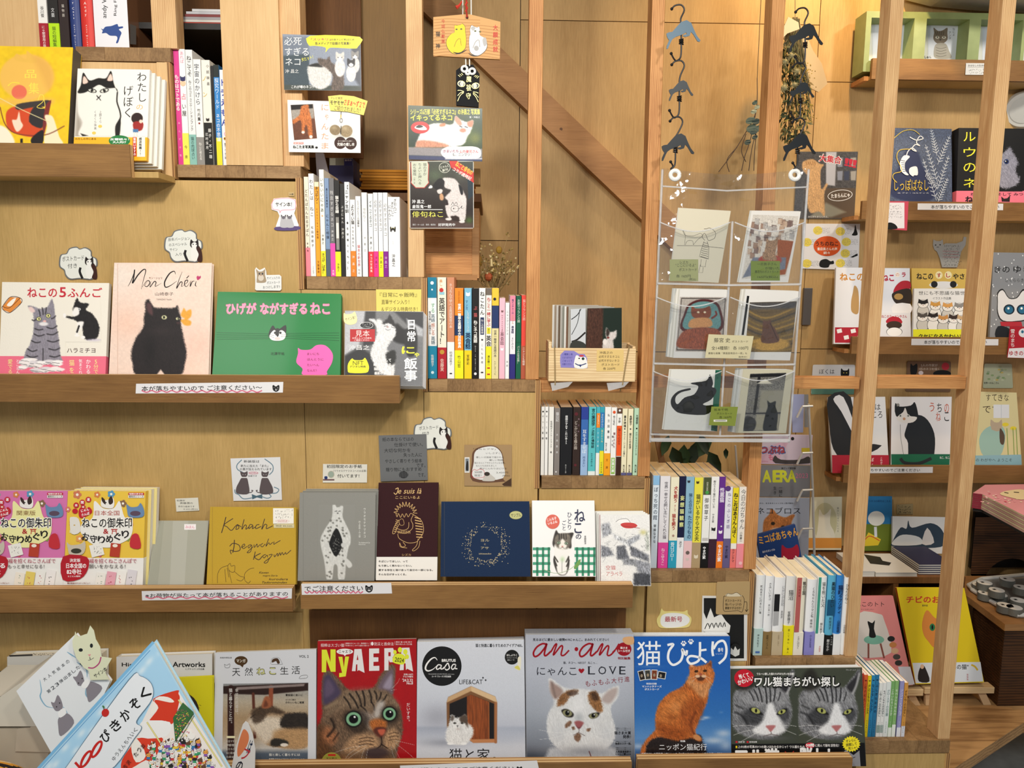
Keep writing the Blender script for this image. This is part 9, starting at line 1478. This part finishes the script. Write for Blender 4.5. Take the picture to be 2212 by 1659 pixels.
def a9(p):[p.text(ch,2130+i*13,852,2140+i*13,866,'#3a2a20',.01)for i,ch in enumerate('すてきな')];p.text('です',2123,876,2160,892,'#3a2a20',.01);p.rect(2146,874,2180,903,'#dfe3e6');p.line([(2163,874),(2163,903)],1,'#b8c4cc');p.poly(Z('2115 950 2130 925 2160 918 2172 940 2160 985 2125 985'),'#9cc0b4',4);p.poly(Z('2142 928 2140 906 2148 912 2158 912 2164 906 2163 930'),'#b8a890',2);p.poly(Z('2160 925 2170 940 2168 960 2160 955'),'#5a4a3c',3);[p.ell(x,y,7,4,'#e6d23a')for x,y in((2172,917),(2189,925))];[p.line([(x,925),(x+3,984)],1.6,'#7c9c4c')for x in(2175,2188,2195)];p.poly(Z('2107 984 2206 982 2208 1020 2106 1020'),'#8fb8c4');p.text('の わがやへ ようこそ',2108,990,2186,997,'#333',.01)
rbk('picture_book','pale yellow garden picture book with a watering can, lowest right ledge',FULL,Z('2119 846 2196 848 2208 1016 2104 1018'),'#d9cf9c',a9,spine='L')
MB().box(P(1735,660,2.34).x,P(1753,660,2.34).x,2.338,2.349,P(1740,702,2.34).z,P(1740,622,2.34).z,'#55504e').build('switch_plate','plastic',None,bevel=.001,origin=tuple(P(1740,660,2.34)),label='dark grey switch plate beside the middle right pocket',category='switch')
zc=P(1990,1247,2.08).z;cab=thing('low_cabinet','low plywood cabinet behind the tall uprights, books on top and inside','cabinet',(1.0,2.1,ZP));xl,xr=P(1640,1247,2.08).x,P(2086,1247,2.08).x
MB().box(xl,xr,2.08,2.345,zc-.018,zc).build('top_board','ply_dark',cab);MB().box(xl,xr,2.33,2.345,ZP+.001,zc-.019).build('back_board','black',cab);xd_=P(1927,1300,2.08).x
for x in(xl,xd_,xr-.015):MB().box(x,x+.015,2.08,2.329,ZP+.001,zc-.019).build('upright_board','ply_dark',cab)
def flat(name,lab,x0,x1,Y0,Y1,z,h,col,g=None):a,b=P(x0,1240,Y0),P(x1,1240,Y0);r=thing(name,lab,'book',((a.x+b.x)/2,Y0,z),g);MB().box(a.x,b.x,Y0,Y1,z+h-.001,z+h,col).box(a.x,b.x,Y0,Y1,z,z+.001,col).build('cover','print',r);MB().box(a.x,b.x-.001,Y0+.001,Y1-.001,z+.0011,z+h-.0011,'#d9d6cc').build('page_block','paper',r);return(a.x,b.x,z+h)
flat('book','white novel lying flat at the left on the low cabinet',1858,1890,2.085,2.24,zc+.0003,.016,'#d8d6d2');X_=flat('picture_book','white book with a cat photo lying flat on the low cabinet',1892,1982,2.085,2.24,zc+.0003,.012,'#dcdad4');w_=X_[1]-X_[0]
MB().add([(X_[0]+w_*f,2.085+.155*g_,X_[2]+.0004)for f,g_ in((.15,.45),(.3,.95),(.62,.8),(.55,.6),(.7,.5),(.55,.35))],[(0,5,4,3,2,1)],'#2a2622').build('cover_print','print',PENDING[-3])
for k in range(5):flat('picture_book','%s navy picture book in the flat pile on the low cabinet'%(*NTH[:4],'topmost')[k],1984,2060,2.10,2.25,zc+.0003+k*.0062,.006,'#2b2c4a','navy books piled on the low cabinet')
sb=dict(Yb=2.285,Yt=2.325,th=.008)
def b1(p):p.ell(1782,1128,26,42,'#c9c49c');p.poly(Z('1768 1125 1770 1100 1778 1112 1787 1108 1795 1100 1793 1130 1802 1150 1800 1168 1765 1168 1766 1145'),'#e9e4d0',4);p.rect(1742,1162,1818,1184,'#d8923c');p.vtext('猫はしっぽでしゃべる',1808,1095,1812,1150,'#555')
rbk('book','cream book with a seated white cat and an orange band on the low cabinet',FULL,Z('1752 1074 1819 1073 1817 1188 1745 1188'),'#dedabf',b1,spine='L',**sb)
def b2(p):p.rect(1860,1132,1927,1190,'#6a7a24');p.ell(1893,1120,18,16,'#e9e8e0');p.poly(Z('1862 1175 1876 1150 1903 1165 1897 1178 1864 1180'),'#e0c22c');p.line(Z('1864 1172 1878 1158 1900 1168'),2,'#c8502c');p.line([(1891,1138),(1892,1160)],6,'#d8dce4');p.text('ノラネコの研究はこたえ',1872,1080,1924,1085,'#173a6a',.02)
rbk('picture_book','bright blue and green picture book with a white round figure on the low cabinet',FULL,Z('1858 1072 1927 1072 1927 1190 1857 1190'),'#2878b0',b2,spine='L',**sb)
def b3(p):p.poly(Z('1928 1170 1945 1140 1958 1142 1962 1124 1970 1140 2010 1130 2035 1145 2040 1178 1990 1184 1930 1180'),'#2c3c4c',4);p.poly(Z('1930 1168 1950 1155 1985 1160 1990 1176 1932 1178'),'#cfd0d0',4);p.poly(Z('1992 1175 2003 1140 2018 1172'),'#cfcac8',3)
rbk('picture_book','white landscape picture book with a curled dark cat on the low cabinet',FULL,Z('1928 1115 2043 1117 2042 1196 1928 1196'),'#d2d2d2',b3,spine='L',Yb=2.26,Yt=2.30,th=.008)
c=card('price_tag','small tan price tag above the curled cat book',FULL,Z('1937 1090 1972 1088 1972 1111 1937 1111'),YW,.0004,'#a8946a','sign');c.scribble(1939,1091,1971,1109,'#333',.8,3);c.fin()
def easel(lab,q,zf=ZP):
 a,b=P(*q[0],1.97),P(*q[1],1.97);r=thing('easel',lab,'easel',((a.x+b.x)/2,1.96,zf));MB().box(a.x,b.x,1.945,1.975,a.z-.012,a.z+.006).build('book_rest','kiri',r,bevel=.001)
 [MB().prism([(x,1.96,a.z),(x+.022,1.96,a.z),(x+.022+s_,1.945,zf+.0005),(x+s_,1.945,zf+.0005)],Vector((0,.01,0)),'#c9a67c').build('leg','woodcol',r)for x,s_ in((a.x+.01,-.004),(b.x-.045,.018))];MB().prism([((a.x+b.x)/2,2.06,zf+.0005),((a.x+b.x)/2+.02,2.06,zf+.0005),((a.x+b.x)/2+.02,2.015,a.z+.15),((a.x+b.x)/2,2.015,a.z+.15)],Vector((0,.008,.003)),'#c9a67c').build('rear_leg','woodcol',r)
easel('small wooden easel carrying the yellow kitten book',((1987,1480),(2136,1478)));easel('small wooden easel carrying the pink cat-on-stool book',((1856,1485),(1984,1485)))
def b4(p):
 p.text('チビのお',1958,1288,2030,1302,'#c83a24',.04);p.text('室井滋',1992,1306,2004,1310,'#333',.02);p.poly(Z('1995 1370 1992 1345 2002 1318 2020 1335 2045 1345 2050 1400 2020 1400 2005 1385'),'#d8883c',4);p.ell(2014,1355,6,8,'#2c7a4a');p.ell(2014,1355,2,5,'#111');p.poly(Z('1971 1432 2118 1430 2124 1472 1978 1476'),'#dfe6ee');p.poly(Z('1985 1472 1984 1452 1992 1436 2000 1445 2008 1472'),'#2a2220',3);p.ell(1992,1440,4,5,'#e0b898');p.text('チビ"しの猫"',2030,1435,2092,1446,'#222',.02);p.line(Z('2098 1436 2106 1440 2112 1448'),4,'#d8b83a',3);p.vtext('猫猫猫',2088,1455,2092,1470,'#b83a3a')
rbk('picture_book','bright yellow picture book with a ginger kitten on the right easel',FULL,Z('1937 1270 2083 1270 2126 1474 1978 1478'),'#e2c81c',b4,spine='L',spinecol='#b8482c',Yb=1.947,Yt=2.0,th=.01)
def b5(p):
 p.text('ねこのトト',1848,1300,1910,1310,'#222',.01);p.text('やくらほしれい',1860,1315,1888,1318,'#444',.01);p.poly(Z('1853 1326 1898 1326 1910 1340 1925 1410 1862 1420 1848 1400'),'#dcd6d0',3);p.ell(1888,1382,22,10,'#7cb8a4');[p.line([(x,1390),(x+d,1422)],4,'#8a5044')for x,d in((1876,0),(1902,8))];p.poly(Z('1878 1376 1878 1360 1874 1342 1884 1346 1890 1340 1888 1358 1892 1376'),'#161616',3);[p.ell(1925+k*4,1380+k*13,8,6,c_)for k,c_ in enumerate(('#222','#c8844c','#d8b08a','#4a4440','#33302c'))];p.poly(Z('1940 1440 1966 1440 1976 1478 1950 1482'),'#d8dce8')
rbk('picture_book','pink picture book with a black cat on a stool on the left easel',FULL,Z('1832 1288 1929 1287 1972 1480 1850 1488'),'#df8a88',b5,spine='L',Yb=1.947,Yt=2.0,th=.008)
zt=.542;A,B_=PZ(2104,1293,zt),PZ(2172,1345,zt);cr=thing('wooden_crate','dark old wooden crate carrying the white tray, right edge','crate',(B_.x,B_.y,ZP))
MB().prism([(A.x,A.y,ZP+.001),(B_.x,B_.y,ZP+.001),(B_.x,B_.y,zt-.02),(A.x,A.y,zt-.02)],Vector((.012,.004,0)),'#fff').build('side_board','crate',cr);MB().box(B_.x+.001,1.9,B_.y,B_.y+.012,ZP+.001,zt-.02).build('front_board','crate',cr);MB().prism([(A.x-.01,A.y,zt-.019),(B_.x-.008,B_.y-.01,zt-.019),(1.9,B_.y-.01,zt-.019),(1.9,2.27,zt-.019),(A.x-.01,2.27,zt-.019)],Vector((0,0,.019)),'#fff').build('top_board','beam',cr)
ty=thing('tray','white-rimmed tray of washi tape rolls on the dark crate','tray',(B_.x,B_.y,zt));tr=[PZ(x,y,zt+.006)for x,y in((2300,1235),(2120,1252),(2092,1266),(2100,1276),(2180,1324),(2196,1331),(2300,1330))];MB().prism([(p.x,p.y,zt+.001)for p in tr],Vector((0,0,.004)),'#8a847c').build('tray_base','plastic',ty);MB().tube([p+Vector((0,0,.003))for p in tr],.006,'#d9d8d2',8).build('tray_rim','plastic',ty)
for i,(x,y,Y,st)in enumerate(((2128,1288,1.99,0),(2158,1292,1.92,0),(2170,1315,1.86,0),(2198,1304,1.93,0),(2126,1266,1.99,1),(2152,1282,1.92,1),(2175,1258,2.0,1),(2205,1276,1.93,1),(2115,1270,2.05,0),(2190,1320,1.88,0))):
 z=zt+.0055+st*.0205;p=PZ(x,y+6,z);o=MB().tube([(p.x,p.y,z),(p.x,p.y,z+.019)],.021,'#6f6f68',24).build('tape_roll','gloss',None,origin=(p.x,p.y,z),label='roll of black and white cat-pattern washi tape on the white tray',category='tape roll',group='washi tape rolls on the tray');MB().tube([(p.x,p.y,z+.0191),(p.x,p.y,z+.0196)],.0195,'#f0ede6',24).build('paper_disc','paper',o);MB().box(p.x-.01,p.x-.002,p.y-.002,p.y+.006,z+.0197,z+.02,'#1c1a18').build('cat_print','paper',o)
hb=thing('dark_cabinet','dark brown cabinet with a round hole behind the tape tray','cabinet',(1.6,2.3,zt));hcx,hcz=P(2181,1262,2.28).x,P(2181,1262,2.28).z;zt2=P(2150,1135,2.2).z
n=24;ring=[(hcx+.085*math.cos(t),2.28,hcz+.085*math.sin(t))for t in np.linspace(0,2*math.pi,n,endpoint=False)];rc=[(max(P(2100,1200,2.28).x,min(2.0,hcx+.6*math.cos(t)*1.5)),2.28,max(zt+.002,min(zt2,hcz+.5*math.sin(t)*1.5)))for t in np.linspace(0,2*math.pi,n,endpoint=False)]
MB().add(ring+rc,[(i,(i+1)%n,n+(i+1)%n,n+i)for i in range(n)],'#fff').build('front_board','crate',hb);MB().box(P(2100,1200,2.33).x,2.0,2.335,2.345,zt+.002,zt2,'#0c0a08').build('back_board','black',hb)
z=.813;q5=[PZ(x,y,z)for x,y in((2099,1097),(2119,1100),(2330,1215),(2330,1075),(2125,1078))];MB().prism([p+Vector((.01,.01,-.012))for p in q5],Vector((0,0,.011)),'#fff').build('rear_shelf','black',None,origin=tuple(q5[0]),label='black shelf carrying the pile of pink magazines',category='shelf')
for i in range(8):
 r=thing('magazine','%s copy in the pile of pink magazines at the right edge'%(*NTH[:6],'seventh','topmost')[i],'magazine',(q5[0].x,q5[0].y,z+i*.0056),'pink magazines in a pile');u=Vector((0,0,i*.0056))
 MB().prism([p+u for p in q5],Vector((0,0,.0048)),'#d9929c','#d8cfae' if i%2 else '#c8a8a0').build('page_block','print',r);m=(q5[1]-q5[0]).cross(Vector((0,0,1))).normalized()*.0008;MB().prism([q5[0]+u+m,q5[1]+u+m,q5[1]+u+m+Vector((0,0,.0047)),q5[0]+u+m+Vector((0,0,.0047))],-m*.8,'#8c2438').build('spine','print',r)
p=Pr(Plane((0,0,z+.0442),(0,0,1)),E1);[p.ell(1480+RNG.rand()*380,700+RNG.rand()*120,12,4,k_,8)for k_ in('#f0c8cc','#c85a6c','#eee0c8','#e8a0aa')*10];p.poly(Z('1660 730 1720 700 1886 690 1886 780 1750 760'),'#e6d4a8',4);p.line([(1700,715),(1740,722)],8,'#2a1c1c');p.line([(1790,712),(1840,716)],8,'#2a1c1c');endprint(p,r)
rk=thing('magazine_rack','white wire magazine rack seen right of the clear pockets','rack',tuple(P(1700,1240,2.1)));w='#d6d6d2'
MB().tube([P(*D8(x,y),2.12)for x,y in((1600,-120),(1625,340),(1640,700),(1650,1060),(1655,1300))],.0035,w,7).build('side_wire','metal',rk);MB().tube([P(*D8(x,y),2.25)for x,y in((910,270),(935,620))],.003,w,6).build('side_wire','metal',rk)
for y in(350,700,1065,-90):MB().tube([P(*D8(x,yy),2.10)for x,yy in((1492,y+100),(1530,y+20),(1545,y-6),(1640,y-10))],.0032,w,7).build('holder_wire','metal',rk)
def rm(lab,q,col,art,Y):c=card('magazine',lab,D8,q,Y,.004,col,'magazine');art(c);c.fin()
def m1(c):c.poly(Z('1140 330 1450 180 1300 440 1140 445'),'#dfb8cc');c.text('つぶね',1145,275,1380,350,'#3070b0',.1);c.text('つぶね',1148,278,1377,347,'#c8402c',.03);c.ell(1450,208,16,16,'#222');c.poly(Z('1288 440 1285 365 1340 405 1520 405 1600 375 1610 440'),'#4a4444',3);c.rect(1535,295,1612,335,'#e0cc3a');c.text('ねこグッズコレクション',1160,415,1220,430,'#c05070',.02);c.text('も',1225,355,1265,410,'#e07090',.04)
rm('pink and white cat goods magazine in the wire rack',Z('1090 165 1640 175 1622 455 1080 445'),'#d8c8d8',m1,2.17)
def m2(c):[c.text(t,x,510,x+75,615,'#d8dc3c',.05)for t,x in(('A',1170),('E',1268),('R',1335),('A',1405))];c.text('2023',1478,535,1595,580,'#d87a9a');c.vtext('一緒に',1320,655,1355,760,'#333');c.vtext('生き',1268,655,1300,740,'#333');c.text('猫グッズ選手権',1345,478,1480,496,'#333',.02);c.rect(1130,475,1160,495,'#888')
rm('grey magazine with yellow capitals in the wire rack',Z('1070 458 1622 462 1612 760 1060 755'),'#86878b',m2,2.16)
def m3(c):c.text('ネコブロス',1112,855,1525,918,'#1a1a1e');c.text('から、まるまるニャンコな１冊が誕生！',1140,810,1462,824,'#222',.02);R=Ras(c,Z('1140 870 1500 870 1500 1150 1140 1150'),1).fill('#aeb6c6');R.poly(Z('1170 1080 1180 980 1230 920 1245 870 1275 885 1310 925 1380 950 1440 925 1472 930 1440 1000 1420 1150 1180 1150'),'#b4703a',5,fur=.3);R.ell(1265,1008,20,16,'#2a2014',.3);R.ell(1360,1040,18,14,'#2a2014',.3);R.ell(1300,1090,60,40,'#e0cfc0',.5);R.done();c.text('ネコブロス',1112,855,1525,918,'#1a1a1e')
rm('blue-grey magazine with a ginger cat face in the wire rack',Z('1050 765 1612 768 1598 1330 1040 1330'),'#aeb6c6',m3,2.15)
c=card('picture_book','dark blue tilted book with orange title before the wire rack',D8,Z('1105 1120 1475 1018 1640 1858 1270 1960'),1.82,.008,'#1c3c74','book');c.text('ミコばあちゃん',1128,1085,1505,1165,'#e8a83a',.03,rot=-14);c.poly(Z('1345 1300 1350 1210 1390 1240 1450 1235 1495 1205 1515 1290 1480 1340 1360 1340'),'#a01c34',3);c.text('あかえだいづみ',1165,1255,1285,1275,'#eee',.02,rot=-12);c.fin()
c=card('picture_book','pale lilac book standing at the top of the wire rack',D8,Z('1440 -210 1560 -210 1550 150 1450 150'),2.2,.004,'#a3aace','book');c.rect(1560,-210,1600,100,'#8f9090');c.fin()
bq=thing('dried_bouquet','hanging dried bouquet of thistles and leaves wrapped in cream paper','bouquet',tuple(P(1730,60,2.2)));rr=random.Random(9);m=MB();lf=MB();th_=MB()
MB().prism([P(*C4(x,y),2.24)for x,y in((1330,190),(1420,170),(1510,330),(1560,450),(1640,570),(1690,750),(1610,825),(1540,790),(1400,500),(1290,330))],Vector((0,.004,0)),'#c9b088').build('paper_wrap','paper',bq);MB().prism([P(*C4(x,y),2.2)for x,y in((1300,240),(1340,150),(1430,200),(1440,260),(1330,300),(1290,340))],Vector((0,.004,0)),'#d9c8a8').build('paper_wrap','paper',bq)
for i in range(90):
 t=rr.random();x=1290+rr.random()*(110+170*min(t*1.6,1));y=380+t*820;Y=2.19+rr.random()*.05;s_=P(*C4(1400+rr.gauss(0,20),150+rr.random()*60),2.23);e=P(*C4(x,y),Y);m.tube([s_,s_*.45+e*.55+Vector((rr.gauss(0,.006),0,0)),e],.0009,rr.choice(['#4a4020','#5c5228','#33401f']),4,cap=False)
for i in range(520):
 t=rr.random();x=1270+rr.random()*(100+190*min(t*1.8,1)*(1.1-t*.35));y=370+t*880;p=P(*C4(x,y),2.17+rr.random()*.06);a=rr.random()*6.28;L1=.008+rr.random()*.018;d=Vector((math.cos(a)*.6,rr.gauss(0,.3),-abs(math.sin(a))-.2)).normalized()*L1;s_=d.orthogonal().normalized()*L1*.28;lf.add([p,p+d*.5+s_,p+d,p+d*.5-s_],[(0,1,2,3)],rr.choice(['#33402a','#2a3322','#4c5230','#6a6234','#8a7c40','#22281c','#5a4c28']))
for x,y,r_ in((1365,500,30),(1308,555,32),(1300,790,36),(1412,640,30),(1395,760,26)):
 c0=P(*C4(x,y),2.165);k_=r_/4.148*.00135;th_.ball(c0,k_*.75,'#8a8460',10,8);[th_.tube([c0,c0+Vector((rr.gauss(0,1),rr.gauss(0,1),rr.gauss(0,1))).normalized()*k_*1.25],[.0009,.0003],'#b8ae80',4,cap=False)for _ in range(50)]
for i in range(160):p=P(*C4(1490+rr.gauss(0,45)+0,560+rr.random()*560),2.17+rr.random()*.03);th_.ball(p,.0016,rr.choice(['#a8892c','#8a7024','#c4a83c']),5,4)
MB().tube([P(*C4(1400,170),2.225),P(*C4(1400,-60),2.2),(P(*C4(1400,-60),2.2).x,2.2,2.75)],.0012,'#b09a70',5).build('string','cloth',bq);m.build('stem','leaf',bq,kind='stuff');lf.build('foliage','leaf',bq,kind='stuff');th_.build('thistle_heads','leaf',bq,kind='stuff')
eu=thing('eucalyptus_sprig','hanging sprig of grey-green round leaves and bare twigs behind the middle upright','plant',tuple(P(1636,230,2.2)));lf=MB();m=MB()
for x,y,r_ in((1040,920,24),(1000,1080,40),(1030,1000,26),(1010,1150,46),(1030,1180,34),(975,1275,30),(1050,1090,34),(1040,1230,24),(1060,960,24),(1075,1150,36)):c0=P(*C4(x,y),2.2);k_=r_/4.148*.00135;a=[c0+Vector((k_*math.cos(t),rr.gauss(0,.001),k_*.75*math.sin(t)+k_*.2*math.cos(t)))for t in np.linspace(0,6.28,12,endpoint=False)];lf.prism(a,Vector((0,.0008,0)),rr.choice(['#3c4c44','#4a5a4e','#2f3f3a','#9aa088' if r_<30 else '#445448']))
for pts in(Z('1060 700 1050 1000 950 1200 850 1360 715 1540'),Z('1050 1000 1000 1250 950 1400 920 1530'),Z('1050 1180 1010 1350 985 1530'),Z('880 1320 790 1430 810 1540'),Z('1050 1200 1035 1400 1030 1530'),Z('960 1200 920 1350 960 1450')):m.tube([P(*C4(x,y),2.21)for x,y in smooth(pts,4,False)],.0011,'#3a2418',5)
e=P(*C4(1060,700),2.21);MB().tube([e,(e.x,e.y,2.75)],.001,'#6a5a40',5).build('string','cloth',eu);lf.build('leaves','leaf',eu,kind='stuff');m.build('twigs','leaf',eu,kind='stuff')
pp_=thing('potted_plant','dark green leafy plant glimpsed below the clear pockets','plant',tuple(P(1490,1010,2.1)));lf=MB()
for i,(x,y,a,L1)in enumerate(((1452,965,70,.075),(1478,960,95,.08),(1505,962,120,.09),(1540,950,150,.10),(1530,975,60,.07),(1465,990,40,.07),(1495,985,100,.08),(1545,985,130,.05),(1568,968,90,.03),(1445,940,110,.06),(1512,938,70,.06))):
 p=P(x,y,2.05+.02*(i%4));t=math.radians(a);d=Vector((math.cos(t),-.2,-math.sin(t)))*L1;s_=Vector((math.sin(t),0,math.cos(t)))*L1*.24;lf.add([p,p+d*.3+s_,p+d*.65+s_*.8,p+d,p+d*.65-s_*.8,p+d*.3-s_,p+d*.5+Vector((0,.012,0))],[(0,1,6),(1,2,6),(2,3,6),(3,4,6),(4,5,6),(5,0,6)],['#1f3a1c','#2a4a22','#182e18','#7c8c2c' if i>8 else '#264020'][i%4])
lf.build('leaves','leaf',pp_,smooth=True,kind='stuff');MB().prism([P(1412,935,2.07),P(1424,935,2.07),P(1475,1180,2.07),P(1461,1180,2.07)],Vector((0,.01,0)),'#b08a64').build('support_slat','woodcol',pp_)
for o in PENDING:SC.collection.objects.link(o)
for o in PENDING:
 if '_o' in o:del o['_o']
